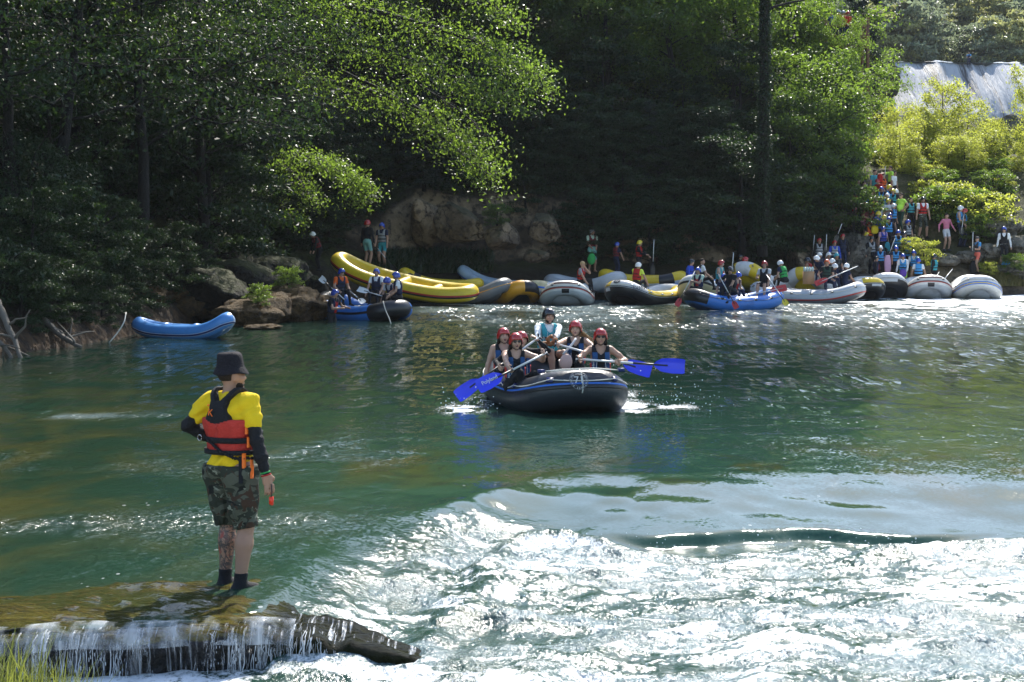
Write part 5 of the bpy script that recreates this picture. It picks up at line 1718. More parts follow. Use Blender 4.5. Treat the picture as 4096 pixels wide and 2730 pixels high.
def raft(label, loc, rz, L=3.9, W=1.9, r=.25, kick=(.34, .30), n_exp=3.0, tube_cols=('grey', 'black'), fn=None, stripes=(), thwarts=2, rope=True, patches='black', floor='dgrey',
         name="inflatable_raft", cat="raft", badge=None, text=None, pitch=0., roll=0., group=None, zt=None, plate=None, nt=84, nth=22, kpow=3.0, tcol=None, hull=None):
    o = thing(name, label, cat, tuple(loc), rz, group)
    o.rotation_euler = (pitch, roll, rz)
    zt = r * .72 if zt is None else zt
    t = np.linspace(0, 2 * np.pi, nt, endpoint=False)
    sp = lambda c_, e: np.sign(c_) * np.abs(c_) ** e
    def centre(t):
        x = (W / 2 - r) * sp(np.sin(t), 2 / n_exp); y = -(L / 2 - r) * sp(np.cos(t), 2 / n_exp)
        f = np.clip(-y / (L / 2 - r), 0, 1); b = np.clip(y / (L / 2 - r), 0, 1)
        z = zt + kick[0] * f ** kpow + kick[1] * b ** kpow
        return np.stack([x, y, z], -1)
    # even spacing along the ring
    td = np.linspace(0, 2 * np.pi, 1441)
    cd = centre(td); s = np.concatenate([[0], np.cumsum(np.linalg.norm(np.diff(cd, axis=0), axis=1))])
    tt = np.interp(np.linspace(0, s[-1], nt, endpoint=False), s, td)
    def sweep(tt, th, rad):
        c_ = centre(tt); e = 1e-3
        T = centre(tt + e) - centre(tt - e)
        # average the direction so corners stay smooth
        T /= np.linalg.norm(T, axis=1)[:, None] + 1e-9
        if len(tt) > 8:
            for _ in range(2):
                T = np.roll(T, 1, 0) + 2 * T + np.roll(T, -1, 0); T /= np.linalg.norm(T, axis=1)[:, None] + 1e-9
        Nn = np.cross(T, (0, 0, 1)); Nn /= np.linalg.norm(Nn, axis=1)[:, None] + 1e-9
        flip = np.sum(Nn[:, :2] * c_[:, :2], 1).sum() < 0
        if flip: Nn = -Nn
        B = np.cross(Nn, T); B = np.where((B[:, 2] < 0)[:, None], -B, B)
        return c_[:, None] + rad * (np.cos(th)[None, :, None] * Nn[:, None] + np.sin(th)[None, :, None] * B[:, None])
    th = np.linspace(0, 2 * np.pi, nth, endpoint=False)
    V = sweep(tt, th, r)
    i, j = np.meshgrid(np.arange(nt), np.arange(nth), indexing='ij')
    a = i * nth + j; b = i * nth + (j + 1) % nth; i2 = (i + 1) % nt
    Fq = np.stack([a, b, i2 * nth + (j + 1) % nth, i2 * nth + j], -1).reshape(-1, 4)
    tm = (tt[i]).reshape(-1); thm = (th[j] + np.pi / nth).reshape(-1)
    thm = (thm + np.pi) % (2 * np.pi) - np.pi
    mi = fn(tm, thm) if fn else np.where(thm < -.35, 1, 0) * (1 if len(tube_cols) > 1 else 0)
    me = fastmesh("tube", V.reshape(-1, 3), Fq, True, [rubber(c_) for c_ in tube_cols], mi)
    obj("tube", me, o)
    for (t0, t1, cn) in stripes:
        ths = np.linspace(t0, t1, 4)
        Vs = sweep(tt, ths, r + .006)
        Vs = np.concatenate([Vs, sweep(tt, ths[::-1], r - .004)], 1)
        k_ = Vs.shape[1]
        i, j = np.meshgrid(np.arange(nt), np.arange(k_), indexing='ij')
        f4 = np.stack([i * k_ + j, i * k_ + (j + 1) % k_, (i + 1) % nt * k_ + (j + 1) % k_, (i + 1) % nt * k_ + j], -1).reshape(-1, 4)
        obj("stripe", fastmesh("stripe", Vs.reshape(-1, 3), f4, True, [rubber(cn)]), o)
    # floor
    na = 40
    c_ = centre(np.linspace(0, 2 * np.pi, na, endpoint=False))
    rings = np.array([np.stack([c_[:, 0] * q, c_[:, 1] * q, zt * .55 + (c_[:, 2] - zt) * .75 * q ** 3 + 0 * q], -1) for q in (0.001, .5, .8, 1.0)])
    f4 = grid_faces(4, na, True)
    cz = c_[:, 2]
    und = np.array([np.stack([c_[:, 0] * q, c_[:, 1] * q, zz_], -1) for q, zz_ in ((.001, 0 * cz - .06), (.72, -.06 + (cz - zt) * .15), (.88, -.02 + (cz - zt) * .5), (.99, cz - .75 * r))])
    obj("floor", fastmesh("floor", np.concatenate([rings.reshape(-1, 3), und.reshape(-1, 3)]), np.concatenate([f4[:, ::-1], f4 + 4 * na]), True, [rubber(floor), rubber(hull or tube_cols[-1])], np.repeat([0, 1], len(f4))), o)
    hw = W / 2 - r * 1.1
    for q in range(thwarts):
        y = (q + 1) / (thwarts + 1) * (L - 2 * r) - (L / 2 - r)
        mb = MB(); xx = np.linspace(-hw, hw, 7)
        addtube(mb, np.stack([xx, 0 * xx + y, 0 * xx + zt + .03], -1), r * .8, 14)
        mb.build("thwart", rubber(tcol or floor), o)
    if rope:
        mb = MB(); pm = MB()
        m = 12
        tq = np.interp((np.arange(m) + .5) / m * s[-1], s, td)
        thr = .62
        up = []
        for q in range(m):
            c0 = sweep(np.array([tq[q]]), np.array([thr]), r + .012)[0, 0]
            n_ = sweep(np.array([tq[q]]), np.array([thr]), 1.0)[0, 0] - centre(np.array([tq[q]]))[0]
            t_ = unit(np.cross(n_, (0, 0, 1))); u_ = np.cross(n_, t_)
            pm = MB(); addbox(pm, c0, (.11, .08, .016), np.stack([t_, u_, n_], 1)); pm.build("ring_patch", rubber(patches), o)
            up.append(c0 + n_ * .012)
        for q in range(m):
            a, b = up[q], up[(q + 1) % m]
            ta, tb = tq[q], tq[(q + 1) % m] + (2 * np.pi if q == m - 1 else 0)
            tn = np.linspace(ta, tb, 7)
            sag = thr - .16 * np.sin(np.linspace(0, np.pi, 7))
            pts = np.array([sweep(np.array([x]), np.array([y_]), r + .02)[0, 0] for x, y_ in zip(tn, sag)])
            addtube(mb, pts, .009, 5)
        mb.build("grab_line", mat("rope_white", (.6, .57, .5), .8, .2, 30) if rope is True else rubber(rope), o)
    if badge:
        for (bt, bth, txt, fc, tc) in badge:
            c0 = sweep(np.array([bt]), np.array([bth]), r + .008)[0, 0]; cc = centre(np.array([bt]))[0]
            n_ = unit(c0 - cc); x_ = unit(np.cross((0, 0, 1), n_)); y_ = np.cross(n_, x_)
            aa = np.linspace(0, 2 * np.pi, 18, endpoint=False)
            Vb = [c0 + n_ * .004] + [c0 + x_ * .15 * math.cos(q) + y_ * .11 * math.sin(q) - n_ * (r - math.sqrt(max(0, r * r - (.11 * math.sin(q)) ** 2))) * .9 for q in aa]
            bo = obj("badge", fastmesh("badge", np.array(Vb), np.array([(0, 1 + q, 1 + (q + 1) % 18) for q in range(18)]), True, [rubber(fc)]), o)
            tx = lettering(txt, .15, rubber(tc), bo, 'CENTER')
            tx.matrix_local = frame4(np.stack([x_, y_, n_], 1), c0 + n_ * .010 - y_ * .05)
    if text:
        for (bt, bth, txt, tc, sz) in text:
            c0 = sweep(np.array([bt]), np.array([bth]), r + .010)[0, 0]; cc = centre(np.array([bt]))[0]
            n_ = unit(c0 - cc); x_ = unit(np.cross((0, 0, 1), n_)); y_ = np.cross(n_, x_)
            tx = lettering(txt, sz, rubber(tc), o, 'CENTER')
            tx.matrix_local = frame4(np.stack([x_, y_, n_], 1), c0 - y_ * sz * .35)
    if plate:
        for (bt, bth, w_, h_, pc) in plate:
            ts = np.linspace(bt - w_, bt + w_, 9); ths = np.linspace(bth - h_, bth + h_, 5)
            Vp = np.array([[sweep(np.array([x]), np.array([y_]), r + .007)[0, 0] for y_ in ths] for x in ts])
            obj("label_patch", fastmesh("label_patch", Vp.reshape(-1, 3), grid_faces(9, 5), True, [rubber(pc)]), o)
    o['_top'] = zt + r
    return o

# ---------------------------------------------------------------- the guide in the foreground
def by_head(po, face, u, v, d, sc=1.0):
    top = po.headc + po.RH @ np.array((0, 0, .16))
    Rz = rotm('Z', R(face))
    return P(u, v, d) - Rz @ top * sc

def local(loc, face, sc, w, back=.07):
    return rotm('Z', -R(face)) @ (np.asarray(w) - loc) / sc

def guide():
    face = 148
    po = Pose(pelvis=(0, 0, .95), lean=-.02, head=(-.35, .02), feet=((-.11, .02, -.01), (.10, -.05, -.01)), hands=((-.335, -.03, .84), (.22, -.12, 1.10)),
              elbow=((-.25, .9, 0), (1, .75, .15)), toe=(-.18, .18), belly=.01)
    base = P(230.5, 586, 13.1)
    base[2] = -.05
    o = thing("person", "guide in black bucket hat, yellow shirt and red life vest standing on the mossy ledge", "person", tuple(base), R(face))
    sc = 1.028; o.scale = (sc, sc, sc)
    BULK[0] = 1.13
    pr = po.prims(True, True, .6, (np.array((.8, -.3, 0)), np.array((0, 1, -.2))))
    BULK[0] = 1.0
    V, Fq, lab, names = sdf(pr, .0085, .03)
    ctr = V[Fq].mean(1)
    mi = np.zeros(len(Fq), int)
    legl = np.isin(lab, [names.index(n) for n in ('calf', 'knee')]) & (ctr[:, 0] > 0) & (ctr[:, 2] > .1)
    mi[legl] = 1
    tat = bpy.data.materials.new("tattooed_skin"); k = N(tat); co = k.coord()
    n1 = k.noise(16, 4, .6, co, 2.5); n2 = k.noise(9, 3, .5, co, 1.5); wv = k.n("ShaderNodeTexWave"); wv.inputs['Scale'].default_value = 9; wv.inputs['Distortion'].default_value = 14; k.l(co, wv.inputs[0])
    cc = k.mix(k.ramp(n1.outputs[0], .46, .56), (.36, .20, .13), (.07, .055, .05))
    cc = k.mix(k.math('MULTIPLY', k.ramp(wv.outputs[0], .55, .75), .6), cc, (.04, .04, .04))
    cc = k.mix(k.ramp(n2.outputs[0], .58, .64), cc, (.30, .05, .03))
    k.l(cc, k.p.inputs['Base Color']); k.p.inputs['Roughness'].default_value = .5
    obj("body", fastmesh("body", V, Fq, True, [skin(1), tat], mi), o)
    def part(name, groups, h, infl, m, clip=None, wob=None, par=o, side=0, kk=.03, mif=None, mats=None):
        g = [p for p in pr if p[0] in groups]
        if side:
            g = [p for p in g if (p[2][0] * side > 0)]
        Vp, Fp, _, _ = sdf(g, h, kk, infl, clip, wob, .08)
        mi_ = None if mif is None else mif(Vp[Fp].mean(1))
        return obj(name, fastmesh(name, Vp, Fp, True, mats or [m], mi_), par)
    # black under-sleeves
    for sd_ in (-1, 1):
        part("sleeve", ('uarm', 'farm', 'sleeve'), .010, .006, cloth('black'), lambda X: .90 - X[..., 2] if sd_ < 0 else X[..., 1] * 0 - 1, lambda X: .003 * np.sin(X[..., 2] * 90 + X[..., 0] * 40), side=sd_)
    # yellow shirt with folds
    YEL_C = mat("cloth_shirt_yellow", (.78, .53, .015), .85, .05, 9, .01, 30, spec=.2)
    def fold(X):
        return .016 * fbm3(X * np.array((8., 8, 5)), 3) + .006 * np.sin((X[..., 0] * .7 + X[..., 2]) * 60 + 5 * fbm3(X * 5, 2)) + .009 * np.sin(X[..., 2] * 30 + X[..., 0] * 26 + 4 * np.sin(X[..., 0] * 7)) * sstep(1.15, 1.0, X[..., 2]) + .004 * np.sin(X[..., 2] * 38 + X[..., 0] * 22 + 3 * np.sin(X[..., 0] * 9)) + .007 * np.sin(X[..., 0] * 46 + X[..., 2] * 8) * (X[..., 2] < 1.1)
    def shirtclip(X):
        hem = .905 + .012 * np.sin(X[..., 0] * 16) - X[..., 2]
        arm = np.abs(X[..., 0]) * .35 + (1.20 - X[..., 2]) - .11                     # sleeve ends above the elbow
        arm = np.where(np.abs(X[..., 0]) > .22, arm, -1)
        nk = np.maximum(.075 - np.hypot(X[..., 0], X[..., 1]), 1.43 - X[..., 2]) * 0 - 1
        top = X[..., 2] - 1.505
        return np.maximum(np.maximum(hem, arm), np.maximum(nk, top))
    part("t_shirt", ('torso', 'pelvis', 'sleeve'), .010, .018, YEL_C, shirtclip, fold)
    # camouflage shorts, wide legs
    def shclip(X):
        return np.maximum(.485 + .01 * np.sin(X[..., 0] * 25) - X[..., 2], X[..., 2] - .96)
    part("shorts", ('pelvis', 'thigh', 'knee'), .011, .033, CAMO, shclip, lambda X: .010 * np.sin(np.arctan2(X[..., 1], np.abs(X[..., 0]) - .09) * 5 + X[..., 2] * 9) + .005 * np.sin(X[..., 2] * 30 + X[..., 0] * 20))
    for sd_ in (-1, 1):
        part("sock", ('calf', 'foot'), .009, .007, cloth('black'), lambda X: X[..., 2] - .16, side=sd_)
    # life vest: black Y back panel, red lower panel with belt
    def vclip(X):
        x, y, z = np.abs(X[..., 0]), X[..., 1], X[..., 2]
        low = np.maximum(np.maximum(1.055 - z, z - 1.305 - .05 * sstep(.05, .2, x) * (y < 0)), -1)
        up_w = np.interp(z, [1.25, 1.30, 1.38, 1.44, 1.48, 1.56], [.125, .115, .075, .075, .105, .125])
        up_i = np.interp(z, [1.40, 1.44, 1.50, 1.56], [-.2, .02, .068, .085])
        upper = np.maximum(np.maximum(x - up_w, up_i - x), np.maximum(1.25 - z, z - 1.535))
        frontp = np.maximum(np.maximum(x - .17, 1.25 - z), np.maximum(z - 1.40, y))
        side = np.where(x > .215, x - .215, -1)
        return np.maximum(np.minimum(np.minimum(low, upper), frontp), np.where(z > 1.2, side, -1))
    def vmat(c_):
        x, y, z = np.abs(c_[:, 0]), c_[:, 1], c_[:, 2]
        m_ = np.where((z > 1.292 - .02 * np.cos(c_[:, 0] * 20)) & (y > -.02), 1, 0)
        m_[(z > 1.41)] = 1
        m_[(z < 1.075)] = 1
        m_[(y < -.05) & (z > 1.075) & (z < 1.41)] = 2
        return m_
    REDV = mat("cloth_vest_red", (.46, .026, .016), .7, .2, 12, .02, 26)
    part("life_vest", ('torso', 'pelvis'), .010, .05, REDV, vclip, lambda X: .004 * np.sin(X[..., 0] * 60) * (X[..., 2] < 1.28) * (X[..., 2] > 1.07), mif=vmat, mats=[REDV, cloth('black'), cloth('orange')])
    vest = [c_ for c_ in o.children if c_.name.startswith("life_vest")][0]
    # surface ring of the vest for belts and straps
    def ring(z, off, a0, a1, n=24):
        a = np.linspace(a0, a1, n)
        return np.stack([(.205 + off) * np.sin(a), (.158 + off) * np.cos(a) - .012, 0 * a + z], -1)
    def strap(name, pts, w, m, nrm=None, par=vest, tk=.004):
        pts = np.asarray(pts, float); mb = MB()
        T = np.gradient(pts, axis=0); T /= np.linalg.norm(T, axis=1)[:, None]
        out = pts * np.array((1, 1, 0)) + (0, .012, 0); out /= np.linalg.norm(out, axis=1)[:, None] + 1e-9
        if nrm is not None: out = np.broadcast_to(np.asarray(nrm, float), out.shape)
        Sd = np.cross(T, out); Sd /= np.linalg.norm(Sd, axis=1)[:, None] + 1e-9
        L4 = np.stack([pts - Sd * w / 2, pts + Sd * w / 2, pts + Sd * w / 2 + out * tk, pts - Sd * w / 2 + out * tk], 1)
        Vv = L4.reshape(-1, 3); f = grid_faces(len(pts), 4, True)
        n = len(pts)
        mb.add(Vv, np.concatenate([f, [(0, 1, 2, 3)], [(4 * n - 1, 4 * n - 2, 4 * n - 3, 4 * n - 4)]]))
        return mb.build(name, m, par)
    strap("belt", ring(1.15, .013, -1.5, .62), .042, cloth('black'))
    strap("belt", ring(1.15, .013, .80, 1.05), .042, cloth('black'))
    strap("belt", ring(1.06, .012, -2.2, 2.2, 40), .035, cloth('black'))
    # bungee tow line round the waist
    mb = MB()
    a = np.linspace(.75, -1.6, 90)
    zl = 1.17 - .15 * sstep(0.8, -.9, a)
    pts = np.stack([(.228) * np.sin(a), (.176) * np.cos(a) - .012, zl + .005 * np.sin(a * 70)], -1)
    addtube(mb, pts, .010 + .0035 * np.sin(np.arange(90) * 1.6), 7)
    mb.build("tow_line", cloth('black'), vest)
    ORG = mat("cloth_strap_orange", (.85, .16, .01), .6, .05, 10)
    for (a, z0, z1, m_) in ((-1.22, 1.25, 1.20, ORG), (-1.1, 1.06, .95, ORG), (-1.45, 1.03, .87, ORG), (-.98, 1.04, .84, cloth('black')), (-1.3, 1.18, 1.1, ORG)):
        zz = np.linspace(z0, z1, 6)
        strap("strap", np.stack([(.225 + .02 * (z0 - zz)) * np.sin(a) + 0 * zz, (.178 + .04 * (z0 - zz)) * np.cos(a) + 0 * zz, zz], -1), .032, m_, (math.sin(a), math.cos(a), 0))
    bk = obj("buckle", None, vest) if False else None
    mb = MB(); addbox(mb, (-.235, -.02, 1.17), (.03, .035, .05)); addbox(mb, (-.238, -.06, 1.20), (.03, .03, .04)); mb.build("buckle", DARKPL, vest)
    mb = MB(); aa = np.linspace(0, 6.283, 14)
    addtube(mb, np.stack([.165 + .02 * np.cos(aa), .155 + 0 * aa, 1.16 + .022 * np.sin(aa)], -1), .0035, 6)
    mb.build("ring", mat("steel", (.5, .5, .5), .25, .05, 5, metal=1), vest)
    t = lettering("K", .075, ORG, vest); t.name = "emblem"
    t.matrix_local = frame4(np.stack([(-1, 0, 0), (0, 0, 1), (0, 1, 0)], 1), np.array((.06, .185, 1.335)))
    t.rotation_euler.rotate_axis('Z', -.12)
    mb = MB(); mb.add(IV3 * .008 + (.052, .186, 1.41), IF3); mb.build("emblem_dot", ORG, vest)
    # bucket hat
    mb = MB(); na = 40; th = np.linspace(0, 2 * np.pi, na, endpoint=False)
    prof = [(0, .142), (.05, .141), (.085, .134), (.097, .120), (.101, .085), (.106, .045), (.109, .022), (.120, .002), (.134, -.026), (.139, -.038), (.137, -.041), (.117, -.002), (.105, .018)]
    Vh = np.array([np.stack([r_ * np.sin(th) * (.95 + .02 * np.sin(3 * th)), -r_ * 1.12 * np.cos(th), z_ + (.006 * np.sin(th * 2 + .5) + .010 * np.sin(th * 3)) * min(1, r_ / .125) ** 2 - .006 * np.cos(th)], -1) for r_, z_ in prof])
    mb.add(Vh.reshape(-1, 3), grid_faces(len(prof), na, True)[:, ::-1])
    hat = mb.build("bucket_hat", mat("cloth_hat", (.018, .016, .020), .9, .25, 30, .02, 60, spec=.25), o)
    hat.matrix_local = frame4(po.RH @ rotm('X', -.10) * .88, po.headc + po.RH @ np.array((0, .012, .045)))
    # beard, wrist bands, whistle
    hp = lambda x, y, z: po.headc + po.RH @ np.array((x, y, z))
    Vb, Fb, _, _ = sdf([('b', 'e', hp(0, -.03, -.06), (.063, .066, .072), po.RH)], .010, clip=lambda X: (X - hp(0, 0, -.035)) @ (po.RH @ np.array((0, -.45, 1.))))
    obj("beard", fastmesh("beard", Vb, Fb, True, [cloth('hair')]), o)
    Vb, Fb, _, _ = sdf([('b', 'e', hp(0, .018, .02), (.078, .099, .095), po.RH)], .010, clip=lambda X: np.maximum(-(X - hp(0, .03, -.045)) @ (po.RH @ np.array((0, 0, 1.))), -(X - hp(0, -.03, 0)) @ (po.RH @ np.array((0, 1, 0.)))))
    obj("hair", fastmesh("hair", Vb, Fb, True, [cloth('hair')]), o)
    d = unit(po.haR - po.elR)
    for q, (of, m_, rr) in enumerate(((-.045, cloth('black'), .034), (-.018, cloth('green'), .033), (.002, cloth('red'), .034))):
        mb = MB(); A = unit(np.cross(d, (0, 1, 0))); B = np.cross(d, A); aa = np.linspace(0, 2 * np.pi, 16)
        addtube(mb, [po.haR + d * of + rr * (A * math.cos(x) + B * math.sin(x)) for x in aa], .006, 6)
        mb.build("wristband", m_, o)
    w = po.haR + d * .16 + np.array((-.01, 0, .02))
    t = thing("whistle", "small red whistle dangling from the right hand of the guide", "whistle", tuple(np.array(base) + rotm('Z', R(face)) @ w))
    mb = MB(); addbox(mb, (0, 0, -.035), (.032, .022, .055)); addbox(mb, (.004, .0, -.06), (.022, .02, .02)); mb.build("whistle_body", mat("plastic_signal", (.85, .05, .02), .3, .03), t)
    mb = MB(); addtube(mb, [(0, 0, .09), (0.004, .002, .03), (0, 0, -.03)], .004, 5); mb.build("cord", DARKPL, t)
    return o
guide()

# ---------------------------------------------------------------- the main raft and its crew
RZ = .22
def mainfn(t, th):
    m = np.zeros(len(t), int)
    m[(th < .05)] = 0
    return m
main = raft("dark grey raft with blue stripe and its crew of paddlers, coming towards the ledge", (.64, 27.35, -.02), RZ, 4.1, 1.9, .285, (.20, .22), 3.4, ('dgrey', 'dgrey'), mainfn,
            ((.30, .40, 'stripeblue'), (.10, .28, 'black')), 2, True, 'navy', 'dgrey', kpow=4, nt=120, nth=32, hull='dgrey')
# bow emblem: ring of small letters around a 71
_rb = main
def emblem():
    c0 = np.array((-.10, -4.1 / 2 - .002, .205 + .20 + .145))
    n_ = unit((0, -1, .55)); x_ = np.array((1., 0, 0)); y_ = np.cross(n_, x_)
    bo = thing("x", "x", "x"); bpy.data.objects.remove(bo)
    mb = MB(); aa = np.linspace(0, 2 * np.pi, 37)
    addtube(mb, [c0 + n_ * (.012 - .06 * (math.sin(q) ** 2) * .5) + x_ * .14 * math.cos(q) + y_ * .14 * math.sin(q) for q in aa], .006, 5)
    addtube(mb, [c0 + n_ * (.014 - .03 * (math.sin(q) ** 2) * .5) + x_ * .098 * math.cos(q) + y_ * .098 * math.sin(q) for q in aa], .004, 5)
    e = mb.build("emblem", rubber('grey'), main)
    t = lettering("71", .16, rubber('white'), e, 'CENTER'); t.matrix_local = frame4(np.stack([x_, y_, n_], 1), c0 + n_ * .02 - y_ * .055)
    txt = "RAFTING UNA ADVENTURES "
    for i, ch in enumerate(txt):
        if ch == ' ': continue
        q = math.pi * 1.25 - i / len(txt) * 2 * math.pi
        rad = np.array((math.cos(q), math.sin(q)))
        t = lettering(ch, .038, rubber('white'), e, 'CENTER')
        xx = x_ * math.sin(q) - y_ * math.cos(q); yy = x_ * math.cos(q) + y_ * math.sin(q)
        t.matrix_local = frame4(np.stack([xx, yy, n_], 1), c0 + n_ * (.012 - .03 * math.sin(q) ** 2) + (x_ * rad[0] + y_ * rad[1]) * .106)
emblem()
# bow painter loop and handle
mb = MB()
addtube(mb, [(-.62, -1.83, .665), (-.3, -1.86, .70), (.2, -1.86, .71), (.62, -1.83, .665)], .012, 6)
addtube(mb, [(-.62, -1.83, .672), (-.3, -1.92, .685), (.2, -1.90, .70), (.62, -1.83, .672)], .008, 6)
addtube(mb, spline([(-.05, -1.9, .70), (-.04, -2.03, .60), (-.04, -2.07, .46), (-.05, -2.07, .36)], 9), .010, 6)
mb.build("bow_line", mat("rope_white", (.6, .57, .5), .8), main)
mb = MB()
for sx in (-1, 1):
    addbox(mb, (.62 * sx, -1.83, .675), (.09, .11, .05))
mb.build("bow_clip", rubber('navy'), main)

FT = ((-.02, -.42, -.22), (.22, -.40, -.24))
def crewman(label, u, v, d, face, grip=None, kw=None, handsw=None, **pk):
    kw = dict(kw or {}); sc = pk.get('sc', 1.0)
    f = kw.pop('fn', sit)
    kw.setdefault('feet', FT if face >= 0 and u < 560 else ((-.22, -.40, -.24), (.02, -.42, -.22)))
    po = f(**kw)
    loc = by_head(po, face, u, v, d, sc)
    if handsw is not None:
        hs = []
        old = kw.get('hands', ((-.22, -.32, .35), (.22, -.32, .35)))
        for q in (0, 1):
            if handsw[q] is None: hs.append(old[q])
            else:
                w = local(loc, face, sc, handsw[q])
                sh = po.shR if q == 0 else po.shL
                hs.append(w - unit(w - sh) * .055 + (0, 0, -.01))
        kw['hands'] = tuple(map(tuple, hs))
        po = f(**kw)
    return person(label, loc, face, po, **pk)

GC = "crew of the dark grey raft"
HI = dict(h=.0125, fingers=True, detail=True, curl=1.15)
# own right hand is on the left of the picture when facing the camera
A_g, A_t = P(547, 352.4, 26.0), P(477.4, 387.5, 25.35)
paddle("blue paddle with white lettering, held by the woman in sunglasses at the raft's left front", A_g, A_t, 'blue', 'pale', (.1, -1, .25), .46, .225, None, True, .5)
B_g, B_t = P(540, 336.5, 27.0), P(456.7, 397, 26.6)
paddle("blue paddle dipping in the water at the far left of the dark grey raft", B_g, B_t, 'blue', 'pale', (.1, -1, .2), .46, .22, None, False, .45)
C_g, C_t = P(576, 359, 25.85), P(684.6, 366.7, 26.2)
paddle("blue paddle held level at the right of the raft, its blade farthest out", C_g, C_t, 'blue', 'pale', (0, -1, .12), .50, .235, None, False, .52)
D_g, D_t = P(555, 343.5, 26.9), P(651, 371.5, 26.9)
paddle("blue paddle held by the smiling woman, blade just inside the level one", D_g, D_t, 'blue', 'pale', (0, -1, .2), .46, .225, None, False, .6)
L_ = lambda g, t, f: g + (t - g) * f
crewman("woman in dark sunglasses and red helmet, mouth open, at the raft's left front", 516, 331, 26.3, 8, kw=dict(head=(.08, .05), lean=.12, fem=True, hands=((-.22, -.3, .3), (.2, -.3, .35)), seat=.12, feet=((.16, -.30, -.16), (.36, -.24, -.18)), elbow=((-.8, .3, -.5), (.8, .2, -.6))),
        handsw=(L_(A_g, A_t, .54), L_(A_g, A_t, .015)), head='red', glasses=True, shirt='none', pants='black', leg='long', vest='crewblue', vest2='crew', group=None, sk=2, mouth='open', lng=True, **HI)
crewman("woman shouting in a red helmet at the back left of the raft, long dark hair", 503.5, 326, 27.7, 5, kw=dict(head=(.15, -.05), lean=.0, fem=True, hands=((-.30, .0, .06), (.2, -.2, .2)), elbow=((-1, .5, .1), (.8, .2, -.6))),
        head='red', shirt='none', pants='black', leg='long', vest='crewblue', vest2='crew', sk=2, mouth='open', lng=True, **HI)
crewman("person in a red helmet mostly hidden behind the woman in sunglasses, black sleeved arm raised", 521.5, 329.5, 27.15, 12, kw=dict(head=(.1, .0), lean=.1, fem=True, elbow=((-.8, .5, -.4), (.9, .0, -.5))), handsw=(L_(B_g, B_t, .52), L_(B_g, B_t, .01)),
        head='red', shirt='black', sleeve='long', pants='black', leg='long', vest='crewblue', vest2='crew', sk=2, **HI)
crewman("bearded raft guide in black helmet, white sleeves and teal vest steering at the stern", 549, 306.5, 28.8, 14, kw=dict(head=(.05, .06), lean=.08, seat=.2, hands=((-.14, -.34, .42), (.10, -.36, .44)), elbow=((-.9, .3, -.6), (.9, .3, -.6))),
        handsw=(P(540, 346, 28.2), P(555, 339.5, 28.25)), head='black', shirt='white', sleeve='long', pants='black', leg='short', vest='teal', sk=0, beard=True, **HI)
crewman("smiling woman in a red helmet with long fair hair blowing to the right", 575.5, 318.8, 27.5, -4, kw=dict(head=(.0, -.02), lean=.04, fem=True, elbow=((-.9, .3, -.7), (.8, .5, -.4))), handsw=(L_(D_g, D_t, .012), L_(D_g, D_t, .52)),
        head='red', shirt='none', pants='black', leg='long', vest='crewblue', vest2='crew', sk=2, mouth='smile', lng='wind', **HI)
crewman("woman in dark sunglasses and red helmet at the raft's right front, paddle held level", 600.5, 326.5, 26.35, 2, kw=dict(head=(.0, .02), lean=.05, fem=True, elbow=((-.9, .4, -.7), (.9, .5, -.5))), handsw=(L_(C_g, C_t, .02), L_(C_g, C_t, .42)),
        head='red', glasses=True, shirt='none', pants='black', leg='long', vest='crewblue', vest2='crew', sk=0, lng=True, **HI)
# small things they carry
t = thing("waist_bag", "pale pink pouch hanging in front of the smiling woman", "bag", tuple(P(566, 362, 26.95)))
mb = MB(); mb.add(IV3 * (.10, .06, .13) * (1 + .08 * fbm3(IV3 * 2, 2))[:, None], IF3); mb.build("pouch", mat("cloth_pouch", (.60, .42, .36), .7), t)
mb = MB(); addtube(mb, spline([(-.05, 0, .12), (.03, .02, .2), (.10, .06, .28), (.16, .16, .36)], 9), .018, 6); mb.build("shoulder_strap", cloth('lightgrey'), t)
t = thing("gloves", "brown gloves bundled in the hands of the raft guide at the stern", "gloves", tuple(P(550, 340, 28.05)))
mb = MB(); rg = np.random.RandomState(4)
for q in range(7):
    c0 = rg.randn(3) * (.035, .02, .035)
    addtube(mb, spline([c0, c0 + rg.randn(3) * .035, c0 + rg.randn(3) * .05 + (0, 0, -.05)], 6), .026, 6)
mb.build("glove_pair", mat("cloth_leather", (.30, .12, .04), .7, .3, 20), t)
# ---------------------------------------------------------------- rafts along the far bank
def sect(cols_at):
    """colour index from ring angle: list of (|t| limit, upper index, lower index)"""
    def f(t, th):
        a = np.abs((t + np.pi) % (2 * np.pi) - np.pi)
        m = np.zeros(len(t), int); done = np.zeros(len(t), bool)
        for lim, up, lo in cols_at:
            s_ = (a <= lim) & ~done
            m[s_] = np.where(th[s_] > lo[1] if isinstance(lo, tuple) else True, up, lo[0] if isinstance(lo, tuple) else up)
            done |= s_
        return m
    return f
def at(u, v, z=0.0, dd=0.0, d=None):
    p = onz(u, v, z) if d is None else P(u, v, d)
    return (p[0], p[1] + dd, z if d is None else p[2])

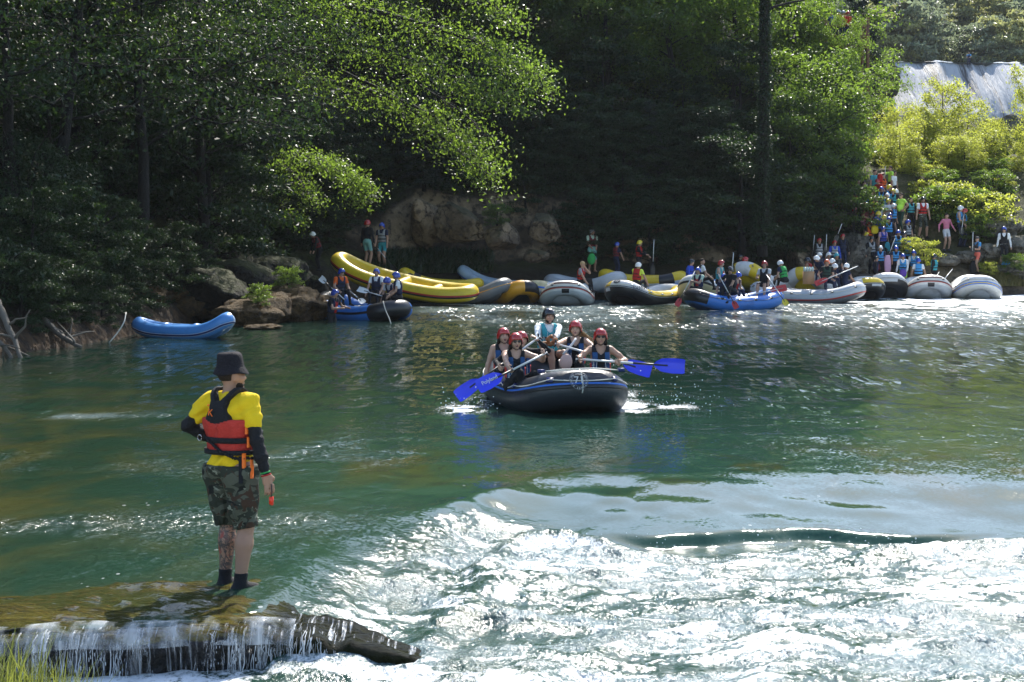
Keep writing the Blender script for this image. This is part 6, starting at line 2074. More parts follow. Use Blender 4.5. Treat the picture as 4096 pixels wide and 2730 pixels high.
# blue canoe on the left
KX = raft("blue inflatable canoe with a navy side stripe moored alone by the left bank", at(180, 338.5, 0, .35), R(62), 3.3, .92, .20, (.36, .17), 1.9, ('lblue', 'lblue', 'paleblue'),
     lambda t, th: np.where(np.abs((t + np.pi) % (2 * np.pi) - np.pi) < .16, 2, 0), ((-.42, -.22, 'navy'), (-.19, -.15, 'white'), (-.48, -.45, 'white')), 0, False, floor='lblue', name="inflatable_canoe", cat="canoe", kpow=3.4, hull='lblue')
mb = MB()
for q in (-.45, .55):
    addtube(mb, [(-.22, q, .27), (-.0, q, .30), (.22, q, .27)], .09, 10)
mb.build("seat", rubber('lblue'), KX)
mb = MB(); addtube(mb, spline([P(126, 312.5, 42.6), P(124, 322, 42.3), P(118, 332, 42.2), P(109, 343, 42.1)], 12), .016, 5)
tag(mb.build("mooring_rope", mat("rope_white", (.6, .57, .5), .8)), "white rope hanging from the end of the blue canoe into the water", "rope")

raft("long yellow raft with a red and black stripe hauled up on the left bank", at(402, 290.5, d=65.2), R(73), 6.0, 1.95, .30, (.30, .42), 2.8, ('yellow', 'yellow'), None,
     ((-.10, .12, 'red'), (-.30, -.10, 'black')), 3, False, 'black', 'yellow', pitch=.205, roll=-.12, kpow=3, tcol='yellow', plate=[(1.25, .55, .05, .25, 'red')])
main3 = raft("blue and black raft crowded with five people in blue helmets at the tufa rock", at(367, 316.5, 0, .0, None) if False else (-4.75, 54.4, -.03), R(44), 3.9, 1.85, .27, (.22, .42), 3.0, ('blue', 'black'),
     lambda t, th: np.where((np.abs((t + np.pi) % (2 * np.pi) - np.pi + .35) < .62) | (np.abs(np.abs((t + np.pi) % (2 * np.pi) - np.pi) - 3.14) < .5), 1, np.where((th > -.02) & (th < .18), 1, np.where((th < -.55) & (((t + np.pi) % (2 * np.pi) - np.pi) > 1.0), 1, 0))),
     (), 2, False, 'black', 'dgrey', badge=[(1.5, .75, "12", 'lightgrey', 'black')])
mb = MB(); addtube(mb, spline([P(383, 301, 51.6), P(385.5, 310, 51.5), P(389, 318, 51.4), P(391, 324, 51.3)], 9), .014, 5)
tag(mb.build("bow_rope", mat("rope_white", (.6, .57, .5), .8)), "thin white rope trailing from the black bow of the blue raft into the water", "rope")

B72 = 'black'
raft("dark grey raft with a thin orange line lying behind the yellow raft", (-2.0, 66.9, .05), R(66), 4.3, 1.9, .29, (.46, .25), 3.0, ('grey', 'grey'), None, ((.22, .30, 'orange'),), 2, False, 'black', 'grey',
     badge=[(.35, .75, "61", 'white', 'black')])
raft("orange and black raft wedged bow first between the grey and the white ones", (.05, 67.7, .0), R(14), 3.8, 1.75, .29, (.42, .25), 3.2, ('orange', 'black'),
     lambda t, th: np.where((((t + np.pi) % (2 * np.pi) - np.pi) > -.05) & (((t + np.pi) % (2 * np.pi) - np.pi) < .9) & (th > -.5), 1, np.where((th > -.12) & (th < .06), 1, 0)), (), 2, False, 'black', 'dgrey', badge=[(-.5, .7, "36", 'white', 'black')])
raft("pale blue inflatable with its tail pointing up, ashore under the cliff", (-.2, 70.3, .42), R(72), 4.4, 1.35, .22, (.1, .5), 2.4, ('paleblue', 'lightgrey'), None, ((-.5, -.3, 'stripeblue'),), 2, False, 'grey', 'lightgrey',
     pitch=.06, badge=[(2.75, .2, "31", 'navy', 'white')])
raft("small yellow raft with a black band ashore behind the long yellow one", (-2.9, 69.2, .45), R(75), 3.6, 1.5, .24, (.15, .40), 2.6, ('yellow', 'black'),
     lambda t, th: np.where(np.abs(np.abs((t + np.pi) % (2 * np.pi) - np.pi) - 2.35) < .16, 1, 0), (), 2, False, 'black', 'black', pitch=.05)
raft("cream raft with a blue side stripe, mostly hidden by its white neighbour", (1.6, 68.1, .0), R(-22), 3.8, 1.9, .28, (.42, .3), 3.0, ('cream', 'lightgrey'), None, ((-.05, .20, 'stripeblue'),), 2, False, 'black', 'cream',
     badge=[(.4, .8, "76", 'white', 'black')])
raft("white raft with a red and brown stripe below the man in the tan cap", (2.15, 66.3, -.02), R(-4), 4.0, 2.12, .29, (.47, .35), 3.2, ('white', 'lightgrey'), None, ((.12, .26, 'brown'), (.02, .11, 'red')), 2, True, 'dgrey', 'lightgrey',
     plate=[(0.0, .78, .30, .14, 'brown'), (0.0, -.35, .06, .3, 'black')], hull='lightgrey')
raft("smooth grey raft lying behind the white raft and the man in the tan cap", (3.0, 70.4, .35), R(50), 3.9, 1.8, .28, (.36, .2), 2.8, ('lightgrey', 'lightgrey'), None, (), 2, False, 'dgrey', 'grey')
raft("black raft with white and yellow top, bold lettering and white piping, nosing the white raft", (5.2, 66.6, -.02), R(-34), 4.4, 2.1, .30, (.46, .22), 3.0, ('white', 'black', 'yellow'),
     lambda t, th: np.where(th < .28, 1, np.where((((t + np.pi) % (2 * np.pi) - np.pi) > .9) & (((t + np.pi) % (2 * np.pi) - np.pi) < 2.6) | ((((t + np.pi) % (2 * np.pi) - np.pi) < -.2) & (((t + np.pi) % (2 * np.pi) - np.pi) > -.7)), 2, 0)),
     ((.18, .22, 'white'), (.29, .33, 'black')), 2, True, 'lightgrey', 'lightgrey', badge=[(-.02, .95, "72", 'dgrey', 'white')], text=[(.62, .62, "AVANTI", 'black', .24)], plate=[(-.28, -.12, .10, .22, 'lightgrey')], hull='black')
raft("blue inflatable seen over the yellow rim behind the man in neon yellow", (7.0, 70.0, .25), R(58), 4.0, 1.6, .26, (.22, .22), 2.8, ('lblue', 'stripeblue'), None, ((-.1, .1, 'white'),), 2, False, 'black', 'blue')
raft("yellow raft with a black band on the shore under the man with the upright paddle", (5.4, 70.6, .55), R(68), 3.8, 1.6, .26, (.2, .25), 2.6, ('yellow', 'black', 'white'),
     lambda t, th: np.where(np.abs(np.abs((t + np.pi) % (2 * np.pi) - np.pi) - .9) < .22, 1, np.where(th < -.2, 2, 0)), (), 2, False, 'black', 'dgrey', badge=[(.5, .6, "35", 'stripeblue', 'white')])
raft("white raft with a yellow belly and black rim rising bow first behind the blue raft", (7.9, 67.6, .0), R(-26), 4.2, 2.1, .30, (.62, .3), 3.0, ('white', 'cream', 'black'), lambda t, th: np.where(th < .0, 1, np.where(th < .22, 2, 0)), (), 2, False, 'dgrey', 'lightgrey', hull='cream')
BL = raft("bright blue raft with a black bow and crew paddling away at the right centre", (8.05, 61.9, -.03), R(-63), 4.0, 1.85, .28, (.30, .26), 3.0, ('blue', 'black'),
     lambda t, th: np.where((np.abs((t + np.pi) % (2 * np.pi) - np.pi - .12) < .50) & (th > -.7), 1, np.where((th > -.14) & (th < .1), 1, np.where((th < -.8) & (((t + np.pi) % (2 * np.pi) - np.pi) > 1.5), 1, 0))),
     (), 2, 'black', 'black', 'lblue', tcol='paleblue', plate=[(1.05, .6, .12, .12, 'lightgrey')], hull='blue')
raft("long grey raft with a red side stripe and people in white helmets", (11.7, 67.6, -.02), R(66), 4.6, 2.0, .30, (.34, .3), 2.9, ('lightgrey', 'grey'), None, ((-.36, -.18, 'red'),), 2, True, 'dgrey', 'lightgrey', hull='grey')
raft("white and yellow raft tilted up on the shore behind the red helmet paddler", (10.6, 71.4, .35), R(-40), 4.0, 2.0, .30, (.55, .3), 3.0, ('white', 'yellow'), lambda t, th: np.where(np.abs(np.abs((t + np.pi) % (2 * np.pi) - np.pi) - .5) < .3, 1, 0), (), 2, False, 'dgrey', 'lightgrey', tcol='yellow', pitch=-.1, badge=[(.3, .5, "8", 'yellow', 'navy')])
raft("white raft with yellow cross tube, rear one of the pair on the shore", (12.6, 72.2, .3), R(-20), 3.8, 1.9, .29, (.55, .3), 3.0, ('white', 'yellow'), lambda t, th: np.where(np.abs((t + np.pi) % (2 * np.pi) - np.pi) < .25, 1, 0), (), 2, False, 'dgrey', 'lightgrey', tcol='yellow')
raft("black raft with yellow and white rim behind the man with the orange helmet", (14.25, 71.6, -.02), R(16), 3.9, 1.9, .29, (.45, .3), 3.1, ('white', 'black', 'yellow'),
     lambda t, th: np.where(th < .32, 1, np.where(np.abs((t + np.pi) % (2 * np.pi) - np.pi) < .35, 2, 0)), ((.20, .24, 'white'), (.33, .37, 'black')), 2, False, 'dgrey', 'lightgrey', plate=[(.1, -.05, .14, .16, 'lightgrey')], hull='black')
raft("big black raft with a pale rim beside the person climbing down in neon shorts", (15.6, 73.0, -.02), R(4), 4.0, 2.15, .31, (.58, .35), 3.2, ('white', 'black', 'yellow'),
     lambda t, th: np.where(th < .34, 1, np.where(np.abs(np.abs((t + np.pi) % (2 * np.pi) - np.pi) - 1.0) < .3, 2, 0)), ((.20, .25, 'white'), (.35, .39, 'black')), 2, False, 'dgrey', 'lightgrey', plate=[(-.05, .0, .22, .18, 'lightgrey')], hull='black', badge=[(-.5, .75, "71", 'dgrey', 'white')])
raft("white raft with a red stripe between the big black raft and the blue striped one", (17.65, 73.0, -.02), R(-6), 4.0, 2.1, .30, (.50, .35), 3.2, ('white', 'lightgrey'), None, ((.16, .28, 'brown'), (.06, .15, 'red')), 2, True, 'dgrey', 'lightgrey',
     plate=[(0.0, .80, .28, .13, 'brown'), (0.0, -.35, .06, .3, 'black')], hull='lightgrey')
raft("white raft with blue and yellow stripes at the right end of the row", (19.7, 72.6, -.02), R(-8), 3.7, 2.1, .31, (.48, .42), 2.8, ('white', 'white'), None, ((.10, .22, 'stripeblue'), (-.04, .06, 'yellow'), (-.18, -.06, 'stripeblue')), 1, 'grey', 'grey', 'white',
     tcol='white', hull='lightgrey', plate=[(3.14, 1.4, .12, .3, 'stripeblue')])

# ---------------------------------------------------------------- people along the far bank
def stander(label, u, vt, vf, face=0, po=None, sc=None, dd=0.0, **k):
    po = po or stand()
    b = hit(u, vf); d = b[1] + dd
    top = (po.headc + po.RH @ np.array((0, 0, .16)))[2]
    if sc is None:
        sc = (P(u, vt, d)[2] - b[2]) / top
        sc = min(1.12, max(.84, sc))
    return person(label, by_head(po, face, u, vt, d, sc), face, po, sc=sc, **k), d

def seated(label, u, vt, d, face=0, po=None, sc=1.0, **k):
    po = po or sit()
    return person(label, by_head(po, face, u, vt, d, sc), face, po, sc=sc, **k)

ARMS_FRONT = ((-.12, -.30, 1.05), (.12, -.30, 1.05))
HIPS = ((-.2, -.05, 1.02), (.2, -.05, 1.02))
OUT = ((-1, .3, 0), (1, .3, 0))
# left group
stander("man in white helmet and black clothes bending over beside the mossy rock", 311, 231.5, 271, -60, stand((0, .5), ((-.15, -.35, .75), (.15, -.35, .75)), lean=.45), shirt='black', sleeve='long', pants='black', leg='long', vest='maroon', head='white')
stander("man in red helmet, black top and teal shorts standing by the tan cliff", 367.5, 219, 268, 150, stand((-.2, 0)), shirt='black', sleeve='long', pants='paleteal', leg='short', vest=None, head='red', shoes=None)
_, d3 = stander("man in blue helmet, navy shirt and turquoise shorts standing by the tan cliff", 381.5, 222, 269, -20, stand((.1, .25), ((-.18, -.26, .92), (.24, -.14, .85)), lean=.08), shirt='navy', pants='teal', leg='short', vest='grey', head='blue', shoes=None)
paddle("paddle slanting down from the hand of the man in turquoise shorts", P(377.5, 248, d3 - .3), P(397, 272.5, d3 - .9), 'black', 'pale', (0, -1, 0), dark_from=.4)
SEATH = ((-.2, -.36, .18), (.2, -.34, .16))
seated("man in orange shirt, sunglasses and blue helmet sitting in the crowded blue raft", 342, 267.5, 54.9, 35, sit((.1, .15), SEATH, .2), shirt='orange', pants='black', leg='long', vest='navy', head='royal', glasses=True)
seated("man in blue helmet standing in the water, arm resting on the crowded blue raft", 335.5, 288.5, 52.6, 60, stand((0, .1), ((-.1, -.45, 1.15), (.3, -.42, 1.15)), .2), shirt='black', sleeve='tee', vest='navy', vest2='red', head='royal')
seated("man in white shirt and blue helmet facing the camera in the crowded blue raft", 376.5, 267.5, 55.6, -10, sit((0, -.05), ((-.3, -.25, .1), (.2, -.34, .16)), .1), shirt='white', pants='black', leg='long', vest='navy', head='blue')
seated("person with bowed head and dark blue helmet in the middle of the crowded blue raft", 384.5, 277.5, 54.0, -35, sit((-.2, .75), ((-.25, -.4, .0), (.1, -.4, .1)), .55), shirt='lightgrey', pants='black', leg='long', vest='navy', head='royal')
seated("man in white shirt sitting at the black bow of the crowded blue raft", 395.5, 271, 53.6, -80, sit((-.1, .1), SEATH, .12), shirt='white', pants='black', leg='long', vest='navy', vest2='red', head='royal')
paddle("paddle standing in the crowded blue raft, pale blade up at its left end", P(345, 300, 54.3), P(320.5, 277.5, 54.9), 'white', 'pale', (0, -1, 0), bl=.3)
paddle("pale paddle lying over the knees in the crowded blue raft", P(382, 296, 53.7), P(358, 289, 54.2), 'white', 'pale', (0, -1, .6))
paddle("white bladed paddle lying on the side of the crowded blue raft", P(350, 291, 54.2), P(364, 303, 53.2), 'white', 'pale', (0, -1, .6), bl=.4)
# middle group
stander("man in grey helmet and mint shirt standing in the shade with a green bag", 592.7, 228, 272, 15, stand((.5, .1), ((-.1, -.26, .98), (.1, -.26, .95))), shirt='mint', pants='paleteal', leg='knee', vest='maroon', head='grey', shoes=None)
b = P(591.5, 259, hit(592, 272)[1] - .45)
t = thing("bag", "bright green bag hanging from the hands of the man in the grey helmet", "bag", tuple(b)); mb = MB(); mb.add(IV3 * (.17, .1, .24) * (1 + .12 * fbm3(IV3 * 2, 3))[:, None], IF3); mb.build("sack", cloth('green'), t)
mb = MB(); addtube(mb, [(-.05, 0, .2), (0, 0, .42), (.05, 0, .2)], .012, 5); mb.build("handle", cloth('green'), t)
stander("man in blue helmet and red vest seen from the side, black trousers with white stripes", 617.6, 241.5, 277, 130, stand((-.5, .1), ((-.25, -.25, .9), (.2, -.2, .9)), .08), shirt='navy', pants='navy', leg='long', vest='maroon', head='royal')
_, dm = stander("man in yellow helmet, black sleeves and red vest holding a tall paddle in the shade", 640, 239.5, 280, 75, stand((.1, .05), ((-.1, -.38, 1.1), (.25, -.42, 1.02)), .05), shirt='black', sleeve='long', pants='black', leg='long', vest='red', head='yellow')
paddle("upright paddle of the man in the yellow helmet", P(654, 239.5, dm - .4), P(652.5, 275, dm - .4), 'black', 'pale', (0, -1, 0), dark_from=.62)
seated("man in tan cap and red vest sitting on the white raft, hand at his face", 582.8, 260.5, 66.6, 65, sit((.2, 0), ((-.2, -.36, .1), (.10, -.20, .66)), .18, elbow=((-.5, .6, -.5), (.6, -.3, -1))), shirt='grey', pants='black', leg='long', vest='red', head='cap')
seated("man in white helmet, neon yellow shirt and red vest on the black and yellow raft", 638.8, 261.5, 67.0, 140, sit((-.5, .1), ((-.42, -.2, .05), (.2, -.3, .1)), .2, twist=-.2), shirt='neonyellow', pants='black', leg='long', vest='red', head='white')
# crew of the bright blue raft and neighbours
def bluecrew():
    dB = 61.8
    seated("paddler in blue helmet with raised arm at the bow of the bright blue raft", 697.8, 266.5, 61.9, -30, sit((.2, .1), ((-.30, -.20, .16), (-.05, -.38, .42)), .12), shirt='mint', pants='black', leg='long', vest='navy', vest2='red', head='blue')
    paddle("red bladed paddle dipping beside the black bow of the bright blue raft", P(695, 271, 61.5), P(676.5, 306, 60.9), 'red', 'pale', (0, -1, 0), bl=.35)
    seated("man in black helmet and black shirt paddling in the middle of the bright blue raft", 730, 265.5, 61.2, -35, sit((.3, .1), ((-.28, -.30, .48), (.05, -.42, .05)), .2), shirt='black', pants='black', leg='long', vest='black', head='black', glasses=True, sc=1.08)
    paddle("long red bladed paddle held by the man in black on the blue raft", P(718, 273.5, 60.7), P(737, 308.5, 60.1), 'red', 'pale', (0, -1, 0), bl=.32)
    seated("person in blue helmet stooping behind the man in black on the bright blue raft", 740, 272, 62.0, 40, sit((0, .5), SEATH, .4), shirt='none', pants='navy', leg='long', vest='navy', vest2='red', head='blue', sk=2)
    seated("person in blue helmet hidden behind the man in black on the bright blue raft", 723.5, 273, 62.6, -20, sit((0, .3), SEATH, .2), shirt='navy', pants='navy', leg='long', vest='navy', head='blue')
    seated("paddler in red helmet and grey shirt at the far end of the bright blue raft", 764.5, 260, 62.6, -25, sit((.25, .0), ((-.15, -.32, .42), (.22, -.36, .12)), .05, seat=.2), shirt='lightgrey', pants='black', leg='knee', vest='black', head='red', sc=1.06)
    paddle("paddle with a red blade sticking out level behind the bright blue raft", P(748, 295, 61.8), P(786.5, 287.5, 62.3), 'red', 'pale', (0, -1, .3), bl=.7, bw=.26, dark_from=.9)
    paddle("paddle with a yellow blade in the water at the end of the bright blue raft", P(766, 274, 62.3), P(787, 305, 61.2), 'yellow', 'pale', (0, -1, 0), bl=.3)
bluecrew()
seated("bare headed man in white shirt and dark vest looking round behind the bright blue raft", 702.5, 257.5, 65.5, 100, sit((-.9, 0), SEATH, .1), shirt='white', pants='black', leg='long', vest='black', head='bare')
seated("person in black helmet and royal blue sitting left of the bare headed man", 692, 258.5, 68.5, 60, sit((0, .1), SEATH, .2), shirt='blue', sleeve='long', pants='navy', leg='long', vest='blue', head='black')
seated("bare armed man in red helmet and teal vest behind the bright blue raft", 721.3, 259.5, 64.5, 60, sit((.1, 0), SEATH, .15), shirt='none', pants='black', leg='long', vest='teal', vest2='red', head='red', sk=2)
stander("man in black helmet and black shirt standing in the shade behind the bright blue raft", 741, 253.5, 283, 60, stand((.1, .1), ((-.1, -.4, 1.0), (.2, -.4, 1.0)), .15), shirt='black', sleeve='long', pants='black', leg='long', head='black')
seated("person in red helmet just behind the man in black in the shade", 745.5, 256, 70.5, 90, sit((.2, 0), SEATH, .1), shirt='navy', pants='black', leg='long', head='red')
paddle("upright white paddle shaft behind the red helmet and the man in black", P(733.5, 252.5, 66), P(732, 272, 66), 'black', 'pale', (0, -1, 0), bl=.3, dark_from=.9)
seated("person in white helmet and navy shirt looking down beside the white and yellow raft", 779, 260, 67.5, -140, sit((0, .4), SEATH, .35), shirt='navy', pants='black', leg='long', vest='green', head='white')
# people on the grey raft
seated("man in orange helmet sitting on the end of the grey raft with a red paddle", 827, 258.5, 67.6, -10, sit((-.2, .0), ((-.28, -.28, .25), (.12, -.32, .26)), .08, feet=((-.05, -.35, -.45), (.3, -.3, -.45))), shirt='black', pants='navy', leg='long', vest='dgreen', head='orange', sc=1.05)
paddle("paddle with a red blade and pale shaft across the man in the orange helmet", P(858, 266, 67.4), P(815, 284, 66.9), 'red', 'pale', (0, -1, .3), bl=.6, bw=.22, dark_from=.9)
for (u, v, d, f, lab, sh, vs, hd) in ((815, 255.5, 68.6, -60, "person in white helmet and navy shirt leaning over the brown bag on the grey raft", 'navy', 'navy', 'white'),
        (820, 252, 70.5, 20, "person in white helmet at the back, left of the two upright grips", 'navy', 'dgrey', 'white'), (829, 251.5, 70.6, 10, "person in white helmet directly behind the orange helmet", 'navy', 'dgrey', 'white'),
        (833, 258, 69.6, 60, "person in white helmet at the shoulder of the man in the orange helmet", 'black', 'navy', 'white'), (837, 252.3, 70.8, 15, "person in pale teal helmet at the right of the white helmets", 'black', 'dgrey', 'teal'),
        (836.8, 263.5, 69.0, 45, "person in white helmet bending low right of the man in the orange helmet", 'navy', 'black', 'white'), (847.3, 262.6, 69.3, 120, "person in white helmet and navy shirt at the right end, seen from behind", 'navy', None, 'white'),
        (806.6, 256.7, 71.0, -120, "person in black helmet with a red vest in the shade left of the white helmets", 'none', 'red', 'black')):
    seated(lab, u, v, d, f, sit((0, .2 if 'lean' not in lab and 'low' not in lab else .6), SEATH, .15 if 'lean' not in lab and 'low' not in lab else .5), shirt=sh, pants='navy', leg='long', vest=vs, head=hd, sk=1)
t = thing("bag", "brown paper bag full of bottles standing on the grey raft", "bag", tuple(P(808.5, 284, 67.6)))
mb = MB(); addbox(mb, (0, 0, .25), (.42, .26, .5)); mb.build("paper_bag", mat("brown_paper", (.38, .22, .11), .8), t)
mb = MB()
for q in range(8): addtube(mb, [(-.16 + .105 * (q % 4), -.06 + .12 * (q // 4), .48), (-.16 + .105 * (q % 4), -.06 + .12 * (q // 4), .62), (-.16 + .105 * (q % 4), -.06 + .12 * (q // 4), .68)], (.045, .04, .02), 7)
mb.build("bottles", mat("clear_plastic", (.5, .6, .58), .15, .1), t)
for (u, v, lab, hd, sh, vs, pu) in ((819.4, 237.4, "person in red helmet and grey yellow vest in the shade, leftmost of three", 'red', 'black', 'grey', 814), (834.6, 239.6, "person in red helmet and blue sleeves in the shade, middle of three", 'red', 'blue', 'grey', 826.5),
                                (842.8, 233.2, "person in red helmet and black top in the shade, highest of three", 'red', 'black', 'navy', 839)):
    stander(lab, u, v, v + 38, 0, stand((.1, 0)), shirt=sh, sleeve='long', pants='navy', leg='long', vest=vs, head=hd, sk=1)
paddle("upright paddle of the leftmost red helmet in the shade", P(814.5, 235, 75.5), P(812.8, 256, 75.5), 'black', 'pale', (0, -1, 0), bl=.3, dark_from=.9)
paddle("upright white paddle shaft between the two lower red helmets", P(826.6, 234, 75.3), P(826, 252, 75.3), 'black', 'pale', (0, -1, 0), bl=.3, dark_from=.9)
paddle("slanting paddle above the highest red helmet in the shade", P(842, 223.5, 76), P(835.5, 240.5, 76), 'black', 'pale', (0, -1, 0), bl=.3, dark_from=.6)

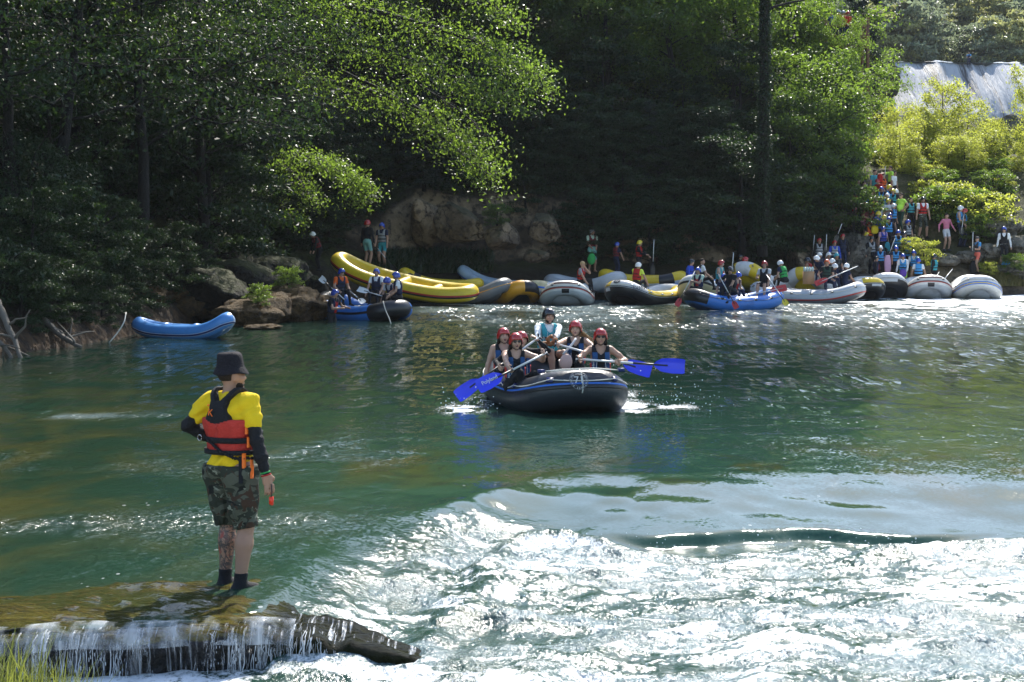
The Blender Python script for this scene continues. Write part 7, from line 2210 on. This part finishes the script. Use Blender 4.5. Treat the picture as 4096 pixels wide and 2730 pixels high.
# crowd on the steps: label, u, v_top, v_foot, face, look
CROWD = [
 ("tall man in neon green shirt pointing, at the top of the steps", 890.4, 165, 204, -80, dict(shirt='neon', pants='black', leg='long', head='bare'), stand((.2, 0), ((-.25, -.45, 1.35), (.25, -.1, .85)), 0, elbow=((-1, 0, 0), (.5, .8, -.3)))),
 ("stout man in neon green shirt and dark trousers, hand on hip, halfway up the steps", 901, 192, 233.5, -60, dict(shirt='neon', pants='dgreen', leg='long', head='bare', glasses=True), stand((.2, 0), HIPS, elbow=OUT, belly=.05)),
 ("bearded bare headed man in black with a teal vest beside the stout neon man", 911, 197, 234, 15, dict(shirt='black', sleeve='long', pants='black', leg='long', vest='teal', head='bare', beard=True), stand()),
 ("man in black helmet, white shirt, red vest and camouflage shorts on a rock", 923.4, 196, 240, 5, dict(shirt='white', pants='camo', leg='knee', vest='red', head='black', beard=True), stand((.2, .15), wide=.16)),
 ("man in a pink hoodie and grey shorts standing in the sun, arms spread", 946.8, 212.4, 251, 20, dict(shirt='pink', sleeve='long', pants='lightgrey', leg='short', head='bare', shoes='dgrey'), stand((.4, .05), ((-.42, -.05, .95), (.42, -.05, .98)))),
 ("man in white helmet, bare arms and blue vest leaning on a paddle at the right", 961.6, 205, 247, 60, dict(shirt='none', pants='navy', leg='long', vest='sky', head='white', sk=2), stand((.1, .2), ((-.2, -.25, .95), (.2, -.3, .95)))),
 ("bearded person with a red helmet just behind the white helmet and blue vest", 966, 208, 247, 80, dict(shirt='black', pants='navy', leg='long', vest='sky', head='red', beard=True), stand((.1, .3))),
 ("man in grey beanie, blue shirt and coral shorts standing with an upright paddle", 977, 235.8, 274, -70, dict(shirt='sky', pants='coral', leg='short', vest='dgrey', head='beanie', sk=0), stand((.1, .1), ((-.12, -.28, 1.22), (.12, -.30, 1.15)), -.03)),
 ("man in blue helmet, white sleeves, black vest and black shorts at the right end", 1004, 225.8, 268.5, -15, dict(shirt='white', sleeve='long', pants='black', leg='knee', vest='black', head='blue', glasses=True, sk=2), stand((-.1, .05))),
 ("woman in yellow helmet and blue vest with a yellow bag on the lower steps", 878.9, 210.3, 254, 140, dict(shirt='none', pants='black', leg='short', vest='blue', head='yellow', sk=2, shoes=None), stand((0, .2), ARMS_FRONT, fem=True)),
 ("person in red helmet, maroon top and pink shorts left of the yellow bag", 867.4, 202, 243, 60, dict(shirt='maroon', pants='pink', leg='short', vest='maroon', head='red'), stand((.1, .2), ARMS_FRONT, .2)),
 ("person in red helmet and black jacket high on the steps", 871.7, 188.5, 228, 10, dict(shirt='black', sleeve='long', pants='black', leg='long', vest='black', head='red'), stand()),
 ("person in blue helmet between the red helmet and the yellow helmets", 878.4, 201.9, 240, -20, dict(shirt='navy', pants='black', leg='long', vest='sky', head='blue'), stand((0, .2))),
 ("person in yellow helmet and pale grey shirt holding a camera in the crowd", 888.5, 198, 238, 10, dict(shirt='lightgrey', pants='black', leg='long', vest=None, head='yellow'), stand((0, .1), ((-.06, -.25, 1.2), (.06, -.25, 1.2)))),
 ("person in white helmet in the middle of the crowd on the steps", 887.2, 192.3, 232, -25, dict(shirt='black', pants='black', leg='long', vest='sky', head='white'), stand()),
 ("person in the uppermost yellow helmet, below the tall pointing man", 889.3, 184.2, 224, 20, dict(shirt='black', pants='black', leg='long', vest='sky', head='yellow'), stand((.3, 0))),
 ("man in blue helmet, sunglasses and sky blue vest coming down the middle of the steps", 889, 216.2, 254, 0, dict(shirt='black', sleeve='long', pants='black', leg='long', vest='sky', head='blue', glasses=True), stand((0, .1))),
 ("person in blue helmet directly behind the man with sunglasses and sky blue vest", 890.3, 212.4, 249, 0, dict(shirt='black', pants='black', leg='long', vest='navy', head='blue'), stand()),
 ("person in blue helmet and orange black sleeves holding a slanting paddle", 898.5, 229.4, 270, -5, dict(shirt='black', sleeve='long', pants='black', leg='long', vest='sky', head='blue', sk=1), stand((0, .3), ((-.3, -.2, .95), (.1, -.3, 1.05)), .1)),
 ("person in blue helmet carrying a pink towel at the foot of the steps", 896, 245.4, 283, -20, dict(shirt='navy', pants='black', leg='long', vest='sky', head='blue', sk=1), stand((0, .3), ((-.15, -.3, .95), (.1, -.3, 1.0)))),
 ("man in blue helmet, white sleeves and neon shorts stepping down to the rafts", 903, 253, 293, -15, dict(shirt='white', sleeve='long', pants='neon', leg='short', vest='sky', head='blue'), stand((0, .3), ((-.3, -.15, .8), (.15, -.3, .9)), .2)),
 ("man in blue helmet, white sleeves and sky blue vest, tallest of three at the rafts", 913.8, 249.7, 289, -20, dict(shirt='white', sleeve='long', pants='tan', leg='short', vest='sky', head='blue'), stand((0, .3), ((-.3, -.2, .8), (.2, -.3, .9)), .15)),
 ("person in blue helmet and white shirt seen from behind between the rafts", 918.3, 257.3, 297, 170, dict(shirt='white', pants='black', leg='short', vest='sky', head='blue'), stand((.1, .1), ((-.35, -.15, .8), (.35, -.15, .8)), .1)),
 ("person in black helmet and teal vest facing away beside the bush", 933.9, 253, 294, -120, dict(shirt='black', sleeve='long', pants='black', leg='long', vest='teal', head='black'), stand((-.4, 0))),
 ("man in black helmet and navy red top sitting behind the big black raft", 876.5, 255.4, 292, 70, dict(shirt='black', sleeve='long', pants='black', leg='long', vest='navy', vest2='red', head='black'), stand((-.3, 0))),
 ("man in a red shirt standing in deep shade left of the steps", 838, 193.5, 232, -20, dict(shirt='red', sleeve='long', pants='navy', leg='long', head='bare', sk=1), stand((0, .1), ARMS_FRONT)),
 ("person in teal top with a red bag high on the steps under the leaves", 875.5, 168.5, 208, 30, dict(shirt='teal', pants='black', leg='short', head='bare', sk=2), stand((0, .2))),
 ("person in a red helmet and red top bending below the pointing man", 876.8, 178.5, 214, -50, dict(shirt='red', pants='black', leg='short', vest='red', head='red'), stand((0, .4), ARMS_FRONT, .35)),
 ("person in red vest half hidden by leaves at the upper left of the steps", 864.5, 180.5, 218, 20, dict(shirt='teal', pants='black', leg='short', vest='red', head='bare'), stand((0, .1))),
 ("person in bare legs holding a red bag at the left edge of the steps", 858.5, 179, 203, 20, dict(shirt='black', pants='black', leg='short', head='bare', sk=2), stand()),
 ("man in a red shirt among the sunlit leaves above the crowd", 913.8, 150.5, 190, -30, dict(shirt='red', pants='black', leg='long', head='bare'), stand((.3, 0))),
 ("person in red helmet and dark vest squeezed behind the woman with the yellow bag", 872.5, 211, 243, 20, dict(shirt='navy', pants='black', leg='long', vest='maroon', head='red', sk=1), stand((0, .1))),
 ("person in blue helmet right behind the black jacket high on the steps", 881.5, 186, 222, -20, dict(shirt='black', pants='black', leg='long', vest='sky', head='blue', sk=1), stand((0, .1))),
 ("bare headed woman in an orange vest beside the pointing man", 883.5, 173, 208, 30, dict(shirt='black', pants='black', leg='short', vest='orange', head='bare', sk=2), stand((0, .2), fem=True)),
 ("person in white helmet looking up behind the stout neon man", 896.5, 188.5, 224, 150, dict(shirt='navy', pants='black', leg='long', vest='navy', head='white'), stand()),
 ("person in black helmet and grey vest low on the steps left of the turquoise bag", 872, 236, 274, 10, dict(shirt='black', sleeve='long', pants='black', leg='long', vest='grey', head='black', sk=1), stand((0, .2))),
 ("person in dark clothes with a red helmet in the shade left of the steps", 855, 207, 243, 40, dict(shirt='black', sleeve='long', pants='black', leg='long', vest='maroon', head='red', sk=1), stand((0, .1))),
 ("person in blue helmet and lilac shirt just above the turquoise bag", 883.8, 226, 262, 20, dict(shirt='lilac', pants='black', leg='long', vest='royal', head='blue', sk=0), stand((0, .2))),
 ("person in blue helmet and black sleeves right of the pink towel", 908.5, 240, 278, -30, dict(shirt='black', sleeve='long', pants='black', leg='long', vest='sky', head='royal', sk=1), stand((0, .2))),
 ("person in yellow helmet and teal vest behind the white helmet on the steps", 893, 188, 226, -20, dict(shirt='black', pants='black', leg='long', vest='teal', head='yellow', sk=2), stand((0, .15))),
 ("person in red helmet and blue vest at the shoulder of the black jacket", 866.5, 192.5, 230, 50, dict(shirt='navy', pants='black', leg='long', vest='sky', head='red', sk=0), stand((0, .15))),
 ("person in white helmet and red vest just above the maroon top", 862.5, 196, 236, 10, dict(shirt='black', pants='black', leg='long', vest='red', head='white', sk=2), stand((0, .15))),
 ("person in blue helmet and orange vest in the thick of the queue on the steps", 875, 195.5, 234, 30, dict(shirt='black', pants='black', leg='long', vest='orange', head='blue', sk=2), stand((0, .15))),
 ("person in white helmet and sky blue vest behind the camera holder", 894.5, 203, 240, 50, dict(shirt='navy', pants='black', leg='long', vest='sky', head='white', sk=0), stand((0, .15))),
 ("person in yellow helmet and navy vest above the lilac shirt", 884.5, 214.5, 252, 50, dict(shirt='black', pants='black', leg='long', vest='navy', head='yellow', sk=0), stand((0, .15))),
 ("person in red helmet and orange vest beside the woman with the yellow bag", 869.5, 221, 256, 30, dict(shirt='black', pants='black', leg='long', vest='orange', head='red', sk=1), stand((0, .15))),
 ("person in black helmet and blue vest behind the slanting paddle", 905, 231, 268, 50, dict(shirt='black', pants='black', leg='long', vest='blue', head='black', sk=0), stand((0, .15))),
 ("person in white helmet low on the steps left of the pink towel", 880.5, 245, 283, -20, dict(shirt='navy', pants='black', leg='long', vest='sky', head='white', sk=2), stand((0, .15))),
 ("person in yellow helmet and sky blue vest low at the left edge of the steps", 867, 231.5, 266, 30, dict(shirt='black', pants='black', leg='long', vest='sky', head='yellow', sk=2), stand((0, .15))),
 ("bare headed man in a white shirt next to the pointing man", 895, 170, 206, 50, dict(shirt='white', pants='black', leg='long', vest=None, head='bare', sk=1), stand((0, .15))),
 ("person in blue helmet and grey vest below the stout neon man", 908.5, 219, 256, 30, dict(shirt='black', pants='black', leg='long', vest='grey', head='blue', sk=2), stand((0, .15))),
]
DEP = {}
for lab, u, vt, vf, face, look, po in CROWD:
    o_, d_ = stander(lab, u, vt, vf, face, po, h=.028, dd=(6 if 'sunlit leaves' in lab else 0), **look)
    DEP[lab] = d_
def dep(s):
    return [v for k_, v in DEP.items() if s in k_][0]
paddle("paddle in the hand of the man with white helmet and blue vest", P(964, 214, dep('bare arms and blue') - .4), P(961, 234, dep('bare arms and blue') - .4), 'black', 'pale', (0, -1, 0), bl=.3, dark_from=.95)
paddle("upright paddle held by the man in the grey beanie", P(973, 232, dep('beanie') - .4), P(972.5, 252, dep('beanie') - .4), 'black', 'pale', (0, -1, 0), bl=.3, dark_from=.95)
paddle("slanting paddle held at the foot of the steps beside the pink towel", P(895, 238.5, dep('slanting paddle') - .4), P(888, 257, dep('slanting paddle') - .6), 'black', 'pale', (0, -1, 0), bl=.3, dark_from=.8)
for (u0, v0, u1, v1, lab) in ((863, 190, 861.8, 223, "long white paddle shaft at the left side of the steps"), (867, 184, 866.5, 212, "second white paddle shaft left of the black jacket"), (882, 210, 880.8, 238, "white paddle shaft beside the yellow helmet and blue vest"),
                              (885.5, 166.5, 884.5, 184, "short white shaft next to the tall pointing man"), (886.8, 213, 886.2, 230, "white shaft held by the person with the camera")):
    d_ = hit(u1, v1 + 8)[1] - .8
    paddle(lab, P(u0, v0, d_), P(u1, v1, d_), 'black', 'pale', (0, -1, 0), bl=.25, dark_from=.95)
def bag(name, label, p, s, col, seed=1, strap=None, cat="bag"):
    t = thing(name, label, cat, tuple(p))
    mb = MB(); W_ = IV3.copy(); W_ = np.sign(W_) * np.abs(W_) ** .7
    mb.add(W_ * s * (1 + .10 * fbm3(IV3 * 2 + seed, 3))[:, None], IF3); mb.build("sack", cloth(col), t)
    mb = MB(); addtube(mb, spline([(-s[0] * .4, 0, s[2] * .8), (0, 0, s[2] * 1.7), (s[0] * .4, 0, s[2] * .8)], 7), .014, 5); mb.build("handle", cloth('black'), t)
bag("dry_bag", "yellow dry bag on the hip of the woman in the yellow helmet", P(874.7, 229.7, dep('yellow bag on') - .35), (.16, .10, .20), 'yellow')
bag("dry_bag", "turquoise bag hanging in front of the steps", P(887, 248, dep('coming down the middle') - .6), (.14, .10, .28), 'teal', 2)
bag("dry_bag", "blue dry bag held by the man in black shorts at the right end", P(1006, 266, dep('right end') - .3), (.20, .13, .24), 'sky', 3)
bag("towel", "pale pink towel held at the foot of the steps", P(887.5, 264.5, dep('pink towel') - .45), (.15, .07, .42), 'lilac', 4, cat="towel")
bag("bag", "red bag held high on the steps by the person in teal", P(880, 178, dep('teal top with') - .4), (.13, .10, .2), 'red', 5)
bag("bag", "red bag at the knees of the person with bare legs", P(855, 198, dep('bare legs') - .3), (.10, .08, .24), 'red', 6)
bag("bag", "purple bundle carried between the rafts by the man in neon shorts", P(903, 273, dep('neon shorts') - .45), (.15, .10, .17), 'purple', 7)
bag("bag", "small black bag on the ground by the man in coral shorts", hit(972, 271) + (0, -.2, .15), (.15, .12, .30), 'black', 8)
for (u0, v0, u1, v1, lab) in ((952.5, 269, 942, 282, "white paddle shaft leaning out of the red striped raft"), (939, 272, 936, 277.5, "short paddle grip showing above the red striped raft")):
    paddle(lab, P(u0, v0, 74.2), P(u1, v1, 73.2), 'black', 'pale', (0, -1, 0), bl=.3, dark_from=.97)

# wooden steps under the crowd
t = thing("stairway", "wooden steps climbing the bank through the crowd", "steps", tuple(hit(880, 275)))
b0 = hit(878, 278)
for i in range(14):
    y = b0[1] + .75 * i * .8
    x = b0[0] + .02 * i
    z = ground(x, y) + .12
    mb = MB(); addbox(mb, np.array((x, y, z)) - np.array(t.location), (1.7, .42, .09)); mb.build("step", mat("weathered_step", (.16, .13, .10), .85, .3, 6), t)

# lookout platform in the trees, and the person in the fall
pb = P(850, 47, 86)
t = thing("lookout_platform", "small wooden lookout platform with a railing high in the trees", "platform", tuple(pb))
WD = mat("brown_timber", (.16, .075, .04), .8, .3, 8)
for q in range(9):
    mb = MB(); addbox(mb, (-1.3 + q * .25, 0, 0), (.23, 1.4, .07)); mb.build("plank", WD, t)
for (x, y) in ((-1.35, -.68), (.75, -.68), (-1.35, .68), (.75, .68)):
    mb = MB(); addbox(mb, (x, y, -1.2), (.14, .14, 5.2)); mb.build("post", WD, t)
for z in (.5, 1.0):
    mb = MB(); addbox(mb, (-.3, -.70, z), (2.3, .06, .10)); mb.build("rail", WD, t)
    mb = MB(); addbox(mb, (.78, 0, z), (.06, 1.4, .10)); mb.build("rail", WD, t)
for i, (u, v, lab, sh, hd) in enumerate(((830.5, 10, "person in blue at the lookout rail, left of four", 'blue', 'bare'), (838.5, 9, "person in red leaning on the lookout rail, second of four", 'red', 'grey'), (843.5, 10, "person in red shirt in the middle of the lookout rail", 'red', 'grey'),
                                         (848.5, 10.5, "person in red at the right end of the lookout rail", 'red', 'red'))):
    seated(lab, u, v, 85.4 - .1 * i, -30 + 15 * i, stand((0, .4), ARMS_FRONT, .35), shirt=sh, sleeve='tee', pants='navy', leg='long', head=hd)
seated("person in blue standing at the crest of the waterfall", 969, 51.5, 189.2, -30, stand((.2, .2), ARMS_FRONT), shirt='sky', pants='navy', leg='long', vest='navy', head='bare')

# drops flung up by the paddles
rg = np.random.RandomState(8)
mb = MB(); I1, F1 = ico(1)
for q in range(170):
    c0 = np.array((2.55, 26.4, .02)) + np.array((.45 * rg.randn(), .25 * rg.randn(), abs(rg.randn()) * .26)) if q < 110 else np.array((-.75, 26.2, .0)) + np.array((.22 * rg.randn(), .2 * rg.randn(), abs(rg.randn()) * .10))
    mb.add(I1 * (.004 + .008 * rg.rand()) + c0, F1)
for q in range(900):
    x_ = rg.uniform(-1.2, 6.5); y_ = rg.uniform(10.8, 16.4) 
    if y_ < 12.2 and x_ < -.4: continue
    mb.add(I1 * (.003 + .006 * rg.rand() ** 2) + (x_, y_, -.22 + abs(rg.randn()) * .06), F1)
kind(mb.build("water_spray", mat("water_drops", (.75, .8, .82), .05, .02)), 'stuff')
# ---------------------------------------------------------------- the hazy air of the gorge
mb = MB()
addbox(mb, (120, 250, 91), (640, 800, 190))
hz = mb.build("haze", [], smooth=False)
kind(hz, 'stuff')
m = bpy.data.materials.new("haze")
m.use_nodes = True
t_ = m.node_tree
for n_ in list(t_.nodes):
    if n_.type == 'BSDF_PRINCIPLED': t_.nodes.remove(n_)
vol = t_.nodes.new("ShaderNodeVolumePrincipled")
vol.inputs['Color'].default_value = (.93, .96, 1, 1)
vol.inputs['Density'].default_value = .00013
vol.inputs['Anisotropy'].default_value = 0.0
t_.links.new(vol.outputs[0], t_.nodes["Material Output"].inputs['Volume'])
hz.data.materials.append(m)
